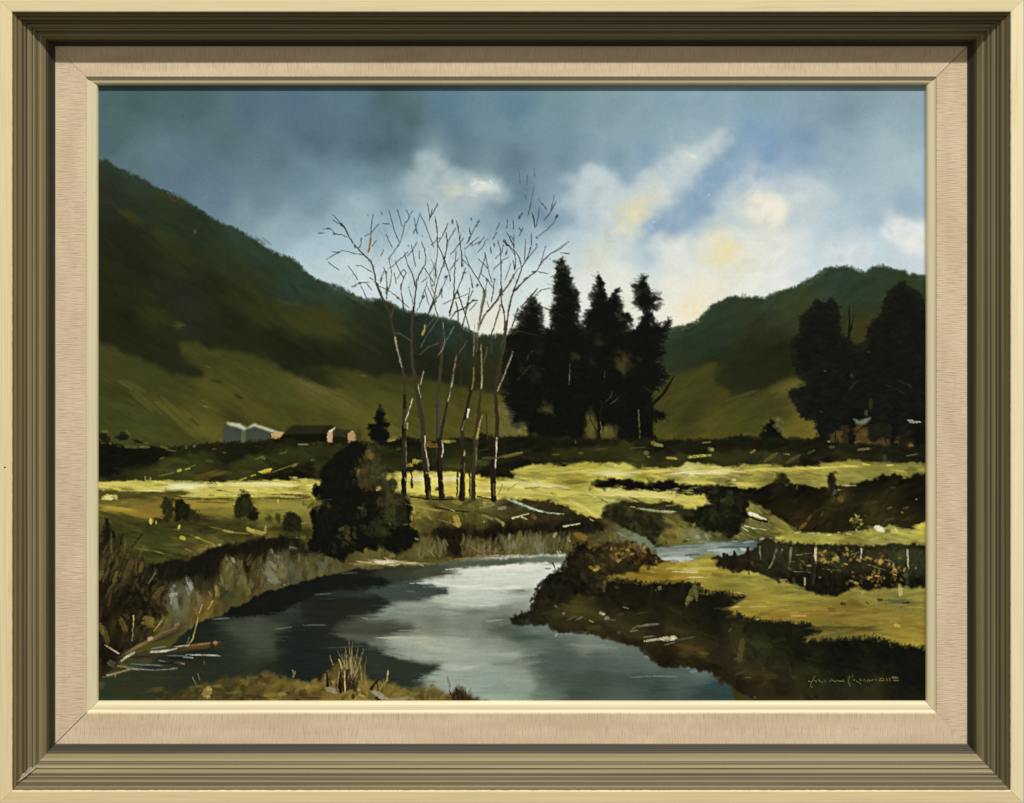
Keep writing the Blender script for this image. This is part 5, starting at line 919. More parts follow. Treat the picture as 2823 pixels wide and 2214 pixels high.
soft('c1', [(800, 430, 60, 300, -12, 132, 138, 122), (950, 250, 50, 190, -15, 156, 162, 158), (1050, 400, 60, 200, -12, 120, 112, 84), (1350, 150, 130, 300, -10, 104, 98, 56), (1470, 220, 100, 260, -6, 96, 92, 52), (1600, 200, 90, 260, -10, 84, 68, 36), (1780, 170, 100, 180, -25, 132, 132, 112), (1880, 110, 80, 160, -10, 126, 116, 76), (1990, 180, 90, 150, -30, 72, 80, 64),
            (1150, 480, 200, 120, -35, 124, 98, 42), (1230, 330, 50, 160, -15, 128, 112, 70), (1540, 300, 50, 130, -10, 120, 106, 56), (1530, 70, 70, 160, 0, 36, 28, 15), (1350, 370, 120, 90, 0, 66, 70, 46), (860, 540, 140, 130, 20, 110, 110, 78), (620, 600, 200, 80, 10, 120, 104, 48)], 12, .4, .2)
soft('b2', [(600, 1230, 160, 100, 40, 106, 96, 52), (850, 1220, 140, 120, 60, 104, 94, 54), (1080, 1240, 200, 110, 50, 100, 90, 50), (440, 1375, 140, 70, 0, 92, 82, 48), (180, 1380, 160, 60, 30, 94, 100, 80), (60, 1330, 200, 120, 30, 90, 86, 48)], 12, .4, .2)
marks('c1', [(935, 210, 40, 110, -15, 166, 174, 174), (975, 260, 22, 120, -15, 150, 158, 156), (930, 320, 18, 110, -22, 140, 146, 142), (790, 360, 90, 40, -10, 168, 172, 160), (770, 420, 20, 90, 10, 150, 158, 150), (800, 275, 30, 30, 0, 140, 146, 140), (1385, 10, 26, 70, -25, 150, 152, 136), (1320, 0, 18, 40, -30, 150, 150, 120), (1220, 120, 14, 90, -15, 90, 78, 50), (900, 215, 40, 70, 0, 92, 66, 32),
             (1810, 90, 36, 70, -20, 148, 130, 88), (1760, 220, 60, 30, 40, 140, 146, 136), (1830, 230, 80, 20, 20, 130, 134, 120), (1220, 330, 26, 110, 0, 150, 134, 94), (1160, 350, 18, 60, -25, 130, 130, 110), (1905, 262, 20, 14, 0, 176, 168, 120), (1780, 60, 30, 90, -35, 140, 146, 140), (570, 200, 18, 150, 28, 88, 90, 54), (650, 457, 26, 12, 0, 150, 142, 110)])
marks('b1', [(2000, 1200, 60, 22, 10, 150, 150, 130), (1960, 1195, 20, 30, 0, 130, 128, 104), (1800, 1250, 40, 110, -35, 128, 134, 126), (1390, 1320, 30, 70, -25, 150, 152, 136), (1325, 1290, 16, 50, -25, 140, 136, 110), (1240, 1325, 40, 20, 0, 110, 96, 70)])
grade(r, tone((.9, .88, .82), (.93, .92, .86), .15, .5))
r = poly(P2('b1', [(430, 1400), (700, 1350), (950, 1320), (1050, 1270), (1250, 1190), (1500, 1150), (1700, 1110), (1950, 1100), (2200, 1140), (2200, 1230), (1950, 1200), (1780, 1230), (1650, 1290), (1450, 1260), (1300, 1330), (1200, 1480), (1050, 1440), (900, 1500), (700, 1520), (500, 1480)]), (19, 18, 10), 2, 6, 6, alpha=.88)
restroke(r, 120, 15, 5, 1.7, .4, .05, .6, .1, [(19, 18, 10), (26, 24, 13), (15, 15, 8), (34, 30, 16)])
# rocks of light along the far waterline
soft('b2', [(820, 1340, 260, 44, 2, 196, 186, 150), (700, 1345, 330, 40, 0, 150, 138, 84), (1050, 1352, 260, 24, 2, 170, 156, 104)], 12, .5, .25)
marks('b2', [(760, 1345, 110, 34, 5, 226, 216, 190), (850, 1340, 130, 26, -5, 226, 216, 190), (820, 1308, 60, 12, 30, 206, 194, 150), (560, 1340, 80, 16, 10, 186, 174, 120), (630, 1345, 70, 14, 0, 190, 178, 120), (900, 1370, 110, 16, -4, 206, 194, 156), (1080, 1350, 120, 12, -4, 206, 190, 140), (1170, 1372, 50, 14, 20, 190, 180, 140), (1260, 1362, 120, 10, 0, 150, 140, 90), (880, 1270, 50, 60, 10, 128, 112, 64), (825, 1210, 40, 40, 0, 124, 108, 58), (1270, 1255, 90, 10, 45, 140, 128, 80),
             (1900, 1270, 90, 16, 5, 186, 170, 116), (2100, 1275, 90, 22, -4, 190, 180, 130), (1860, 1290, 50, 12, 20, 170, 156, 104), (1420, 1145, 12, 70, -25, 130, 126, 92), (1330, 1100, 12, 50, -20, 110, 104, 72), (1950, 1150, 26, 130, -30, 28, 32, 26), (1960, 1080, 16, 70, -30, 60, 72, 66), (1900, 1262, 70, 14, -4, 34, 26, 16), (1970, 1222, 60, 16, -25, 34, 28, 18),
             (1750, 1240, 220, 14, 30, 140, 122, 70), (1680, 1200, 120, 12, 35, 128, 108, 60), (2080, 1180, 60, 60, 45, 112, 116, 92), (2140, 1090, 40, 130, 15, 96, 90, 54)])
for (t, x0, x1, y0, y1, n) in [('b2', 1120, 1420, 1130, 1290, 50), ('b2', 1560, 2178, 1090, 1260, 90), ('b3', 0, 640, 1060, 1240, 110), ('b1', 1300, 2178, 1290, 1480, 60), ('c1', 1250, 2150, 40, 300, 80)]:
    for j in range(n):
        x, y = rng.uniform(x0, x1), rng.uniform(y0, y1)
        if t == 'c1' and y > 420 - .24 * (x - 1250) - 60:
            continue
        q = P(t, [(x, y)])[0]
        dab(q[0], q[1], float(rng.uniform(6, 17)), float(rng.uniform(1.8, 4.2)), 1.75 + float(rng.normal(0, .22)), np.array([(104, 98, 58), (118, 112, 82), (92, 84, 48), (128, 124, 98), (84, 74, 42), (110, 98, 54)][int(rng.integers(6))]) / 255., .45, .12, .6)
lines('b2', [[(1500, 1312), (1650, 1298), (1800, 1286), (1960, 1286)]], 10, 8, (128, 104, 50), brk=.2)
# ---------------------------------------------------------------- right bank
RB = P2('b3', [(660, 1255), (720, 1180), (900, 1180), (1380, 1190), (1500, 1315), (1600, 1360), (1800, 1355), (1860, 1335), (2000, 1295)], 'b4', [(100, 1285), (330, 1268), (440, 1215), (480, 1150), (900, 1170), (2250, 1180)], 'src', [(2575, 1960), (2080, 1960)],
        'c4', [(440, 1425), (400, 1380), (330, 1350), (220, 1290), (100, 1240), (0, 1160)],
        'c3', [(1900, 1110), (1800, 1095), (1550, 1085), (1430, 1020), (1350, 950), (1250, 880), (1100, 820), (900, 790), (800, 750), (600, 745), (480, 730), (400, 670), (280, 660), (60, 650), (40, 600), (150, 560), (250, 540), (260, 430), (280, 330), (340, 250), (380, 210), (480, 150), (560, 80), (590, 0)])
RBC = np.concatenate([
    K('c3', (700, 150, 20, 18, 10), (1200, 300, 18, 18, 10), (1500, 300, 19, 19, 10), (1700, 400, 25, 23, 12), (600, 250, 21, 19, 11), (500, 400, 23, 21, 12), (700, 500, 70, 62, 28), (850, 560, 64, 54, 26), (500, 580, 48, 44, 23), (1100, 650, 56, 47, 24), (1300, 750, 54, 46, 24), (700, 680, 38, 34, 17), (1000, 720, 44, 38, 20),
      (1500, 600, 26, 24, 14), (1700, 600, 34, 32, 17), (1900, 600, 26, 24, 14), (2050, 500, 14, 14, 8), (1600, 720, 60, 50, 26), (1800, 750, 40, 36, 18), (1500, 920, 38, 29, 14), (1800, 900, 80, 60, 28), (1950, 950, 84, 66, 28), (1600, 1020, 25, 18, 10), (1900, 1040, 22, 16, 10), (2050, 1100, 35, 26, 14), (2100, 900, 42, 31, 16), (150, 600, 32, 32, 19),
      (1300, 450, 20, 19, 10), (1000, 420, 20, 18, 10), (1350, 620, 46, 40, 20), (1250, 860, 36, 30, 15), (350, 600, 34, 32, 18), (900, 640, 60, 52, 26)),
    K('c4', (100, 600, 16, 18, 10), (60, 750, 18, 18, 10), (240, 700, 46, 44, 24), (450, 700, 21, 23, 12), (450, 850, 46, 48, 25), (700, 750, 23, 25, 12), (900, 900, 17, 19, 10), (1300, 900, 12, 14, 8), (1800, 950, 12, 14, 8), (2000, 1200, 14, 16, 10), (100, 950, 40, 34, 18), (200, 1000, 52, 39, 20), (400, 950, 24, 24, 12), (300, 900, 72, 67, 36),
      (600, 1050, 35, 35, 18), (400, 1150, 58, 47, 24), (550, 1180, 62, 47, 24), (200, 1230, 48, 33, 16), (300, 1280, 36, 18, 12), (600, 1300, 47, 33, 18), (750, 1300, 33, 23, 13), (900, 1300, 45, 43, 22), (1100, 1300, 36, 40, 20), (1400, 1300, 41, 41, 22), (1600, 1330, 45, 43, 20), (1500, 1200, 20, 22, 12), (1300, 1100, 14, 16, 10),
      (800, 1380, 47, 33, 16), (1200, 1380, 32, 30, 16), (1900, 1380, 18, 20, 10), (900, 1230, 40, 40, 20))])
r = poly(RB, RBC, 1, 3, 1.5, h=.06)
restroke(r, 1800, 17, 6, .5, .8, .045, .5, .08, clip=True)
fuzz(P('c3', [(590, 0), (560, 80), (480, 150), (380, 210), (340, 250), (280, 330), (260, 430), (250, 540), (150, 560), (40, 600)]), 160, 6, 3.5, (22, 21, 13), 2)
# hanging grass under the meadow edge
soft('c3', [(680, 520, 360, 90, 10, 74, 66, 29), (520, 560, 260, 70, 0, 58, 54, 27), (900, 580, 300, 70, 15, 66, 56, 27), (1200, 700, 500, 90, 15, 58, 49, 25), (1650, 720, 400, 80, 5, 60, 51, 26), (1300, 780, 400, 60, 10, 54, 46, 24), (1820, 890, 260, 60, 10, 84, 62, 28), (1940, 950, 130, 50, 10, 92, 72, 30), (1480, 620, 300, 120, 60, 32, 29, 16)], 14, .35, .22)
# meadow on the right bank
M = P2('c3', [(930, 320), (950, 230), (940, 180), (1100, 140), (1250, 120), (1400, 60), (1500, 20), (1650, 50), (1850, 20), (2000, -30), (2060, -50)], 'c4', [(0, -10), (60, 85), (170, 92), (400, 122), (530, 160), (600, 190), (700, 212), (850, 242), (950, 292), (1020, 336), (1150, 352), (1300, 342), (1430, 282), (1550, 300), (1700, 302), (1900, 272), (2250, 290),
        (2250, 900), (2140, 890), (1900, 880), (1780, 860), (1700, 820), (1600, 800), (1300, 810), (1050, 830), (950, 860), (980, 800), (1050, 760), (1150, 700), (1000, 662), (900, 652), (700, 642), (480, 617), (350, 602), (250, 542), (170, 492), (250, 442), (360, 402), (330, 376), (150, 352), (0, 342)],
       'c3', [(2100, 350), (1950, 342), (1900, 262), (1700, 242), (1400, 252), (1200, 232), (1050, 212), (980, 250)])
MC = np.concatenate([
    K('c3', (1100, 170, 118, 93, 38), (1350, 180, 126, 97, 36), (1500, 110, 138, 111, 44), (1700, 110, 172, 156, 72), (1850, 120, 190, 178, 104), (1950, 100, 178, 164, 74), (1600, 180, 128, 97, 36), (1750, 200, 122, 91, 34), (2000, 160, 148, 127, 54), (2050, 280, 128, 115, 46), (2100, 220, 132, 122, 58), (1600, 40, 128, 120, 56), (1950, 40, 110, 106, 50), (2100, 310, 138, 122, 46), (1000, 200, 96, 86, 36)),
    K('c4', (100, 120, 148, 135, 62), (250, 150, 144, 136, 68), (400, 170, 148, 140, 70), (60, 150, 134, 109, 48), (300, 250, 126, 118, 60), (600, 250, 126, 120, 66), (150, 290, 108, 102, 48), (700, 330, 128, 118, 58), (900, 310, 114, 108, 60), (600, 390, 158, 144, 64), (900, 400, 148, 134, 58), (400, 370, 138, 122, 54), (1100, 400, 132, 120, 60), (500, 480, 148, 132, 60),
      (900, 480, 136, 118, 52), (1200, 470, 126, 107, 46), (1400, 450, 116, 97, 42), (700, 560, 128, 101, 42), (1100, 570, 126, 103, 42), (500, 570, 124, 99, 42), (1500, 560, 134, 114, 50), (1300, 620, 132, 109, 44), (1800, 560, 142, 124, 58), (2050, 540, 144, 128, 60), (1700, 330, 124, 114, 60), (2000, 340, 132, 124, 66), (1500, 350, 134, 124, 66), (1900, 440, 88, 86, 54),
      (2000, 640, 132, 107, 46), (1800, 740, 136, 117, 52), (1300, 690, 80, 72, 34), (1600, 700, 88, 78, 36), (1400, 780, 116, 103, 48), (1200, 760, 103, 93, 46), (2000, 800, 144, 125, 54), (1600, 770, 122, 107, 48), (1700, 640, 134, 116, 50))])
r = poly(M, MC, 1, 3, 1.2, h=.08)
restroke(r, 1000, 28, 4.5, .02, .12, .04, .5, .1)
grade(r, tone((1.04, 1.06, .95), (1.07, 1.08, .97), .2, .5))
fuzz(P2('c3', [(960, 210), (1200, 232), (1400, 252), (1700, 242), (1900, 262), (1950, 342), (2100, 350)], 'c4', [(150, 352), (330, 376)]), 160, 8, 3, (22, 22, 11), 1.5)
fuzz(P('c4', [(250, 545), (350, 605), (480, 620), (700, 645), (900, 655), (1000, 665)]), 120, 8, 3, (24, 26, 12), 1.5)
fuzz(P('c4', [(980, 850), (1050, 832), (1300, 812), (1600, 802), (1700, 822), (1780, 862), (1900, 882), (2200, 895)]), 170, 9, 3, (18, 20, 10), 1.5)
soft('c4', [(1300, 690, 460, 40, 0, 78, 70, 33), (1500, 700, 360, 40, -2, 84, 74, 35), (1900, 440, 420, 40, 0, 86, 84, 52), (700, 390, 700, 60, 2, 158, 144, 62), (500, 480, 560, 40, -3, 152, 138, 66), (900, 570, 900, 70, 2, 128, 102, 42), (1400, 470, 300, 70, 0, 120, 96, 40), (1700, 570, 600, 60, 0, 142, 122, 54)], 12, .3, .25)
marks('c3', [(1780, 135, 260, 14, 2, 224, 212, 160), (1880, 186, 160, 13, 0, 224, 208, 150), (1830, 110, 160, 40, 0, 206, 194, 136), (1950, 100, 300, 36, -2, 186, 170, 78), (1720, 100, 200, 40, 2, 180, 164, 76), (1460, 140, 40, 12, 0, 176, 156, 84), (1600, 100, 50, 18, 0, 170, 156, 86), (2000, 188, 70, 12, -8, 180, 162, 92), (1700, 184, 60, 8, 0, 176, 152, 86),
             (1835, 360, 60, 140, 15, 104, 98, 54), (1880, 340, 40, 170, -8, 110, 104, 58), (1800, 420, 40, 110, 12, 116, 110, 62), (1900, 290, 110, 40, 10, 92, 84, 40), (1820, 400, 80, 30, 0, 100, 94, 52), (1520, 295, 44, 40, -20, 112, 108, 66), (1480, 318, 20, 14, 0, 110, 104, 60), (1385, 248, 16, 22, 0, 160, 140, 80), (1280, 246, 50, 14, 20, 96, 88, 46), (960, 280, 40, 110, 5, 92, 80, 36), (1090, 285, 36, 40, 0, 62, 54, 26),
             (820, 300, 70, 60, 10, 82, 68, 30), (850, 350, 14, 90, -5, 96, 92, 66), (1440, 320, 30, 150, 5, 40, 34, 17), (940, 550, 60, 30, 30, 176, 168, 120), (960, 555, 30, 22, 0, 190, 180, 130), (560, 550, 30, 30, 0, 128, 118, 66), (720, 595, 90, 14, -30, 130, 128, 108), (640, 595, 110, 12, -25, 96, 90, 60), (990, 595, 50, 36, -20, 140, 140, 124), (1030, 610, 110, 14, 8, 96, 98, 88), (835, 627, 50, 14, 25, 176, 168, 120),
             (1180, 492, 70, 16, 15, 116, 112, 84), (1330, 545, 160, 10, -12, 74, 68, 42), (1130, 560, 60, 30, -20, 60, 56, 36), (480, 475, 40, 20, 10, 100, 100, 80), (1360, 670, 110, 22, -12, 120, 110, 82), (1440, 660, 140, 24, -5, 118, 116, 96), (1270, 690, 90, 14, -35, 118, 108, 76), (1265, 722, 90, 16, -10, 128, 118, 88), (1480, 810, 230, 26, -8, 196, 190, 156), (1610, 800, 140, 50, -4, 200, 194, 160), (1660, 790, 60, 40, 0, 206, 200, 166),
             (1410, 780, 110, 16, -8, 130, 122, 92), (1620, 850, 120, 14, -15, 128, 124, 100), (1780, 800, 200, 20, -10, 84, 86, 72), (400, 100, 60, 20, 0, 110, 112, 100), (660, 690, 120, 40, -30, 50, 44, 22), (780, 740, 60, 16, -20, 84, 84, 70), (1110, 740, 30, 30, 0, 84, 72, 40), (2140, 1240, 60, 60, 40, 60, 42, 22)])
marks('c4', [(280, 343, 120, 12, 6, 206, 186, 100), (250, 482, 70, 18, -4, 196, 180, 92), (470, 480, 200, 10, -2, 196, 178, 90), (700, 472, 200, 10, -4, 176, 158, 80), (880, 573, 190, 14, 0, 216, 186, 110), (830, 540, 80, 16, -6, 176, 154, 70), (1030, 515, 30, 14, 0, 170, 146, 70), (470, 605, 40, 14, -20, 206, 182, 110), (560, 603, 160, 8, 4, 176, 140, 64), (780, 598, 160, 8, -2, 160, 128, 58),
             (1860, 670, 70, 34, 10, 196, 172, 84), (1320, 450, 60, 34, 10, 52, 46, 24), (1565, 445, 40, 14, 30, 50, 46, 24), (1690, 415, 60, 34, 0, 44, 40, 22), (1950, 442, 80, 16, -5, 44, 42, 24), (1970, 440, 26, 24, 0, 38, 36, 20), (1210, 510, 80, 40, 0, 108, 84, 34), (1430, 440, 120, 60, 5, 114, 88, 40), (1640, 540, 90, 26, 0, 118, 94, 40), (60, 160, 120, 50, 10, 128, 100, 44), (350, 185, 110, 24, 0, 116, 104, 50), (380, 145, 16, 30, 0, 48, 44, 24),
             (850, 650, 40, 8, 0, 150, 120, 60), (300, 920, 60, 240, 8, 82, 76, 40), (270, 1010, 90, 40, 10, 74, 68, 38), (500, 860, 200, 60, 10, 50, 52, 27), (240, 740, 110, 180, 10, 46, 44, 24), (190, 715, 30, 50, 30, 70, 66, 40), (440, 1150, 300, 50, 5, 62, 50, 26), (590, 1180, 130, 60, 0, 66, 50, 26), (300, 1140, 120, 30, -20, 70, 58, 32), (370, 1190, 60, 14, 0, 96, 84, 54), (70, 1190, 60, 24, 10, 60, 66, 60), (440, 1390, 20, 16, 0, 130, 124, 100), (840, 1190, 90, 40, 15, 56, 52, 28)])
# hedge with fence posts
HC = np.concatenate([K('b4', (700, 1250, 45, 45, 24), (900, 1300, 48, 50, 27), (600, 1300, 43, 43, 25), (900, 1200, 40, 34, 18), (1150, 1250, 78, 58, 28), (1300, 1400, 56, 60, 33), (1500, 1300, 45, 41, 22), (1700, 1350, 58, 43, 23), (1900, 1250, 56, 60, 35), (2050, 1350, 48, 52, 29), (1100, 1450, 28, 22, 12), (1400, 1480, 26, 22, 12), (800, 1450, 36, 34, 20), (1250, 1210, 26, 24, 13), (500, 1280, 40, 38, 24), (350, 1340, 36, 30, 17), (150, 1340, 32, 26, 15)),
                    K('c4', (1000, 150, 24, 20, 10), (1250, 200, 16, 14, 8), (1700, 200, 20, 16, 8), (2050, 200, 28, 28, 17), (700, 150, 32, 28, 16))])
r = poly(P2('b4', [(60, 1340), (110, 1310), (230, 1300), (350, 1270), (450, 1210), (500, 1130), (570, 1108), (700, 1150), (900, 1182), (1100, 1205), (1250, 1182), (1400, 1202), (1700, 1192), (1950, 1202), (2250, 1240)],
            'c4', [(2250, 280), (1900, 275), (1700, 302), (1550, 302), (1430, 285), (1300, 345), (1150, 355), (1020, 338), (950, 292), (850, 242), (700, 212), (600, 190), (530, 160), (400, 122), (170, 92), (80, 80)]), HC, 1, 3.5, 2, h=.08)
restroke(r, 560, 11, 5, 1.2, .7, .05, .6, .1, clip=True)
fuzz(P('b4', [(500, 1130), (570, 1108), (700, 1150), (900, 1182), (1100, 1205), (1250, 1182), (1400, 1202), (1700, 1192), (1950, 1202), (2200, 1240)]), 180, 7, 3, (38, 36, 20), 1.6)
for pts in ([(1130, 1450), (1060, 1530), (1280, 1520), (1440, 1470), (1400, 1560), (1300, 1640), (1100, 1645), (1000, 1610), (990, 1540)], [(1560, 1480), (1900, 1490), (1930, 1560), (1800, 1590), (1560, 1595), (1500, 1540)], [(640, 1460), (900, 1450), (950, 1570), (800, 1530)], [(1990, 1520), (2200, 1500), (2200, 1580), (2020, 1580)]):
    r = poly(P('b4', pts), (19, 16, 9), 3, 4, 3, alpha=.85)
    restroke(r, 50, 10, 5, 1.2, .7, .05, .7, .1)
OC = [(120, 88, 40), (150, 122, 58), (92, 64, 30), (176, 150, 74), (70, 52, 26), (104, 82, 40)]
for (x, y, sx, sy, n) in [(1160, 1310, 70, 40, 26), (1240, 1310, 30, 20, 8), (1430, 1290, 60, 30, 14), (1690, 1340, 20, 40, 8), (1640, 1480, 50, 50, 26), (1480, 1530, 40, 60, 14), (1840, 1420, 40, 30, 12), (1850, 1500, 40, 60, 10), (880, 1380, 40, 30, 10), (1640, 1290, 60, 60, 12), (1750, 1330, 60, 40, 8), (1930, 1440, 30, 40, 6), (1300, 1300, 60, 60, 8)]:
    for j in range(n):
        q = P('b4', [(x + rng.normal(0, sx), y + rng.normal(0, sy))])[0]
        dab(q[0], q[1], float(rng.uniform(3, 8)), float(rng.uniform(2, 4)), float(rng.uniform(-1.5, 1.5)), np.array(OC[int(rng.integers(len(OC)))]) / 255., .75, .12)
lines('b4', [[(1048, 1200), (1045, 1280), (1050, 1350)]], 26, 20, (180, 172, 142), brk=.4)
lines('b4', [[(1045, 1350), (1030, 1460), (1022, 1557)]], 36, 26, (44, 46, 36), brk=.35, alpha=.8)
lines('b4', [[(1505, 1210), (1503, 1270), (1490, 1330)], [(1965, 1220), (1970, 1320), (1975, 1400)]], 22, 16, (160, 154, 128), brk=.3)
lines('b4', [[(1965, 1400), (1962, 1557)]], 28, 20, (58, 60, 48), brk=.4, alpha=.85)
lines('b4', [[(800, 1200), (795, 1290), (770, 1420)], [(655, 1220), (620, 1330), (585, 1400)], [(490, 1190), (495, 1310)], [(712, 1220), (700, 1252)]], 26, 12, (112, 110, 86), brk=.4)
lines('b4', [[(370, 1200), (372, 1280)], [(130, 1260), (128, 1330)], [(160, 1265), (160, 1320)], [(232, 1240), (236, 1300)]], 26, 26, (26, 26, 20))
lines('b4', [[(830, 1435), (1000, 1445)], [(1120, 1410), (1300, 1425)], [(1570, 1365), (1640, 1390), (1750, 1420)], [(1740, 1310), (1820, 1340)], [(1400, 1265), (1480, 1240)], [(850, 1270), (1010, 1250)]], 8, 6, (116, 106, 84), brk=.4)
marks('c4', [(940, 230, 20, 80, 0, 176, 166, 110), (1895, 320, 44, 120, -4, 196, 182, 110), (1890, 270, 30, 40, 0, 130, 120, 70), (720, 215, 80, 20, -6, 150, 142, 90), (1420, 135, 30, 14, 0, 170, 156, 110), (2050, 95, 30, 26, 0, 140, 134, 96), (1090, 188, 30, 18, -20, 110, 104, 80), (1500, 230, 40, 60, 10, 70, 62, 32)])
marks('b4', [(1695, 1340, 40, 70, 20, 186, 160, 70), (1245, 1308, 70, 40, -20, 176, 156, 84), (1120, 1320, 60, 40, 10, 150, 128, 60), (1840, 1410, 50, 26, 20, 196, 160, 100), (510, 1110, 50, 26, -20, 190, 184, 150)])
# autumn bush on the point
r = poly(P('b3', [(560, 1420), (590, 1310), (640, 1250), (690, 1180), (760, 1150), (830, 1190), (900, 1170), (950, 1140), (1020, 1170), (1120, 1180), (1240, 1150), (1320, 1190), (1400, 1260), (1450, 1280), (1490, 1340), (1460, 1370), (1380, 1370), (1320, 1400), (1260, 1430), (1000, 1470), (960, 1560), (900, 1660), (560, 1660), (380, 1560), (400, 1490), (520, 1450)]),
         K('b3', (750, 1220, 26, 15, 9), (950, 1220, 38, 26, 14), (700, 1350, 30, 25, 14), (900, 1350, 46, 38, 20), (1100, 1260, 92, 70, 32), (1280, 1220, 104, 72, 32), (1200, 1330, 44, 30, 16), (1420, 1340, 40, 25, 12), (1000, 1330, 60, 48, 25), (900, 1400, 66, 48, 24), (650, 1480, 22, 19, 11), (1050, 1420, 32, 22, 12), (800, 1550, 20, 18, 10), (500, 1530, 20, 20, 11)), 1, 4, 3, h=.1)
restroke(r, 330, 10, 6, .6, .9, .07, .65, .12)
for (x, y, sx, sy, n, pal) in [(1110, 1260, 60, 40, 26, OC), (1280, 1210, 50, 40, 24, OC), (900, 1400, 40, 20, 10, OC), (1470, 1310, 20, 50, 14, OC), (880, 1330, 90, 50, 16, [(60, 48, 24), (80, 62, 30), (46, 38, 20)]), (750, 1200, 50, 30, 14, [(24, 14, 9), (34, 20, 12)]), (1370, 1340, 70, 30, 16, [(34, 20, 12), (48, 28, 14), (24, 15, 9)]), (960, 1200, 40, 40, 10, [(30, 18, 10), (44, 30, 16)]), (1230, 1270, 60, 50, 14, [(46, 28, 14), (30, 20, 11)]), (870, 1170, 60, 30, 12, [(110, 84, 40), (96, 72, 36)])]:
    for j in range(n):
        q = P('b3', [(x + rng.normal(0, sx), y + rng.normal(0, sy))])[0]
        dab(q[0], q[1], float(rng.uniform(4, 9)), float(rng.uniform(3, 5)), float(rng.uniform(-1.5, 1.5)), np.array(pal[int(rng.integers(len(pal)))]) / 255., .7, .14)
# ---------------------------------------------------------------- foreground bank
r = poly(P2('c1', [(150, 1480), (220, 1440), (450, 1385), (700, 1345), (900, 1305), (1000, 1275), (1150, 1235), (1500, 1195), (1700, 1172), (1900, 1182), (2000, 1222), (2100, 1240)],
            'c2', [(0, 1250), (200, 1200), (250, 1130), (330, 1080), (400, 1060), (500, 1070), (560, 1090), (620, 1200), (700, 1235), (800, 1222), (900, 1272), (1000, 1312), (1150, 1262), (1300, 1292), (1430, 1362), (1500, 1302), (1560, 1292), (1640, 1352), (1720, 1412), (1850, 1440), (1850, 1500)], 'c1', [(150, 1520)]),
         np.concatenate([K('c1', (1500, 1330, 90, 80, 36), (1700, 1220, 98, 80, 35), (2100, 1290, 142, 118, 56), (900, 1360, 62, 58, 27), (1140, 1340, 92, 80, 38), (1300, 1270, 66, 62, 28), (1800, 1320, 110, 94, 44), (2050, 1380, 76, 50, 24), (1500, 1400, 70, 50, 26), (600, 1400, 46, 44, 24), (1300, 1390, 74, 58, 28), (1900, 1250, 100, 86, 38), (1650, 1390, 90, 66, 32)),
                         K('c2', (50, 1290, 138, 116, 55), (500, 1250, 124, 103, 49), (600, 1320, 136, 117, 57), (900, 1350, 120, 103, 49), (1200, 1300, 92, 86, 44), (1350, 1380, 106, 89, 41), (400, 1180, 84, 66, 32), (100, 1380, 86, 66, 32), (300, 1380, 124, 102, 48), (1550, 1370, 56, 46, 26), (750, 1300, 110, 92, 44), (1600, 1400, 50, 40, 22), (450, 1100, 84, 76, 44))]), 2, 4, 2.5, h=.1)
restroke(r, 520, 12, 4.5, -.6, .7, .06, .6, .12)
for (x, y, n, h0, sp, cols) in [(470, 1240, 60, 330, .42, [(120, 110, 66), (96, 80, 42), (140, 128, 84), (76, 62, 34)]), (420, 1300, 40, 200, .5, [(50, 32, 18), (70, 50, 26), (34, 24, 14)]), (1540, 1410, 46, 120, .5, [(46, 34, 20), (60, 48, 28), (36, 26, 16)]), (760, 1310, 14, 120, .5, [(40, 28, 16), (120, 100, 50)]), (1180, 1400, 16, 80, .3, [(88, 62, 30)])]:
    for j in range(n):
        bx = x + rng.normal(0, 55 if n > 30 else 30)
        a = rng.normal(0, sp * .5)
        L = h0 * rng.uniform(.35, 1.)
        line(P('c2', [(bx, y + rng.normal(0, 15)), (bx + a * L * .45, y - L * .55), (bx + a * L * 1.05, y - L)]), 2.6, .7, cols[int(rng.integers(len(cols)))], alpha=.75, h=.12, brk=.2)
lines('c2', [[(470, 1180), (455, 1000), (445, 820)], [(440, 1200), (400, 1040), (370, 960)], [(480, 1150), (520, 980), (535, 890)], [(500, 1180), (560, 1020), (590, 900)], [(380, 1080), (345, 1010)], [(280, 1060), (250, 960)], [(430, 1100), (410, 880)], [(460, 1100), (478, 830)]], 9, 5, (150, 136, 94), brk=.25)
lines('c2', [[(360, 1330), (350, 1210)], [(400, 1310), (430, 1120)], [(230, 1270), (225, 1150)], [(665, 1300), (740, 1210)]], 34, 18, (44, 28, 16), brk=.15)
lines('c2', [[(405, 1330), (400, 1130)], [(825, 1220), (835, 1125)], [(375, 1100), (345, 1010)]], 12, 14, (176, 156, 92), brk=.2)
lines('c2', [[(1450, 1280), (1430, 1190)], [(1545, 1300), (1550, 1250)], [(1650, 1330), (1665, 1295)]], 26, 12, (110, 112, 92), alpha=.6)
marks('c2', [(260, 1310, 110, 50, 10, 146, 138, 112), (300, 1340, 60, 30, 20, 156, 146, 116), (740, 1360, 120, 50, 25, 160, 156, 140), (790, 1395, 110, 30, 10, 150, 146, 128), (950, 1400, 220, 22, -4, 128, 128, 110), (670, 1390, 60, 60, 40, 92, 80, 56), (485, 1380, 34, 50, 10, 34, 36, 26), (730, 1405, 60, 26, 40, 40, 30, 18), (540, 1310, 30, 30, 0, 170, 154, 96), (570, 1370, 60, 20, 20, 170, 156, 100), (120, 1350, 120, 40, 10, 96, 66, 30), (80, 1395, 160, 30, 0, 70, 48, 24), (800, 1250, 120, 30, -50, 140, 120, 60), (770, 1280, 90, 24, -55, 132, 112, 56)])
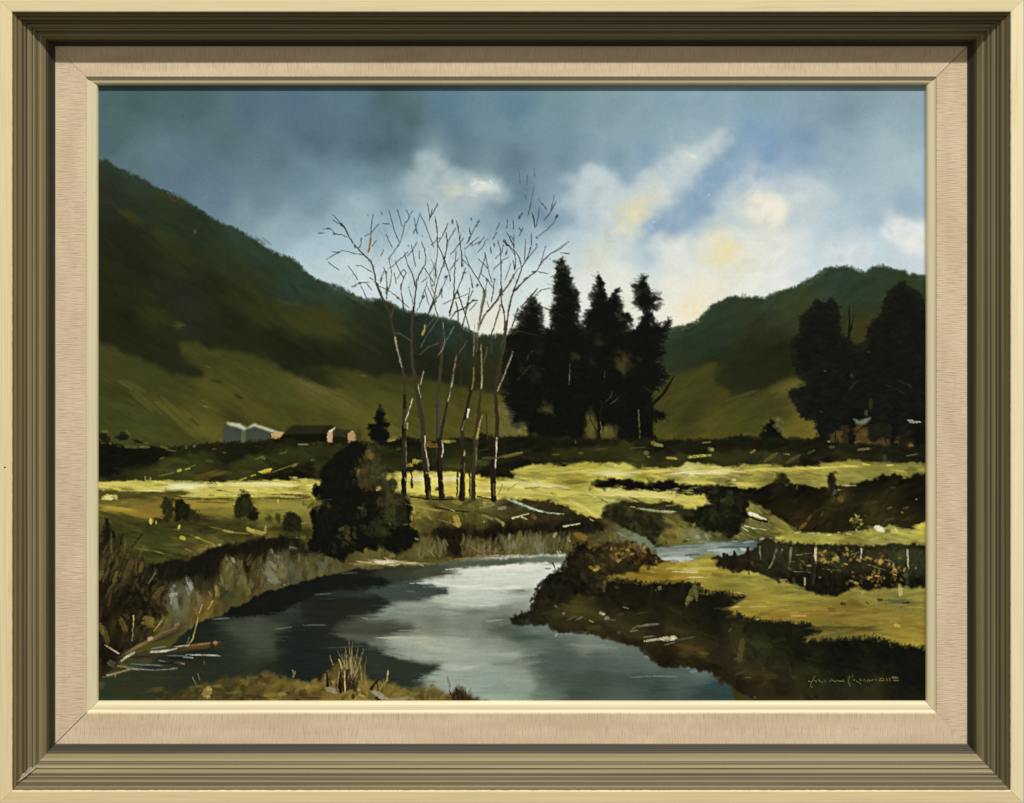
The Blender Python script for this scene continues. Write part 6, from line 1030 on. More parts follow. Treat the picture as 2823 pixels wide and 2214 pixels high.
marks('c1', [(1130, 1340, 90, 110, 30, 156, 134, 74), (1150, 1300, 50, 50, 0, 166, 144, 84), (1140, 1380, 50, 30, 0, 170, 148, 90), (1700, 1220, 120, 60, 20, 80, 58, 28), (1740, 1200, 100, 30, -10, 88, 60, 28), (1750, 1370, 110, 40, -4, 128, 112, 54), (1880, 1355, 80, 44, 0, 140, 124, 70), (1400, 1340, 160, 30, -6, 110, 94, 44), (2090, 1350, 90, 80, 60, 78, 50, 24), (2000, 1160, 20, 70, 20, 130, 120, 76), (1990, 1130, 20, 50, -20, 130, 122, 80), (640, 1310, 110, 50, -10, 92, 74, 34), (1600, 1380, 160, 30, 5, 70, 46, 24), (880, 1405, 180, 20, 0, 60, 40, 22), (70, 1270, 60, 70, 20, 92, 70, 50)])
soft('c1', [(300, 1320, 400, 70, -3, 54, 52, 30), (600, 1310, 160, 40, -20, 84, 66, 30)], 8, .35)
# ---------------------------------------------------------------- brown thicket, driftwood at lower left
TH = P2('b1', [(-40, 1180), (60, 1160), (150, 1140), (230, 1110), (260, 1060), (300, 1180), (330, 1320), (420, 1250), (500, 1350), (560, 1400), (640, 1480)], 'c1', [(640, 250), (620, 420), (700, 560), (500, 620), (560, 720), (600, 780), (420, 870), (300, 960), (240, 1050), (120, 1180), (-40, 1240)])
THC = K('c1', (120, 60, 50, 34, 18), (250, 60, 62, 52, 26), (400, 80, 58, 48, 25), (150, 200, 40, 30, 16), (450, 200, 30, 24, 14), (550, 120, 30, 30, 17), (150, 400, 42, 28, 14), (350, 350, 22, 16, 9), (500, 400, 22, 15, 9), (100, 600, 30, 19, 10), (300, 600, 24, 16, 9), (450, 700, 52, 40, 20), (120, 750, 44, 30, 15), (280, 650, 62, 48, 22), (100, 950, 26, 17, 10), (200, 900, 30, 22, 13), (80, 1150, 46, 36, 24), (560, 560, 50, 38, 18), (600, 330, 66, 54, 26), (380, 900, 40, 32, 20), (80, -250, 40, 36, 20), (200, -200, 52, 46, 24), (330, -80, 64, 58, 30))
r = poly(TH, THC, 2, 5, 3, h=.1)
restroke(r, 420, 22, 6, 1.95, .35, .07, .55, .1, clip=True)
BR = [(92, 76, 36), (110, 90, 42), (76, 60, 29), (60, 46, 23), (40, 29, 15), (30, 21, 11), (34, 30, 16)]
for j in range(80):
    q = P('c1', [(rng.uniform(40, 480), rng.uniform(-200, 420))])[0]
    dab(q[0], q[1], float(rng.uniform(8, 28)), float(rng.uniform(2, 4)), 1.95 + float(rng.normal(0, .22)), np.array(BR[int(rng.integers(len(BR)))]) / 255., .6, .12, .6)
for j in range(60):
    q = P('c1', [(rng.normal(470, 110), rng.normal(380, 130))])[0]
    dab(q[0], q[1], float(rng.uniform(4, 12)), float(rng.uniform(3, 6)), float(rng.uniform(0, 3)), np.array([(24, 16, 9), (20, 14, 8), (38, 26, 13), (76, 60, 30)][int(rng.integers(4))]) / 255., .7, .12)
marks('c1', [(60, 160, 60, 110, 20, 112, 92, 44), (80, 60, 60, 130, 15, 88, 68, 34), (210, 180, 40, 120, 20, 104, 90, 44), (340, 110, 60, 220, 25, 92, 72, 34), (470, 80, 40, 120, 15, 116, 90, 42), (640, 340, 60, 160, 40, 104, 82, 36), (110, 760, 60, 180, -18, 104, 80, 36), (290, 660, 60, 150, -25, 104, 82, 36), (70, 700, 50, 120, -20, 110, 88, 40), (540, 600, 120, 50, 10, 134, 106, 46), (540, 640, 130, 40, -5, 120, 96, 44), (700, 520, 60, 120, -30, 44, 28, 15), (650, 570, 70, 40, 60, 40, 26, 14)])
lines('c1', [[(395, 570), (392, 660), (378, 820)]], 14, 8, (160, 142, 94), brk=.25)
lines('c1', [[(680, 620), (590, 730)], [(1035, 590), (1010, 720), (980, 810), (945, 860)], [(1190, 420), (1135, 505)], [(1085, 460), (1050, 540)]], 10, 10, (168, 144, 90), brk=.25)
lines('c1', [[(950, 790), (925, 850)], [(985, 1180), (1020, 1260)], [(1035, 1150), (1055, 1215)], [(1100, 1020), (1100, 1060)], [(610, 140), (545, 250)]], 8, 8, (104, 104, 78), brk=.2)
soft('c1', [(700, 780, 420, 46, -22, 58, 45, 31), (800, 700, 240, 44, -20, 76, 60, 42), (560, 830, 420, 26, -24, 100, 82, 56), (430, 890, 300, 26, -28, 104, 88, 60), (960, 890, 460, 40, -5, 82, 60, 40), (1120, 870, 260, 44, -6, 88, 64, 40), (820, 920, 420, 34, -8, 72, 56, 40), (560, 960, 600, 60, -6, 62, 50, 40), (480, 1060, 500, 80, 2, 52, 56, 46), (680, 1010, 500, 40, 3, 40, 42, 36)], 12, .45, .22)
marks('c1', [(860, 680, 60, 90, -10, 92, 66, 42), (830, 660, 60, 30, -30, 150, 116, 76), (740, 720, 220, 26, -20, 128, 100, 62), (520, 830, 300, 20, -26, 140, 110, 66), (400, 900, 260, 18, -30, 128, 100, 58), (560, 800, 60, 36, -20, 196, 180, 150), (1100, 855, 300, 22, -6, 150, 116, 66), (1180, 870, 60, 70, 0, 56, 32, 18), (1210, 845, 40, 40, 0, 160, 132, 84), (980, 880, 140, 40, -4, 112, 72, 40), (880, 875, 150, 16, -6, 200, 186, 150), (760, 915, 150, 16, -14, 206, 196, 166), (640, 930, 180, 24, -4, 206, 204, 186), (700, 920, 110, 14, -10, 196, 186, 160),
             (350, 970, 120, 26, -30, 206, 200, 176), (300, 1000, 110, 20, -40, 190, 184, 160), (640, 890, 160, 14, -8, 140, 146, 136), (1080, 965, 300, 16, 1, 190, 192, 180), (1190, 970, 150, 10, 3, 170, 172, 160), (940, 990, 110, 20, 5, 150, 156, 146), (820, 970, 180, 10, 0, 130, 136, 128), (850, 1048, 120, 18, 6, 166, 138, 92), (700, 1030, 130, 8, 12, 150, 156, 146), (600, 1065, 160, 10, 4, 130, 150, 144), (450, 1060, 200, 16, 5, 92, 112, 108), (370, 1100, 160, 26, 10, 104, 124, 120), (500, 1110, 220, 10, 4, 160, 172, 164), (720, 1110, 220, 8, -3, 150, 156, 146), (800, 1095, 90, 8, -6, 140, 146, 136),
             (280, 1078, 110, 20, 6, 140, 112, 66), (250, 1110, 140, 40, 0, 60, 44, 30), (170, 1050, 80, 60, 30, 92, 76, 62), (240, 1140, 300, 16, -16, 160, 150, 126), (150, 1162, 70, 10, 0, 150, 146, 128), (210, 1170, 16, 40, 10, 130, 128, 116), (180, 910, 160, 18, 32, 196, 176, 130), (220, 935, 60, 12, 30, 206, 190, 150), (760, 1045, 200, 30, 3, 16, 18, 14), (850, 1000, 260, 20, 3, 14, 16, 13), (560, 1085, 200, 12, 3, 20, 22, 18), (450, 985, 200, 16, -3, 36, 34, 28), (470, 940, 160, 12, -16, 44, 40, 32)])
# ---------------------------------------------------------------- big dark bush
BK = [(11, 13, 8), (13, 15, 9), (16, 17, 10), (19, 19, 11)]
for pts, n, fr_ in [([(460, 175), (520, 170), (600, 200), (640, 260), (620, 340), (560, 420), (540, 560), (600, 640), (600, 760), (520, 800), (300, 800), (230, 780), (170, 700), (120, 640), (180, 560), (195, 430), (270, 340), (340, 270), (400, 240)], 420, .8),
                    ([(80, 830), (200, 800), (320, 780), (600, 760), (640, 900), (620, 1100), (560, 1200), (420, 1240), (360, 1290), (240, 1250), (90, 1215), (60, 1150), (115, 1080), (125, 980), (85, 900)], 420, .8),
                    ([(580, 640), (640, 600), (720, 620), (800, 640), (780, 800), (800, 960), (840, 1100), (760, 1180), (640, 1190), (560, 1150), (560, 800)], 300, .6),
                    ([(800, 980), (900, 960), (1020, 990), (1100, 1060), (1110, 1130), (1010, 1190), (930, 1230), (800, 1200)], 90, .8),
                    ([(950, 700), (1010, 760), (1040, 860), (1020, 950), (960, 900), (940, 800)], 50, 1.)]:
    tree('b2', pts, n, 13, 6, 1.2, BK, 4, 4, (13, 15, 9), 2, fr_)
for pts, n, c in [([(520, 380), (640, 360), (740, 400), (750, 500), (740, 590), (620, 600), (530, 560)], 130, [(50, 44, 25), (62, 54, 30), (40, 37, 21), (74, 62, 36)]), ([(620, 200), (680, 260), (740, 350), (720, 380), (620, 380), (610, 300)], 60, [(46, 42, 22), (60, 52, 28), (32, 30, 17)]),
                  ([(740, 520), (850, 500), (890, 560), (880, 640), (800, 660), (720, 620)], 80, [(42, 42, 24), (52, 50, 29), (34, 34, 20)]), ([(770, 680), (900, 660), (970, 700), (960, 800), (820, 820), (760, 760)], 90, [(44, 40, 23), (56, 50, 28), (34, 32, 19)]),
                  ([(800, 820), (960, 820), (1000, 960), (880, 980), (800, 940)], 80, [(36, 38, 20), (46, 46, 25), (28, 30, 16)]), ([(640, 930), (780, 960), (850, 1060), (760, 1100), (650, 1080)], 60, [(30, 32, 18), (40, 40, 22), (24, 25, 14)])]:
    r = poly(P('b2', pts), c[2], 5, 7, 8, alpha=.55)
    restroke(r, n, 8, 4, 1.2, .9, .05, .55, .12, c)
LB = [(60, 54, 30), (48, 46, 25), (72, 64, 34), (38, 38, 21), (54, 46, 26)]
for (x, y, sx, sy, n, pal) in [(620, 480, 60, 80, 60, LB), (640, 400, 50, 40, 24, [(76, 62, 36), (62, 52, 28)]), (660, 250, 40, 60, 30, [(62, 56, 28), (92, 76, 38), (50, 46, 24)]), (800, 560, 60, 50, 40, [(52, 52, 30), (42, 44, 26), (60, 58, 34)]), (880, 740, 70, 50, 50, LB), (880, 900, 60, 50, 40, [(50, 52, 28), (40, 42, 22), (60, 58, 30)]), (700, 990, 70, 60, 40, [(40, 42, 24), (34, 36, 20), (52, 50, 28)]),
                               (400, 1080, 50, 60, 22, [(66, 60, 32), (54, 50, 28), (40, 38, 22)]), (780, 1060, 60, 30, 16, [(58, 54, 28), (46, 44, 24)]), (150, 760, 60, 30, 16, [(84, 78, 38), (66, 60, 30)]), (560, 820, 50, 40, 10, [(44, 42, 26), (60, 58, 38)]), (720, 380, 30, 60, 16, [(60, 66, 36), (48, 52, 28)]), (300, 860, 60, 60, 10, [(24, 25, 15)]), (960, 850, 30, 60, 20, [(26, 28, 16), (20, 22, 12)])]:
    for j in range(n):
        q = P('b2', [(x + rng.normal(0, sx), y + rng.normal(0, sy))])[0]
        dab(q[0], q[1], float(rng.uniform(5, 11)), float(rng.uniform(3, 6)), float(rng.uniform(.2, 2.4)), np.array(pal[int(rng.integers(len(pal)))]) / 255., .5, .12, .5)
marks('b2', [(740, 605, 60, 40, -30, 190, 168, 84), (540, 435, 16, 50, 10, 128, 110, 74), (640, 260, 60, 90, -30, 100, 80, 42), (670, 280, 50, 60, 20, 110, 82, 42), (370, 1010, 60, 40, -20, 84, 74, 40), (430, 1100, 70, 50, 40, 76, 66, 36), (560, 800, 60, 18, 10, 76, 70, 46), (1010, 965, 50, 16, -10, 84, 84, 66), (850, 960, 24, 18, 0, 110, 104, 64), (1120, 1112, 40, 18, 20, 170, 158, 120), (235, 715, 80, 8, 0, 64, 62, 56), (80, 320, 40, 24, -10, 92, 90, 44), (940, 210, 50, 30, -10, 70, 66, 34),
             (870, 125, 90, 16, -15, 176, 160, 80), (870, 110, 110, 24, -20, 120, 108, 48)])
# ---------------------------------------------------------------- bare trees
D1, D2, BRN = (44, 41, 40), (58, 55, 54), (78, 60, 44)
lines('t1', [[(1000, 1200), (970, 1060), (950, 980), (920, 900), (850, 840), (800, 790)], [(1110, 1520), (1050, 1360), (1000, 1230)]], 26, 16, BRN, wob=.5)
lines('t1', [[(640, 620), (560, 470), (500, 370), (460, 330)]], 18, 26, D1)
lines('t1', [[(800, 800), (690, 690), (660, 650)], [(320, 265), (400, 310), (460, 335)], [(460, 330), (380, 240), (320, 170)], [(810, 815), (650, 785), (540, 755), (470, 740), (410, 785)], [(320, 765), (410, 770)], [(410, 780), (310, 835), (215, 890)],
             [(560, 545), (500, 510), (420, 490), (350, 480), (310, 420), (270, 398), (160, 405)], [(100, 478), (200, 466)], [(780, 545), (770, 640), (740, 700)]], 13, 9, D1, brk=.15, tip=True)
marks('t1', [(675, 680, 34, 50, 20, 44, 44, 50), (350, 482, 44, 34, 0, 40, 42, 50), (260, 400, 60, 26, 0, 46, 48, 56), (465, 335, 40, 50, 0, 44, 44, 52), (410, 775, 60, 36, -20, 52, 50, 54), (775, 560, 22, 40, 10, 50, 50, 58), (750, 690, 40, 22, -20, 48, 48, 56), (1165, 1090, 30, 70, 0, 60, 52, 46), (1180, 1360, 50, 90, 10, 74, 50, 46), (1170, 1410, 40, 50, 10, 60, 48, 46),
             (1085, 1200, 40, 70, 20, 74, 60, 44), (1350, 1490, 50, 40, 20, 70, 48, 44), (750, 1255, 50, 40, 0, 50, 48, 48), (640, 1310, 50, 30, -10, 60, 56, 56), (680, 1295, 30, 50, 20, 58, 54, 54), (1215, 875, 30, 30, 0, 56, 54, 58), (1350, 665, 26, 36, 10, 56, 60, 64), (1515, 668, 20, 30, 0, 56, 60, 64), (880, 188, 16, 30, 20, 70, 84, 90), (962, 185, 24, 36, 0, 70, 84, 90), (1735, 520, 14, 34, 0, 60, 64, 66),
             (1945, 290, 26, 70, -15, 50, 48, 52), (1965, 30, 22, 60, 10, 48, 54, 62), (2105, 1155, 60, 36, -30, 56, 54, 50), (2020, 1390, 40, 130, 20, 66, 54, 46), (1745, 1470, 50, 60, 40, 62, 56, 50), (1395, 1310, 22, 100, 5, 60, 54, 50), (2125, 650, 30, 110, 5, 84, 66, 56), (1522, 1320, 24, 24, 0, 56, 56, 56), (1640, 440, 20, 90, -18, 52, 56, 62)])
line(P('t1', [(925, 470), (915, 600), (900, 700), (885, 760)]), 1.0, 2.6, (146, 106, 46), h=.2)
line(P('t1', [(920, 560), (910, 660), (895, 740)]), 3.0, 2.2, (140, 102, 42), h=.2)
lines('t1', [[(980, 1230), (1040, 1280)], [(900, 900), (950, 960)]], 26, 16, (140, 104, 54), brk=.3)
lines('t1', [[(960, 180), (930, 380), (925, 470)], [(820, 525), (920, 480), (1050, 320)], [(940, 680), (1015, 585)], [(1085, 130), (1105, 190)], [(1210, 110), (1230, 210), (1290, 420), (1370, 620)], [(1335, 100), (1380, 230), (1420, 370)], [(1485, 100), (1510, 180), (1520, 250)], [(1580, 110), (1520, 230), (1470, 320)],
             [(1470, 290), (1430, 450), (1385, 620), (1280, 770), (1200, 870)], [(1600, 220), (1630, 380), (1655, 490)], [(1700, 150), (1640, 350), (1590, 490)], [(1700, 170), (1770, 320), (1830, 470), (1920, 710)], [(1215, 600), (1260, 700)], [(1160, 480), (1215, 610)],
             [(1810, 0), (1830, 110), (1850, 230), (1835, 280)], [(1895, 90), (1850, 230)], [(1965, 40), (1900, 150), (1850, 240)], [(1930, 200), (1965, 370), (1970, 560), (1970, 700), (1955, 930), (1940, 1150)], [(2140, 310), (2070, 470), (1990, 620)], [(2010, 540), (1870, 660)],
             [(1985, 680), (2060, 830), (2090, 920), (2140, 1060)], [(1650, 600), (1580, 740), (1490, 840)], [(1560, 650), (1600, 850), (1630, 1000)], [(1680, 740), (1690, 880)], [(1720, 600), (1760, 720), (1790, 850), (1780, 950), (1720, 1070), (1670, 1140), (1670, 1220)],
             [(1300, 890), (1350, 1010), (1400, 1120), (1440, 1180), (1400, 1280), (1400, 1400), (1430, 1560), (1440, 1690)], [(1210, 890), (1240, 1000), (1250, 1130), (1220, 1300), (1190, 1370)], [(1330, 1190), (1440, 1040), (1480, 1090), (1440, 1170)], [(1120, 1000), (1160, 1080), (1170, 1200), (1185, 1350), (1165, 1520)], [(1140, 1050), (1085, 1190), (1070, 1260)],
             [(1760, 1010), (1850, 1140), (1910, 1260)], [(1870, 880), (1920, 1010), (1960, 1180)], [(1910, 1000), (1850, 1120)], [(1830, 1150), (1720, 1240)], [(1910, 1270), (1880, 1310)], [(1810, 1230), (1740, 1450), (1690, 1620), (1640, 1700)], [(1775, 1350), (1830, 1600)], [(1740, 1480), (1690, 1580)], [(1810, 1290), (1890, 1480), (1950, 1690)],
             [(1520, 1340), (1570, 1500), (1585, 1590)], [(2130, 1150), (2060, 1290), (2000, 1440), (1940, 1530)], [(2040, 1330), (2040, 1490)], [(1290, 1090), (1325, 1280)], [(560, 980), (640, 1080), (720, 1210)], [(760, 1290), (820, 1400), (855, 1500)], [(680, 975), (770, 980), (860, 1030), (940, 1090)], [(850, 1260), (900, 1310), (940, 1370)], [(750, 1250), (900, 1243)], [(680, 1290), (750, 1255)],
             [(900, 1160), (970, 1210)], [(250, 920), (350, 1000), (430, 1050)], [(1100, 320), (1220, 330)], [(1130, 720), (1080, 840)], [(1450, 780), (1470, 850), (1510, 980), (1570, 1100), (1600, 1190), (1615, 1300)]], 11, 13, D2, brk=.12, wob=.5, tip=True)
lines('t1', [[(1500, 770), (1420, 850), (1340, 920), (1270, 990), (1200, 1030)], [(1060, 1300), (1150, 1345), (1230, 1390), (1350, 1480), (1430, 1560), (1520, 1640)], [(2090, 800), (2075, 910), (2030, 1050), (1985, 1180), (1940, 1340), (1920, 1470)], [(1930, 940), (1935, 1130), (1920, 1300)], [(2105, 460), (2125, 620), (2100, 780)]], 13, 12, (62, 50, 46), brk=.25)
lines('t1', [[(1640, 1190), (1635, 1350), (1610, 1550), (1590, 1710)], [(1960, 1450), (1890, 1600), (1840, 1710)]], 15, 30, (58, 46, 40), brk=.2)
lines('t2', [[(190, 940), (185, 1150), (185, 1320), (180, 1470), (140, 1620), (110, 1720)], [(920, 1230), (925, 1350), (905, 1440), (830, 1560), (700, 1700)], [(920, 1440), (930, 1580), (970, 1710)], [(660, 1370), (665, 1480), (635, 1600), (610, 1710)], [(1250, 1000), (1210, 1130), (1150, 1280), (1110, 1380)], [(1470, 1070), (1310, 1190), (1220, 1280), (1140, 1370)]], 12, 28, (58, 47, 40), brk=.2)
line(P('t2', [(1130, 1360), (1080, 1480), (1045, 1620), (1030, 1720)]), 2.4, 2.8, (116, 98, 76), brk=.2)
lines('t2', [[(960, 1380), (1060, 1250), (1110, 1150), (1200, 1010)]], 26, 10, (96, 66, 48), brk=.15)
lines('t2', [[(350, 800), (420, 980), (520, 1140), (600, 1270), (650, 1370)], [(310, 880), (430, 1010)], [(0, 820), (30, 890), (100, 1080), (125, 1220)], [(30, 880), (0, 1010)], [(90, 310), (0, 500)], [(55, 460), (75, 620)], [(215, 380), (80, 600)], [(75, 620), (50, 800), (30, 890)], [(225, 270), (260, 470)], [(270, 540), (290, 720), (305, 880), (315, 1010)], [(340, 540), (200, 720), (120, 810)],
             [(210, 740), (200, 930)], [(260, 860), (190, 950), (110, 1060)], [(420, 380), (440, 500)], [(590, 260), (520, 370), (440, 520), (380, 640)], [(570, 530), (430, 640)], [(690, 570), (650, 660), (550, 780)], [(850, 450), (790, 570)], [(365, 1010), (320, 1150), (260, 1300)], [(440, 1120), (465, 1330)], [(560, 870), (680, 990), (720, 1050), (775, 1240)],
             [(665, 860), (620, 1010), (570, 1180)], [(660, 770), (690, 900), (720, 1040)], [(600, 1100), (700, 1200), (790, 1330)], [(815, 1190), (800, 1340), (770, 1550)], [(870, 580), (910, 760), (920, 950), (925, 1190)], [(960, 640), (930, 760), (830, 880)], [(1075, 940), (1040, 1060), (980, 1210)], [(1040, 840), (940, 900), (800, 1040)], [(1020, 720), (985, 830)],
             [(980, 600), (1060, 690), (1150, 770), (1200, 850), (1240, 960)], [(1000, 450), (1040, 520), (1110, 660), (1140, 820)], [(1060, 500), (1130, 600)], [(1120, 500), (1125, 700)], [(1395, 690), (1330, 860), (1250, 1010)], [(1490, 680), (1410, 780), (1290, 930)], [(1615, 690), (1560, 880), (1500, 1030)], [(1990, 600), (1820, 740), (1700, 790), (1600, 870), (1540, 960), (1490, 1050)],
             [(1800, 190), (1760, 290), (1640, 420), (1500, 520)], [(1780, 0), (1700, 130), (1640, 220), (1590, 270)], [(1735, 0), (1690, 130)], [(1560, 0), (1640, 100)], [(1400, 150), (1440, 280), (1450, 400)], [(1520, 60), (1500, 220), (1470, 370)], [(1390, 0), (1345, 190)], [(1245, 150), (1205, 240)], [(1020, 250), (1005, 400)], [(1270, 390), (1200, 520)], [(1300, 560), (1290, 900)], [(1395, 460), (1395, 680)], [(1110, 260), (1115, 420)], [(1140, 830), (1140, 1050)],
             [(1105, 890), (1130, 1050)], [(1390, 1080), (1470, 1060)], [(1500, 1330), (1400, 1460), (1250, 1610)], [(1690, 1330), (1560, 1360), (1450, 1450)], [(1235, 1660), (1340, 1615)], [(1480, 1610), (1600, 1640), (1720, 1690)], [(240, 1400), (290, 1540), (340, 1700)], [(230, 1380), (190, 1500)], [(490, 1350), (400, 1540), (360, 1640), (200, 1700)], [(430, 1330), (400, 1540)], [(550, 1520), (480, 1530), (380, 1610)], [(540, 1560), (420, 1690)], [(0, 1590), (150, 1520), (400, 1420)],
             [(1190, 1650), (1170, 1700)], [(830, 1580), (890, 1500)], [(700, 1540), (735, 1640)], [(1840, 1090), (1680, 1170)], [(1480, 1075), (1660, 1110)], [(1850, 775), (2000, 795)], [(480, 620), (350, 720)], [(610, 590), (450, 680)], [(660, 520), (560, 660)], [(290, 490), (270, 560)], [(750, 680), (770, 800)], [(800, 630), (815, 700)], [(900, 300), (840, 420)], [(1230, 440), (1200, 380)]], 11, 13, D2, brk=.12, wob=.5, tip=True)
lines('t2', [[(1040, 520), (1110, 660)], [(1420, 190), (1440, 290), (1450, 390)], [(1800, 190), (1770, 280)], [(960, 590), (1000, 650), (1060, 690)], [(1390, 690), (1360, 790)], [(430, 420), (440, 500)], [(440, 520), (390, 630)], [(560, 1280), (530, 1320)], [(460, 1250), (465, 1330)], [(340, 1080), (310, 1180)], [(1500, 1330), (1250, 1610)]], 20, 15, D1, brk=.15, tip=True)
marks('t2', [(450, 250, 26, 44, 0, 44, 52, 60), (155, 290, 30, 90, 0, 44, 48, 52), (1205, 225, 36, 60, 10, 44, 52, 62), (1245, 165, 24, 40, 10, 56, 64, 74), (1480, 540, 40, 40, -30, 44, 48, 56), (1800, 200, 36, 60, 15, 44, 50, 62), (970, 595, 50, 50, 30, 76, 48, 46), (700, 1200, 44, 50, 0, 70, 50, 44), (345, 1095, 60, 40, 0, 56, 50, 50), (1310, 1185, 80, 40, -30, 62, 50, 46), (920, 1400, 70, 110, 0, 72, 48, 42),
             (660, 1410, 60, 130, 0, 80, 52, 46), (1110, 1150, 40, 70, 0, 92, 68, 48), (235, 1390, 34, 60, 10, 56, 50, 46), (480, 1525, 60, 40, -20, 64, 56, 52), (530, 1530, 60, 26, -15, 64, 56, 52), (1185, 1670, 30, 60, 10, 60, 56, 50), (55, 1155, 44, 40, -40, 56, 54, 50), (545, 1290, 40, 50, 40, 56, 50, 48), (815, 1190, 34, 34, 0, 60, 54, 50), (320, 970, 24, 50, 0, 60, 56, 56), (1435, 1090, 36, 30, 0, 60, 56, 54), (935, 930, 22, 30, 0, 60, 60, 60), (1685, 875, 20, 18, 0, 70, 74, 74),
             (1475, 650, 30, 36, -30, 56, 62, 68), (1617, 685, 26, 36, 0, 62, 64, 68), (1000, 780, 34, 60, 20, 64, 60, 62), (815, 650, 22, 60, 0, 66, 72, 76), (270, 545, 26, 40, 10, 60, 60, 64), (710, 565, 20, 20, 0, 60, 64, 70), (530, 355, 30, 40, 30, 58, 64, 70), (760, 740, 22, 80, -10, 76, 70, 64), (675, 840, 24, 70, -10, 92, 64, 56), (560, 290, 60, 22, -35, 58, 66, 74), (1255, 400, 20, 40, 20, 66, 74, 82), (915, 460, 20, 34, 10, 196, 206, 208)])
for j in range(150):      # faint dry-brush twigs inside the crowns
    q = P('t2', [(rng.uniform(-1500, 1250), rng.uniform(380, 1300))])[0]
    dab(q[0], q[1], float(rng.uniform(8, 26)), 1.5, math.radians(90) + float(rng.normal(0, .38)), np.array((120, 134, 142)) / 255., .28, .05, .7)
LIMB = [('t1', [(1110, 1520), (1050, 1360), (1000, 1230), (965, 1040), (930, 905), (800, 790), (640, 620), (500, 370), (460, 330)]), ('t1', [(1590, 1710), (1610, 1550), (1635, 1350), (1650, 1190), (1700, 1080), (1780, 950), (1790, 850), (1760, 720), (1720, 600)]), ('t1', [(1635, 1350), (1600, 1190), (1570, 1100), (1510, 980), (1460, 830), (1450, 760)]),
        ('t1', [(1840, 1710), (1920, 1470), (1985, 1180), (2075, 910), (2100, 780), (2125, 620), (2105, 460)]), ('t1', [(2075, 910), (2040, 790), (1985, 680), (1970, 560), (1930, 200)]), ('t1', [(1930, 1440), (1880, 1330), (1850, 1140), (1760, 1010)]), ('t2', [(110, 1720), (180, 1470), (185, 1150), (200, 930), (210, 740)]), ('t2', [(180, 1480), (230, 1380), (260, 1300), (340, 1080), (365, 1010)]),
        ('t2', [(610, 1710), (665, 1480), (650, 1370), (520, 1140), (420, 980), (350, 800)]), ('t2', [(660, 1400), (700, 1240), (690, 1190), (600, 1100)]), ('t2', [(570, 1190), (620, 1010), (665, 860), (655, 770)]), ('t2', [(700, 1700), (830, 1560), (905, 1440), (925, 1350), (920, 1190), (910, 760), (870, 580)]), ('t2', [(910, 1430), (960, 1380), (1110, 1150), (1200, 1010)]), ('t2', [(970, 1710), (935, 1580), (915, 1430)]),
        ('t2', [(1030, 1720), (1080, 1480), (1110, 1400), (1150, 1280), (1250, 1000), (1330, 860), (1395, 690)]), ('t2', [(1110, 1390), (1310, 1190), (1470, 1070), (1540, 960), (1700, 790), (1990, 600)]), ('t2', [(1300, 910), (1410, 780), (1490, 680)]), ('t2', [(1140, 1000), (1140, 830), (1060, 690), (980, 600)]), ('t2', [(770, 1550), (800, 1340), (815, 1190)]), ('t2', [(1240, 1010), (1200, 850), (1150, 770)]),
        ('t2', [(340, 1700), (290, 1540), (235, 1400)]), ('t2', [(360, 1700), (380, 1600), (400, 1540), (430, 1330)]), ('t2', [(30, 1000), (30, 890), (80, 620), (60, 460)]), ('t2', [(125, 1220), (100, 1080), (30, 890)]), ('t2', [(305, 1000), (300, 860), (285, 690), (260, 480), (225, 270)]), ('t1', [(1190, 1370), (1185, 1350), (1170, 1200), (1165, 1080)]), ('t1', [(1440, 1690), (1430, 1560), (1400, 1400), (1400, 1280), (1440, 1180), (1350, 1010), (1300, 890)])]
for t, pts in LIMB:
    lines(t, [pts], 17 if len(pts) > 4 else 12, 6, (54, 46, 41), brk=.05, wob=.5)
lines('s2', [[(1265, 680), (1266, 745)], [(1270, 800), (1240, 930), (1215, 1050)], [(1148, 700), (1158, 800)], [(1214, 728), (1205, 820)], [(1195, 880), (1205, 930)], [(1420, 885), (1390, 1020)], [(1440, 930), (1360, 1060)], [(1290, 915), (1360, 1000)]], 5, 6, (70, 82, 88), brk=.2, tip=True, alpha=.85)
# limbs in front of the hills, then trunks down to the field
lines('m2', [[(720, 10), (790, 180), (850, 300), (885, 470), (905, 540)]], 26, 22, (60, 54, 40), alpha=.75, brk=.2)
lines('m2', [[(1090, 250), (1075, 400), (1070, 600), (1075, 820), (1110, 960)]], 22, 38, (52, 43, 31), brk=.15)
lines('m2', [[(1230, 330), (1200, 410)], [(1320, 180), (1260, 230), (1230, 340)], [(1450, 330), (1490, 150)], [(1660, 490), (1610, 330), (1530, 80)], [(1535, 400), (1535, 280), (1510, 190)], [(1560, 580), (1580, 420), (1640, 200)], [(1460, 360), (1510, 290), (1600, 250), (1680, 180)], [(1330, 330), (1290, 180)]], 12, 12, (56, 48, 42), brk=.2)
lines('m2', [[(1800, 100), (1770, 250), (1745, 420), (1730, 520), (1715, 680)]], 26, 22, (110, 96, 76), brk=.35)
lines('m2', [[(1960, 110), (1900, 210), (1800, 320), (1750, 430)], [(1965, 100), (1970, 200), (2000, 340), (2000, 480), (1965, 640)], [(2080, 110), (2040, 270), (2020, 450), (1990, 650)], [(1960, 220), (1910, 400), (1870, 500), (1870, 700)], [(2135, 255), (2070, 450), (2040, 500)]], 14, 15, (72, 60, 48), brk=.3)
lines('m2', [[(2025, 380), (2000, 560), (1980, 700)]], 26, 34, (64, 60, 48), brk=.25)
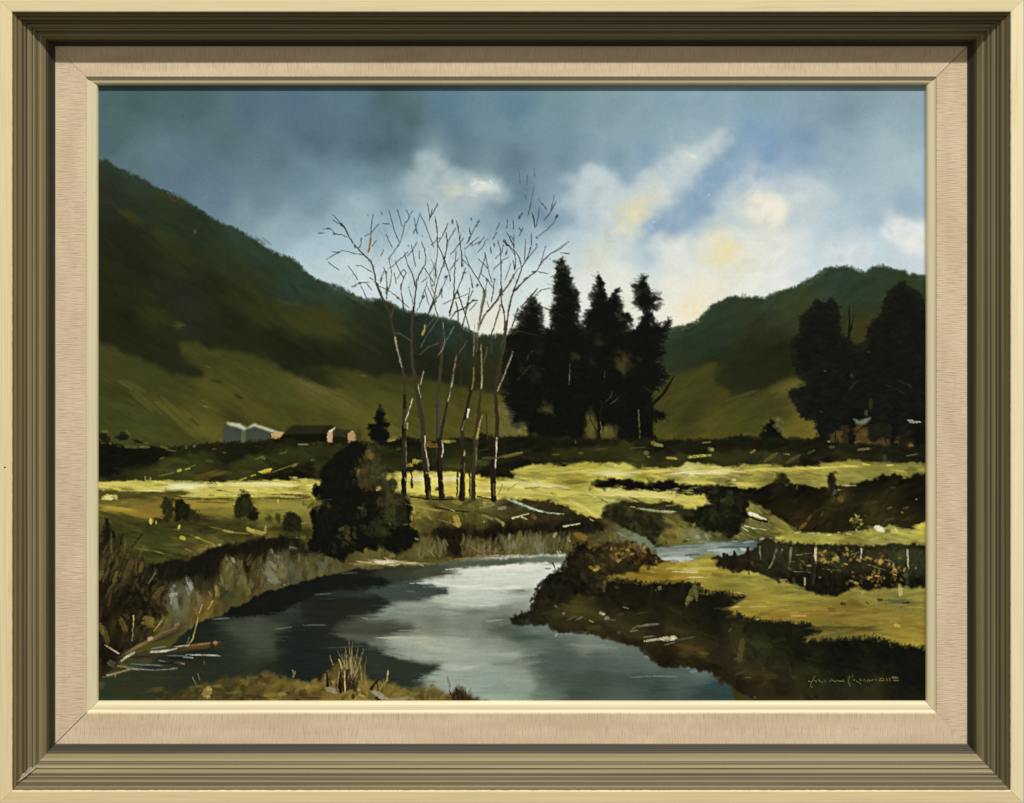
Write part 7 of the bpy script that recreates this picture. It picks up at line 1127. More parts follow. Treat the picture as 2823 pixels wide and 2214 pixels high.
for pts, w0, w1, c in [([(905, 540), (980, 860), (1000, 1050), (1000, 1250), (992, 1400), (1000, 1700)], 14, 40, (62, 57, 42)), ([(1080, 300), (1070, 600), (1075, 820), (1110, 960), (1140, 1200), (1180, 1400), (1195, 1700)], 22, 44, (60, 53, 38)), ([(1375, 560), (1370, 750), (1345, 1000), (1335, 1200), (1338, 1700)], 16, 42, (60, 53, 40)),
                       ([(1560, 500), (1530, 700), (1510, 850), (1470, 1000), (1430, 1180), (1390, 1380), (1350, 1600)], 14, 28, (56, 50, 36)), ([(1725, 560), (1710, 700), (1690, 860), (1680, 1000), (1640, 1180), (1600, 1350), (1575, 1500), (1590, 1700)], 12, 34, (54, 45, 30)), ([(1765, 600), (1772, 900), (1768, 1060), (1750, 1200), (1730, 1400), (1712, 1720)], 12, 42, (64, 57, 40)),
                       ([(1990, 600), (1960, 780), (1930, 950), (1905, 1110), (1920, 1250), (1928, 1400), (1905, 1700)], 20, 46, (60, 48, 34)), ([(2080, 690), (2010, 890), (1930, 1080), (1905, 1130)], 12, 20, (52, 46, 33))]:
    lines('m2', [pts], w0, w1, c, brk=.05, wob=.8)
lines('m2', [[(905, 540), (980, 860), (1000, 1050), (1000, 1200), (992, 1400), (1000, 1600), (1000, 1700)]], 14, 46, (58, 52, 38), brk=.12)
lines('m2', [[(1000, 1130), (1000, 1240)], [(985, 1440), (995, 1600)]], 30, 40, (34, 28, 18), brk=.2)
lines('m2', [[(905, 545), (940, 720), (970, 840)]], 16, 10, (150, 150, 116), brk=.15)
lines('m2', [[(1110, 950), (1140, 1200), (1180, 1400), (1190, 1600), (1200, 1700)]], 40, 48, (58, 50, 36), brk=.12)
lines('m2', [[(1375, 640), (1370, 750), (1345, 1000), (1335, 1200), (1338, 1600), (1345, 1700)]], 34, 46, (62, 52, 38), alpha=.85, brk=.15)
lines('m2', [[(1345, 1100), (1345, 1600)]], 16, 30, (70, 66, 52), brk=.3)
lines('m2', [[(1545, 560), (1530, 700), (1510, 850), (1470, 1000), (1430, 1180), (1390, 1380), (1360, 1560)]], 18, 26, (46, 40, 26), brk=.2)
lines('m2', [[(1520, 720), (1490, 900), (1465, 1030), (1445, 1160)]], 14, 18, (128, 122, 96), brk=.45)
lines('m2', [[(1690, 860), (1680, 1000), (1640, 1180), (1600, 1350), (1570, 1460)]], 30, 28, (44, 34, 20), brk=.1)
lines('m2', [[(1690, 850), (1692, 950), (1672, 1060)]], 14, 12, (136, 112, 56), brk=.2)
lines('m2', [[(1765, 610), (1772, 900), (1768, 1060), (1750, 1200), (1730, 1400), (1712, 1560), (1712, 1720)]], 12, 44, (58, 50, 34), brk=.12)
lines('m2', [[(1765, 620), (1775, 900), (1768, 1060)]], 10, 16, (138, 130, 100), brk=.25)
lines('m2', [[(2080, 690), (2010, 890), (1930, 1080)]], 12, 14, (140, 134, 102), brk=.3)
lines('m2', [[(1905, 1110), (1920, 1250), (1928, 1400), (1915, 1580), (1905, 1700)]], 30, 48, (60, 44, 30), brk=.1)
lines('m2', [[(1600, 720), (1500, 880)], [(1560, 860), (1563, 1040)], [(1815, 1290), (1830, 1560)]], 10, 14, (50, 46, 30), brk=.2)
lines('m2', [[(890, 500), (960, 510), (1060, 580)], [(1340, 600), (1240, 640), (1160, 715)], [(870, 330), (890, 250)]], 12, 12, (80, 70, 46), brk=.2)
lines('m2', [[(1375, 350), (1392, 480), (1402, 580), (1385, 660), (1330, 735)], [(1500, 430), (1420, 570)], [(1700, 400), (1690, 740)]], 7, 10, (140, 136, 112), brk=.4, tip=True)
lines('m2', [[(1340, 350), (1240, 500), (1160, 640)], [(1310, 340), (1210, 450)], [(1830, 640), (1795, 800)], [(1620, 590), (1550, 700)]], 9, 9, (96, 92, 66), brk=.3)
line(P('m2', [(1202, 425), (1198, 470), (1178, 515)]), 1.6, 3., (160, 140, 62), h=.2)
lines('m2', [[(1190, 880), (1170, 970), (1160, 1020)], [(1135, 1010), (1145, 1070), (1160, 1150)], [(1080, 1150), (1045, 1270), (1010, 1380)], [(1030, 1400), (1028, 1470)], [(1648, 1265), (1630, 1330), (1625, 1360)], [(1475, 1000), (1465, 1045)], [(1450, 1120), (1430, 1190)], [(1775, 930), (1770, 1050)]], 9, 8, (196, 188, 152), brk=.25, tip=True)
line(P('m2', [(1640, 1265), (1633, 1340)]), 2.6, 2., (216, 208, 176), h=.2)
lines('m2', [[(1775, 1330), (1750, 1420), (1720, 1560)]], 10, 22, (146, 130, 62), brk=.3)
lines('m2', [[(1600, 1380), (1575, 1470)], [(1010, 1380), (1000, 1450)]], 14, 18, (110, 100, 62), brk=.3)
for pts, w0, w1, c in [([(1000, 120), (997, 300), (995, 450), (992, 665)], 46, 56, (46, 38, 27)), ([(1190, 120), (1195, 280), (1215, 450), (1240, 690)], 46, 62, (48, 40, 28)), ([(1345, 120), (1345, 300), (1355, 480), (1370, 690)], 44, 56, (40, 32, 23)), ([(1590, 100), (1585, 300), (1580, 500), (1572, 705)], 26, 64, (42, 34, 22)), ([(1712, 120), (1705, 300), (1690, 450), (1685, 700)], 40, 46, (58, 50, 34)), ([(1905, 120), (1895, 300), (1882, 480), (1890, 715)], 50, 56, (38, 30, 22)), ([(1530, 430), (1525, 680)], 24, 16, (62, 46, 26)), ([(1655, 420), (1650, 680)], 16, 20, (44, 34, 20)), ([(1068, 430), (1072, 590)], 18, 26, (44, 34, 20))]:
    lines('b2', [pts], w0, w1, c, brk=.06, wob=.8)
for pts, w, c in [([(1012, 130), (1020, 400)], 8, (120, 110, 78)), ([(985, 420), (985, 640)], 18, (28, 22, 14)), ([(1000, 500), (1010, 520)], 14, (150, 138, 110)), ([(1205, 80), (1205, 180), (1225, 290), (1240, 380)], 12, (196, 174, 128)), ([(1225, 300), (1240, 420)], 12, (120, 108, 80)), ([(1375, 130), (1385, 210), (1372, 290)], 12, (216, 206, 176)), ([(1330, 320), (1345, 560)], 18, (24, 19, 13)), ([(1920, 100), (1918, 240), (1908, 400)], 12, (196, 188, 160)), ([(1740, 10), (1722, 110)], 22, (146, 130, 64)),
                  ([(1720, 200), (1715, 380)], 12, (110, 98, 62)), ([(1565, 480), (1560, 690)], 18, (26, 20, 12)), ([(1600, 350), (1598, 650)], 12, (96, 80, 44)), ([(1890, 560), (1900, 690)], 20, (96, 78, 46)), ([(1250, 640), (1255, 700)], 20, (110, 90, 52)), ([(1385, 620), (1395, 670)], 16, (104, 88, 50)), ([(1600, 230), (1598, 270)], 16, (150, 142, 90)), ([(1875, 200), (1880, 450)], 16, (24, 20, 14)), ([(1195, 420), (1225, 650)], 16, (30, 24, 16))]:
    lines('b2', [pts], w, w, c, brk=.3)
lines('b2', [[(1060, 685), (1250, 715), (1480, 715)], [(1730, 685), (1880, 718)], [(1310, 795), (1480, 825), (1640, 840)]], 14, 14, (34, 28, 16), brk=.25)
marks('b2', [(1250, 530, 26, 90, 0, 36, 30, 22), (1325, 610, 40, 36, -30, 38, 34, 24), (1120, 510, 90, 34, 0, 206, 196, 150), (1460, 505, 150, 30, -4, 216, 200, 146), (1430, 525, 140, 12, 0, 206, 190, 120), (1110, 540, 130, 12, 0, 150, 136, 76), (1110, 335, 60, 50, 20, 196, 172, 70), (1060, 370, 60, 36, -10, 176, 156, 66), (1150, 330, 50, 26, 0, 150, 134, 60), (1270, 175, 120, 50, 5, 128, 94, 40), (1240, 150, 60, 60, 0, 110, 84, 36),
             (1420, 135, 90, 30, 5, 190, 170, 80), (1480, 130, 80, 26, 0, 140, 128, 60), (1280, 440, 60, 26, 0, 176, 160, 72), (1230, 450, 40, 20, 0, 150, 140, 66), (1525, 930, 60, 130, -20, 190, 162, 70), (1520, 970, 80, 40, 20, 170, 146, 62), (1070, 900, 40, 50, 0, 170, 146, 66), (1800, 755, 40, 40, 0, 176, 150, 66), (1530, 745, 110, 40, 10, 140, 124, 56), (1200, 800, 330, 24, 12, 150, 138, 72), (1830, 890, 130, 30, 22, 140, 134, 70), (1950, 930, 110, 30, 35, 140, 132, 70), (1985, 960, 24, 50, 10, 160, 146, 70),
             (1480, 825, 50, 12, 20, 206, 196, 160), (1820, 785, 160, 12, -12, 150, 142, 110), (1975, 800, 90, 40, -10, 150, 140, 110), (1620, 950, 60, 8, 8, 44, 38, 20), (1795, 938, 14, 24, 0, 176, 160, 100), (1250, 940, 80, 6, 0, 70, 62, 32), (1420, 940, 200, 12, 15, 128, 114, 54), (2040, 270, 240, 20, -14, 104, 100, 52), (1850, 300, 140, 30, 0, 72, 72, 36), (1780, 350, 110, 60, 10, 66, 68, 32), (1500, 385, 160, 40, 0, 66, 66, 30), (2150, 250, 90, 14, -10, 100, 96, 50), (1790, 220, 110, 12, -8, 70, 66, 36)])
lines('b2', [[(1980, 560), (1940, 660)], [(2030, 620), (2150, 540)]], 8, 8, (128, 112, 60), brk=.4)
_l = img.mean(-1)
_w = np.clip((.42 - _l) / .22, 0, 1) * np.clip((img[..., 0] - img[..., 1]) * 25, 0, 1)
img[..., 0] -= _w * (img[..., 0] - img[..., 1]) * .42
# final unity: a little of the weave and of dry-brush over everything
img += (vnoise(2.2, octs=1) * .010)[..., None] * (.35 + img)
img += (vnoise(40, 3, octs=2) * .003)[..., None] * (.3 + img)
hgt += vnoise(2.0, octs=1) * .012
_sk = np.clip((YY - 380) / 80., .35, 1.)[..., None]
img = img + .55 * _sk * (img - blur(img, 1)) + .22 * _sk * (img - blur(img, 6))
img = np.clip(img, .012, 1).astype(np.float32)
# PAINT-END

# ================================================================ the object
def lin(c):
    c = np.asarray(c, np.float64) / 255.
    return np.where(c <= .04045, c / 12.92, ((c + .055) / 1.055) ** 2.4)


class Mat:
    """small helper round a node tree"""
    def __init__(s, name, rough=.6, spec=.3):
        s.m = bpy.data.materials.new(name)
        s.m.use_nodes = True
        s.t = s.m.node_tree
        s.b = s.t.nodes['Principled BSDF']
        s.b.inputs['Roughness'].default_value = rough
        s.b.inputs['Specular IOR Level'].default_value = spec

    def n(s, kind, **kw):
        x = s.t.nodes.new(kind)
        for k, v in kw.items():
            if k.startswith('i_'):
                x.inputs[k[2:].replace('_', ' ')].default_value = v
            else:
                setattr(x, k, v)
        return x

    def l(s, a, b):
        s.t.links.new(a, b)

    def uv(s, sx, sy, off=0.):
        c = s.n('ShaderNodeUVMap')
        m = s.n('ShaderNodeMapping')
        m.inputs['Scale'].default_value = (sx, sy, 1)
        m.inputs['Location'].default_value = (off, off * .37, 0)
        s.l(c.outputs[0], m.inputs[0])
        return m.outputs[0]

    def noise(s, vec, scale=1., detail=3., rough=.55):
        x = s.n('ShaderNodeTexNoise')
        x.inputs['Scale'].default_value = scale
        x.inputs['Detail'].default_value = detail
        x.inputs['Roughness'].default_value = rough
        s.l(vec, x.inputs['Vector'])
        return x.outputs['Fac']

    def ramp(s, fac, stops, interp='LINEAR'):
        r = s.n('ShaderNodeValToRGB')
        r.color_ramp.interpolation = interp
        e = r.color_ramp.elements
        while len(e) > 1:
            e.remove(e[-1])
        e[0].position = stops[0][0]
        e[0].color = tuple(stops[0][1]) + (1,)
        for p, c in stops[1:]:
            q = e.new(p)
            q.color = tuple(c) + (1,)
        s.l(fac, r.inputs[0])
        return r.outputs[0]

    def mix(s, a, b, fac, mode='MIX'):
        x = s.n('ShaderNodeMix', data_type='RGBA', blend_type=mode)
        for v, i in ((fac, 0), (a, 6), (b, 7)):
            if hasattr(v, 'links') or hasattr(v, 'is_linked'):
                s.l(v, x.inputs[i])
            else:
                x.inputs[i].default_value = v if i == 0 else tuple(v) + (1,)
        return x.outputs[2]

    def bump(s, h, strength, dist=.0005):
        x = s.n('ShaderNodeBump')
        x.inputs['Strength'].default_value = strength
        x.inputs['Distance'].default_value = dist
        s.l(h, x.inputs['Height'])
        s.l(x.outputs[0], s.b.inputs['Normal'])

    def color(s, c):
        if hasattr(c, 'is_linked'):
            s.l(c, s.b.inputs['Base Color'])
        else:
            s.b.inputs['Base Color'].default_value = tuple(c) + (1,)


def g1(v):
    return (v, v, v)


TINT = np.array((1.0, .95, .86))          # colour of the light that the photograph's colours include


def alb(c, e=1.0):
    return tuple(np.clip(lin(c) / TINT / e, 0, .92))


# cream painted lip
def cream_mat(name, base, off, dirt=.5, edge=False):
    M = Mat(name, .42, .35)
    v = M.uv(1, 1, off)
    a = M.noise(v, 9, 4)
    b = M.noise(M.uv(60, 7, off), 1, 3)
    c1 = M.mix(alb(base), alb(np.array(base) * .93), M.ramp(a, [(.35, g1(0)), (.7, g1(1))]))
    c2 = M.mix(c1, alb(np.array(base) * (1.04, 1.03, 1.06)), M.ramp(b, [(.5, g1(0)), (.75, g1(.6))]))
    sp = M.noise(M.uv(140, 140, off), 1, 2)
    c3 = M.mix(c2, alb((150, 125, 84)), M.ramp(sp, [(.74, g1(0)), (.80, g1(dirt))]))
    if edge:
        uvn = M.n('ShaderNodeUVMap')
        sx = M.n('ShaderNodeSeparateXYZ')
        M.l(uvn.outputs[0], sx.inputs[0])
        nick = M.noise(M.uv(1, 160, off + 6), 1, 4, .7)
        sc = M.n('ShaderNodeMath', operation='MULTIPLY_ADD')
        M.l(nick, sc.inputs[0]); sc.inputs[1].default_value = .10
        M.l(sx.outputs[0], sc.inputs[2])
        hf = M.n('ShaderNodeMath', operation='MULTIPLY')
        M.l(sc.outputs[0], hf.inputs[0]); hf.inputs[1].default_value = .9
        c3 = M.mix(c3, alb((116, 96, 58)), M.ramp(hf.outputs[0], [(.925, g1(0)), (.945, g1(.7))]))
        smu = M.noise(M.uv(2.5, 11, off + 12), 1, 4, .65)
        c3 = M.mix(c3, alb(np.array(base) * (.86, .85, .80)), M.ramp(smu, [(.56, g1(0)), (.74, g1(.55))]))
    M.color(c3)
    M.bump(b, .12, .0004)
    return M.m


# combed and toned moulding: ridges run along the rail, colour read across it
STOPS = [(0, (120, 104, 70)), (.05, (134, 117, 78)), (.075, (165, 150, 105)), (.11, (106, 90, 57)), (.16, (138, 123, 84)), (.2, (165, 150, 108)), (.235, (108, 94, 63)), (.275, (104, 90, 60)), (.295, (170, 155, 115)),
         (.32, (98, 86, 57)), (.345, (102, 90, 60)), (.362, (176, 161, 125)), (.40, (160, 148, 105)), (.445, (176, 166, 119)), (.47, (104, 89, 59)), (.50, (206, 194, 150)), (.53, (164, 154, 111)), (.575, (114, 97, 66)), (.60, (163, 144, 104)),
         (.62, (128, 112, 76)), (.655, (196, 181, 132)), (.70, (174, 159, 110)), (.745, (158, 144, 104)), (.785, (168, 155, 112)), (.80, (98, 88, 55)), (.83, (104, 94, 67)), (.855, (70, 63, 43)), (.92, (62, 56, 38)), (.98, (70, 64, 46)), (1, (108, 97, 74))]


def comb_mat(name, off, gain):
    M = Mat(name, .45, .32)
    uv = M.n('ShaderNodeUVMap')
    sep = M.n('ShaderNodeSeparateXYZ')
    M.l(uv.outputs[0], sep.inputs[0])
    wob = M.noise(M.uv(8, 3.2, off), 1, 2)
    ma = M.n('ShaderNodeMath', operation='MULTIPLY_ADD')
    M.l(wob, ma.inputs[0]); ma.inputs[1].default_value = .045
    M.l(sep.outputs[0], ma.inputs[2])
    sb = M.n('ShaderNodeMath', operation='SUBTRACT')
    M.l(ma.outputs[0], sb.inputs[0]); sb.inputs[1].default_value = .0225
    col = M.ramp(sb.outputs[0], [(p, alb(np.array(c) * gain, 1.45)) for p, c in STOPS])
    st = M.noise(M.uv(52, .9, off + 3), 1, 3, .6)
    col = M.mix(col, M.ramp(st, [(.25, g1(.62)), (.5, g1(1.0)), (.75, g1(1.3))]), .8, 'MULTIPLY')
    lo = M.noise(M.uv(3, 2.2, off + 7), 1, 3)
    col = M.mix(col, M.ramp(lo, [(.3, (.86, .86, .90)), (.7, (1.12, 1.1, 1.02))]), .7, 'MULTIPLY')
    M.color(col)
    M.bump(st, .5, .0006)
    gl = M.ramp(sb.outputs[0], [(0, g1(.52)), (.38, g1(.48)), (.43, g1(.24)), (.55, g1(.24)), (.60, g1(.46)), (1, g1(.6))])
    M.l(M.mix(gl, M.ramp(st, [(.3, g1(.6)), (.7, g1(.35))]), .3), M.b.inputs['Roughness'])
    return M.m


# woven linen: slubby threads across the rail
def linen_mat(name, off):
    M = Mat(name, .9, .15)
    M.b.inputs['Sheen Weight'].default_value = .15
    th = M.noise(M.uv(2.2, 1550, off), 1, 1, .5)
    sl = M.noise(M.uv(8, 700, off + 2), 1, 2)
    fine = M.noise(M.uv(46, 1700, off + 5), 1, 1)
    blot = M.noise(M.uv(1.6, 14, off + 4), 1, 3)
    c = M.mix(alb((220, 200, 168)), alb((209, 187, 155)), M.ramp(blot, [(.35, g1(0)), (.65, g1(1))]))
    c = M.mix(c, M.ramp(th, [(.28, g1(.62)), (.45, g1(.95)), (.7, g1(1.06))]), .62, 'MULTIPLY')
    c = M.mix(c, M.ramp(sl, [(.22, (.72, .68, .62)), (.42, g1(1))]), .5, 'MULTIPLY')
    c = M.mix(c, M.ramp(M.noise(M.uv(.8, 60, off + 9), 1, 2), [(.4, (1, .985, .95)), (.6, (1.02, .97, .96))]), .8, 'MULTIPLY')
    c = M.mix(c, M.ramp(fine, [(.28, g1(.74)), (.5, g1(1)), (.72, g1(1.12))]), .7, 'MULTIPLY')
    fox = M.noise(M.uv(3.0, 26, off + 15), 1, 3, .6)
    c = M.mix(c, alb((176, 146, 104)), M.ramp(fox, [(.66, g1(0)), (.8, g1(.45))]))
    M.color(c)
    M.bump(th, .6, .0005)
    return M.m


def simple(name, c, rough=.7, spec=.2, var=.15, sc=40):
    M = Mat(name, rough, spec)
    x = M.n('ShaderNodeTexCoord')
    n = M.noise(x.outputs['Object'], sc, 3)
    M.color(M.mix(alb(np.array(c) * (1 - var)), alb(np.minimum(np.array(c) * (1 + var), 255)), n))
    return M.m


# ---- wall behind
def mesh_obj(name, verts, faces, mat, parent=None, uvs=None, smooth=False):
    me = bpy.data.meshes.new(name)
    me.from_pydata([tuple(v) for v in verts], [], faces)
    if uvs is not None:
        ul = me.uv_layers.new(name='UVMap')
        for l in me.loops:
            ul.data[l.index].uv = uvs[l.vertex_index]
    if smooth:
        for p in me.polygons:
            p.use_smooth = True
    me.materials.append(mat)
    o = bpy.data.objects.new(name, me)
    scene.collection.objects.link(o)
    o.parent = parent
    return o


BACK = .046                                    # frame back, against the wall
M = Mat('wall_paint', .85, .2)
tc = M.n('ShaderNodeTexCoord')
wn = M.noise(tc.outputs['Object'], 180, 4)
M.color(M.mix(alb((176, 176, 180)), alb((196, 195, 198)), M.noise(tc.outputs['Object'], 3, 4)))
M.bump(wn, .25, .0006)
wall = mesh_obj('wall', [(-2.2, BACK + .004, -1.6), (2.2, BACK + .004, -1.6), (2.2, BACK + .004, 1.8), (-2.2, BACK + .004, 1.8)], [(0, 1, 2, 3)], M.m)
wall['kind'] = 'structure'

root = bpy.data.objects.new('framed_painting', None)
root.location = (0, 0, 0)
scene.collection.objects.link(root)
root['label'] = 'framed oil landscape of a river valley with bare trees, hung on a wall'
root['category'] = 'painting'

# outline of the frame in photo pixels at the front plane
FX0, FX1, FY0, FY1 = -1.5, 2821.0, -1.0, 2214.6


def rail(name, side, prof, mat, parent, gap=0., uscale=None, nbr=None):
    """mitred rail: profile rows (s inward in px, depth in mm) swept along one side; u across 0..1, v along in metres.
    nbr gives the profiles of all four sides where the widths differ, so that the mitres still meet"""
    g0, g1_ = gap if isinstance(gap, tuple) else (gap, gap)
    nb = nbr or {k: prof for k in ('top', 'right', 'bottom', 'left')}
    n = len(prof)
    s = [p[0] for p in prof]
    s0, s1 = min(s), max(s)
    vs, uvs = [], []
    for e in (0, 1):
        for i in range(n):
            a, d = s[i], prof[i][1] * .001
            if side in ('top', 'bottom'):
                x = FX0 + nb['left'][i][0] + g0 if e == 0 else FX1 - nb['right'][i][0] - g1_
                y = FY0 + a if side == 'top' else FY1 - a
            else:
                y = FY0 + nb['top'][i][0] + g0 if e == 0 else FY1 - nb['bottom'][i][0] - g1_
                x = FX0 + a if side == 'left' else FX1 - a
            vs.append((wx(x), d, wz(y)))
            along = (x if side in ('top', 'bottom') else y) * PXM
            uvs.append((uscale[i] if uscale is not None else (a - s0) / max(1e-6, s1 - s0), along))
    fs = []
    for i in range(n - 1):
        f = (i, i + 1, n + i + 1, n + i)
        fs.append(f if side in ('bottom', 'left') else f[::-1])
    fs.append(tuple(range(n))); fs.append(tuple(range(2 * n - 1, n - 1, -1)))
    o = mesh_obj(name, vs, fs, mat, parent, uvs)
    bm = bmesh.new(); bm.from_mesh(o.data)
    bmesh.ops.recalc_face_normals(bm, faces=bm.faces)
    bm.to_mesh(o.data); bm.free()
    return o


rp = np.random.default_rng(5)
# profile of the combed slope: falls 24 mm over 87 px with beads and grooves
NT = 61
tt = np.linspace(0, 1, NT)
base_d = 1.2 + 22.3 * (tt * .82 + .18 * tt ** 2)
rip = np.zeros(NT)
for p, w, a in [(.11, .02, .45), (.25, .03, .5), (.335, .022, .55), (.47, .012, .6), (.575, .02, .5), (.62, .012, .3), (.80, .012, .6), (.90, .06, .7)]:
    rip += a * np.exp(-((tt - p) / w) ** 2)
for p, w, a in [(.05, .03, .3), (.19, .03, .4), (.41, .04, .5), (.505, .016, .55), (.66, .035, .6), (.75, .04, .3)]:
    rip -= a * np.exp(-((tt - p) / w) ** 2)
rip += rp.normal(0, .06, NT)
slope = [(34.6 + 86.4 * t, b + r_) for t, b, r_ in zip(tt, base_d, rip)]
slope_u = list(tt)
k_lip = [(0, BACK * 1000), (0, .25), (.5, .05), (1.2, 0), (31, 0), (33, .15), (34.2, .6), (34.6, 1.3), (34.6, BACK * 1000)]
k_slope = [(34.9, BACK * 1000 - 1)] + slope + [(121.2, BACK * 1000 - 1)]
k_slope_u = [0.] + slope_u + [1.]
k_linen = [(116, 29), (116, 24.3), (121.4, 24.0), (160, 24.15), (206, 24.0), (207.2, 24.15), (207.8, 24.6), (207.8, 29)]
k_fillet = [(207.9, 29), (207.9, 24.9), (208.4, 24.9), (213.0, 25.75), (214, 25.85), (222, 26.1), (228, 26.55), (232, 27.1), (234.5, 27.8), (235.7, 28.7), (236, 31.5), (213, 31.5)]
FIL = {sd: [(s_ if s_ <= 213 else 213 + (s_ - 213) * f_, d_) for s_, d_ in k_fillet] for sd, f_ in (('top', .76), ('right', .8), ('bottom', .86), ('left', 1.0))}
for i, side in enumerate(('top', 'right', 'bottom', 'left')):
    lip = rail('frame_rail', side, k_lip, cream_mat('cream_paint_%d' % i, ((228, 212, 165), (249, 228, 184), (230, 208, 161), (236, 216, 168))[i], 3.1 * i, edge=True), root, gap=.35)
    rail('ridged_moulding', side, k_slope, comb_mat('combed_olive_wood_%d' % i, 2.7 * i + 1, (.92, .88, .9, .9)[i]), lip, gap=.2, uscale=k_slope_u)
    ln = rail('linen_liner', side, k_linen, linen_mat('linen_%d' % i, 4.3 * i), root, gap=((.5, 1.4), (1.2, .15), (1.4, .15), (.5, 1.3))[i])
    rail('fillet', side, FIL[side], cream_mat('ivory_fillet_%d' % i, (222, 208, 168), 1.9 * i + 8, .35), ln, gap=.5, nbr=FIL)
# backing board behind the rails
bw = [(wx(10), BACK - .006, wz(10)), (wx(2810), BACK - .006, wz(10)), (wx(2810), BACK - .006, wz(2204)), (wx(10), BACK - .006, wz(2204))]
mesh_obj('backing_board', bw + [(x, y + .004, z) for x, y, z in bw], [(0, 1, 2, 3), (7, 6, 5, 4), (0, 4, 5, 1), (1, 5, 6, 2), (2, 6, 7, 3), (3, 7, 4, 0)], simple('dark_board', (60, 42, 24)), root)

# ---- canvas: dense grid carrying the paint colour and the relief of the strokes
DEP = .0304
kq = (DIST + DEP) / DIST
gx = wx(CAMX) + (wx(PX0 + np.arange(PW) * TS) - wx(CAMX)) * kq
gz = wz(CAMY) + (wz(PY0 + np.arange(PH) * TS) - wz(CAMY)) * kq
GX, GZ = np.meshgrid(gx, gz)
hh = blur(hgt, 1) * .6 + hgt * .4
GY = DEP - np.clip(hh, 0, .25) * .0009
co = np.stack([GX, GY, GZ], -1).reshape(-1, 3).astype(np.float32)
idx = np.arange(PW * PH, dtype=np.int32).reshape(PH, PW)
quads = np.stack([idx[:-1, :-1], idx[1:, :-1], idx[1:, 1:], idx[:-1, 1:]], -1).reshape(-1, 4)
me = bpy.data.meshes.new('canvas')
me.vertices.add(len(co)); me.vertices.foreach_set('co', co.ravel())
me.loops.add(quads.size); me.loops.foreach_set('vertex_index', quads.ravel())
me.polygons.add(len(quads)); me.polygons.foreach_set('loop_start', np.arange(0, quads.size, 4, dtype=np.int32))
me.polygons.foreach_set('use_smooth', np.ones(len(quads), bool))
me.update(calc_edges=True)
ca = me.color_attributes.new('paint', 'FLOAT_COLOR', 'POINT')
pc = img.reshape(-1, 3).astype(np.float64)
pc = np.where(pc <= .04045, pc / 12.92, ((pc + .055) / 1.055) ** 2.4) / TINT * 1.04
ca.data.foreach_set('color', np.concatenate([np.clip(pc, 0, .9), np.ones((len(pc), 1))], 1).astype(np.float32).ravel())
M = Mat('oil_paint', .55, .07)
at = M.n('ShaderNodeAttribute', attribute_name='paint')
M.l(at.outputs['Color'], M.b.inputs['Base Color'])
tc = M.n('ShaderNodeTexCoord')
M.l(M.ramp(M.noise(tc.outputs['Object'], 60, 4), [(.3, g1(.5)), (.7, g1(.7))]), M.b.inputs['Roughness'])
M.bump(M.noise(tc.outputs['Object'], 1500, 2), .12, .0002)
me.materials.append(M.m)
canvas = bpy.data.objects.new('canvas', me)
scene.collection.objects.link(canvas)
canvas.parent = root
canvas['label'] = 'oil painting of hills, bare trees, dark conifers and a shining river'

# ---- signature: small raised strokes of ochre paint, bottom right
SIG = [([(195, 325), (235, 335)], 5), ([(315, 235), (250, 350), (225, 430), (262, 440)], 4), ([(310, 312), (335, 338)], 6), ([(330, 335), (345, 318)], 4), ([(385, 305), (415, 335)], 6), ([(440, 345), (460, 348)], 3), ([(505, 305), (508, 338)], 5), ([(585, 330), (615, 325), (632, 280)], 3), ([(648, 312), (690, 330)], 5),
       ([(720, 330), (735, 308), (760, 325), (840, 328)], 5), ([(845, 300), (858, 330)], 5), ([(968, 240), (945, 290), (945, 340), (972, 412)], 6), ([(1025, 200), (1022, 258)], 4), ([(1045, 312), (1062, 295)], 5), ([(1090, 325), (1130, 345), (1172, 382)], 4), ([(1155, 285), (1175, 318)], 6), ([(1215, 300), (1228, 320)], 3),
       ([(1250, 295), (1262, 325)], 5), ([(1305, 330), (1318, 300), (1335, 318)], 6), ([(1360, 325), (1410, 298)], 3), ([(1460, 288), (1462, 318)], 6), ([(1522, 320), (1530, 290), (1585, 270), (1600, 290)], 5), ([(1540, 318), (1580, 322), (1618, 310)], 4), ([(1665, 278), (1668, 312)], 6), ([(1718, 270), (1720, 318)], 6),
       ([(1765, 258), (1800, 248), (1870, 262)], 6), ([(1785, 282), (1850, 276)], 4), ([(1790, 315), (1855, 320), (1880, 312)], 5)]
SM = simple('ochre_paint', (98, 90, 58), .5, .3, .3, 900)
vs, fs = [], []
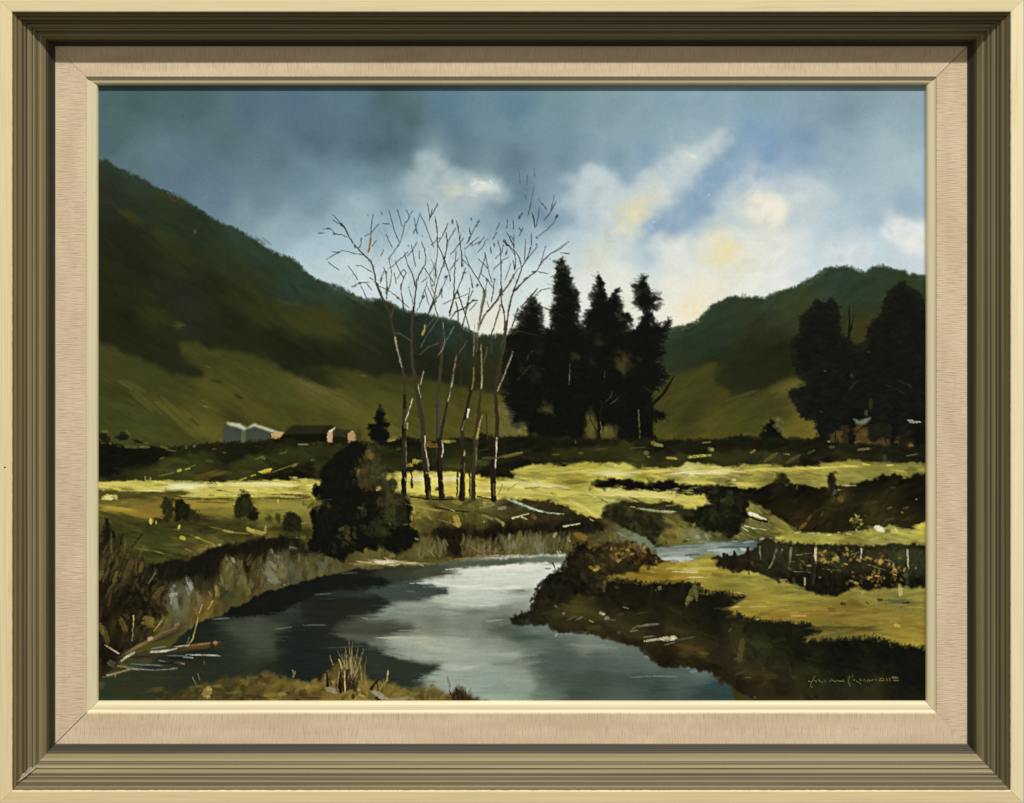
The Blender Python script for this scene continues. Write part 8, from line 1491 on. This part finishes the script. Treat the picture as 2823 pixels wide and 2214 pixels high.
for pts, w in SIG:
    q = np.array([(TILE['sg'][0] + x * TILE['sg'][2], TILE['sg'][1] + y * TILE['sg'][2]) for x, y in pts])
    ww = w * .29
    for i in range(len(q) - 1):
        d = q[i + 1] - q[i]
        d = d / max(1e-6, np.hypot(*d))
        nrm = np.array((-d[1], d[0])) * ww
        b = len(vs)
        a0, a1 = q[i] - d * ww * .8, q[i + 1] + d * ww * .8
        for p, yy in ((a0 + nrm, .00012), (a1 + nrm, .00012), (a1 - nrm, .00012), (a0 - nrm, .00012), (a0 + nrm * .5, .00045), (a1 + nrm * .5, .00045), (a1 - nrm * .5, .00045), (a0 - nrm * .5, .00045)):
            X = wx(CAMX) + (wx(p[0]) - wx(CAMX)) * kq
            Z = wz(CAMY) + (wz(p[1]) - wz(CAMY)) * kq
            vs.append((X, DEP - yy, Z))
        fs += [(b + 4, b + 7, b + 6, b + 5), (b, b + 4, b + 5, b + 1), (b + 1, b + 5, b + 6, b + 2), (b + 2, b + 6, b + 7, b + 3), (b + 3, b + 7, b + 4, b)]
sgn = mesh_obj('signature', vs, fs, SM, canvas)
sgn['label'] = "artist's name brushed in thin ochre letters at the lower edge"

# ---- small damage: a nail hole in the lip, a lifted pale splinter at one mitre
a = np.linspace(0, 2 * math.pi, 13)[:-1]
ring = [(wx(13.3 + 2.8 * math.cos(t)), -.00012, wz(1288.5 + 1.9 * math.sin(t))) for t in a]
ring2 = [(wx(13.3 + 1.6 * math.cos(t)), .0016, wz(1288.5 + 1.0 * math.sin(t))) for t in a]
mesh_obj('nail_hole', ring + ring2, [(i, (i + 1) % 12, 12 + (i + 1) % 12, 12 + i) for i in range(12)] + [tuple(range(12))], simple('dark_hole', (52, 40, 18)), root)
CH = simple('bare_splinter', (158, 146, 124), .8, .1, .12, 300)
sp = [(41, 2163, 4.6), (51, 2152, 5.4), (54, 2144, 6.3), (60, 2145, 7.0), (66, 2134, 8.6), (70, 2131, 9.4), (75, 2137, 10.4), (86, 2134, 11.8), (80, 2140, 10.6), (72, 2144, 9.2), (63, 2151, 7.0), (54, 2157, 5.6)]
top = [(wx(x), (d - 2.0) * .001, wz(y)) for x, y, d in sp]
bot = [(x, y + .0022, z) for x, y, z in top]
nn = len(sp)
o = mesh_obj('splinter', top + bot, [tuple(range(nn))] + [tuple(range(2 * nn - 1, nn - 1, -1))] + [(i, i + nn, (i + 1) % nn + nn, (i + 1) % nn) for i in range(nn)], CH, root)
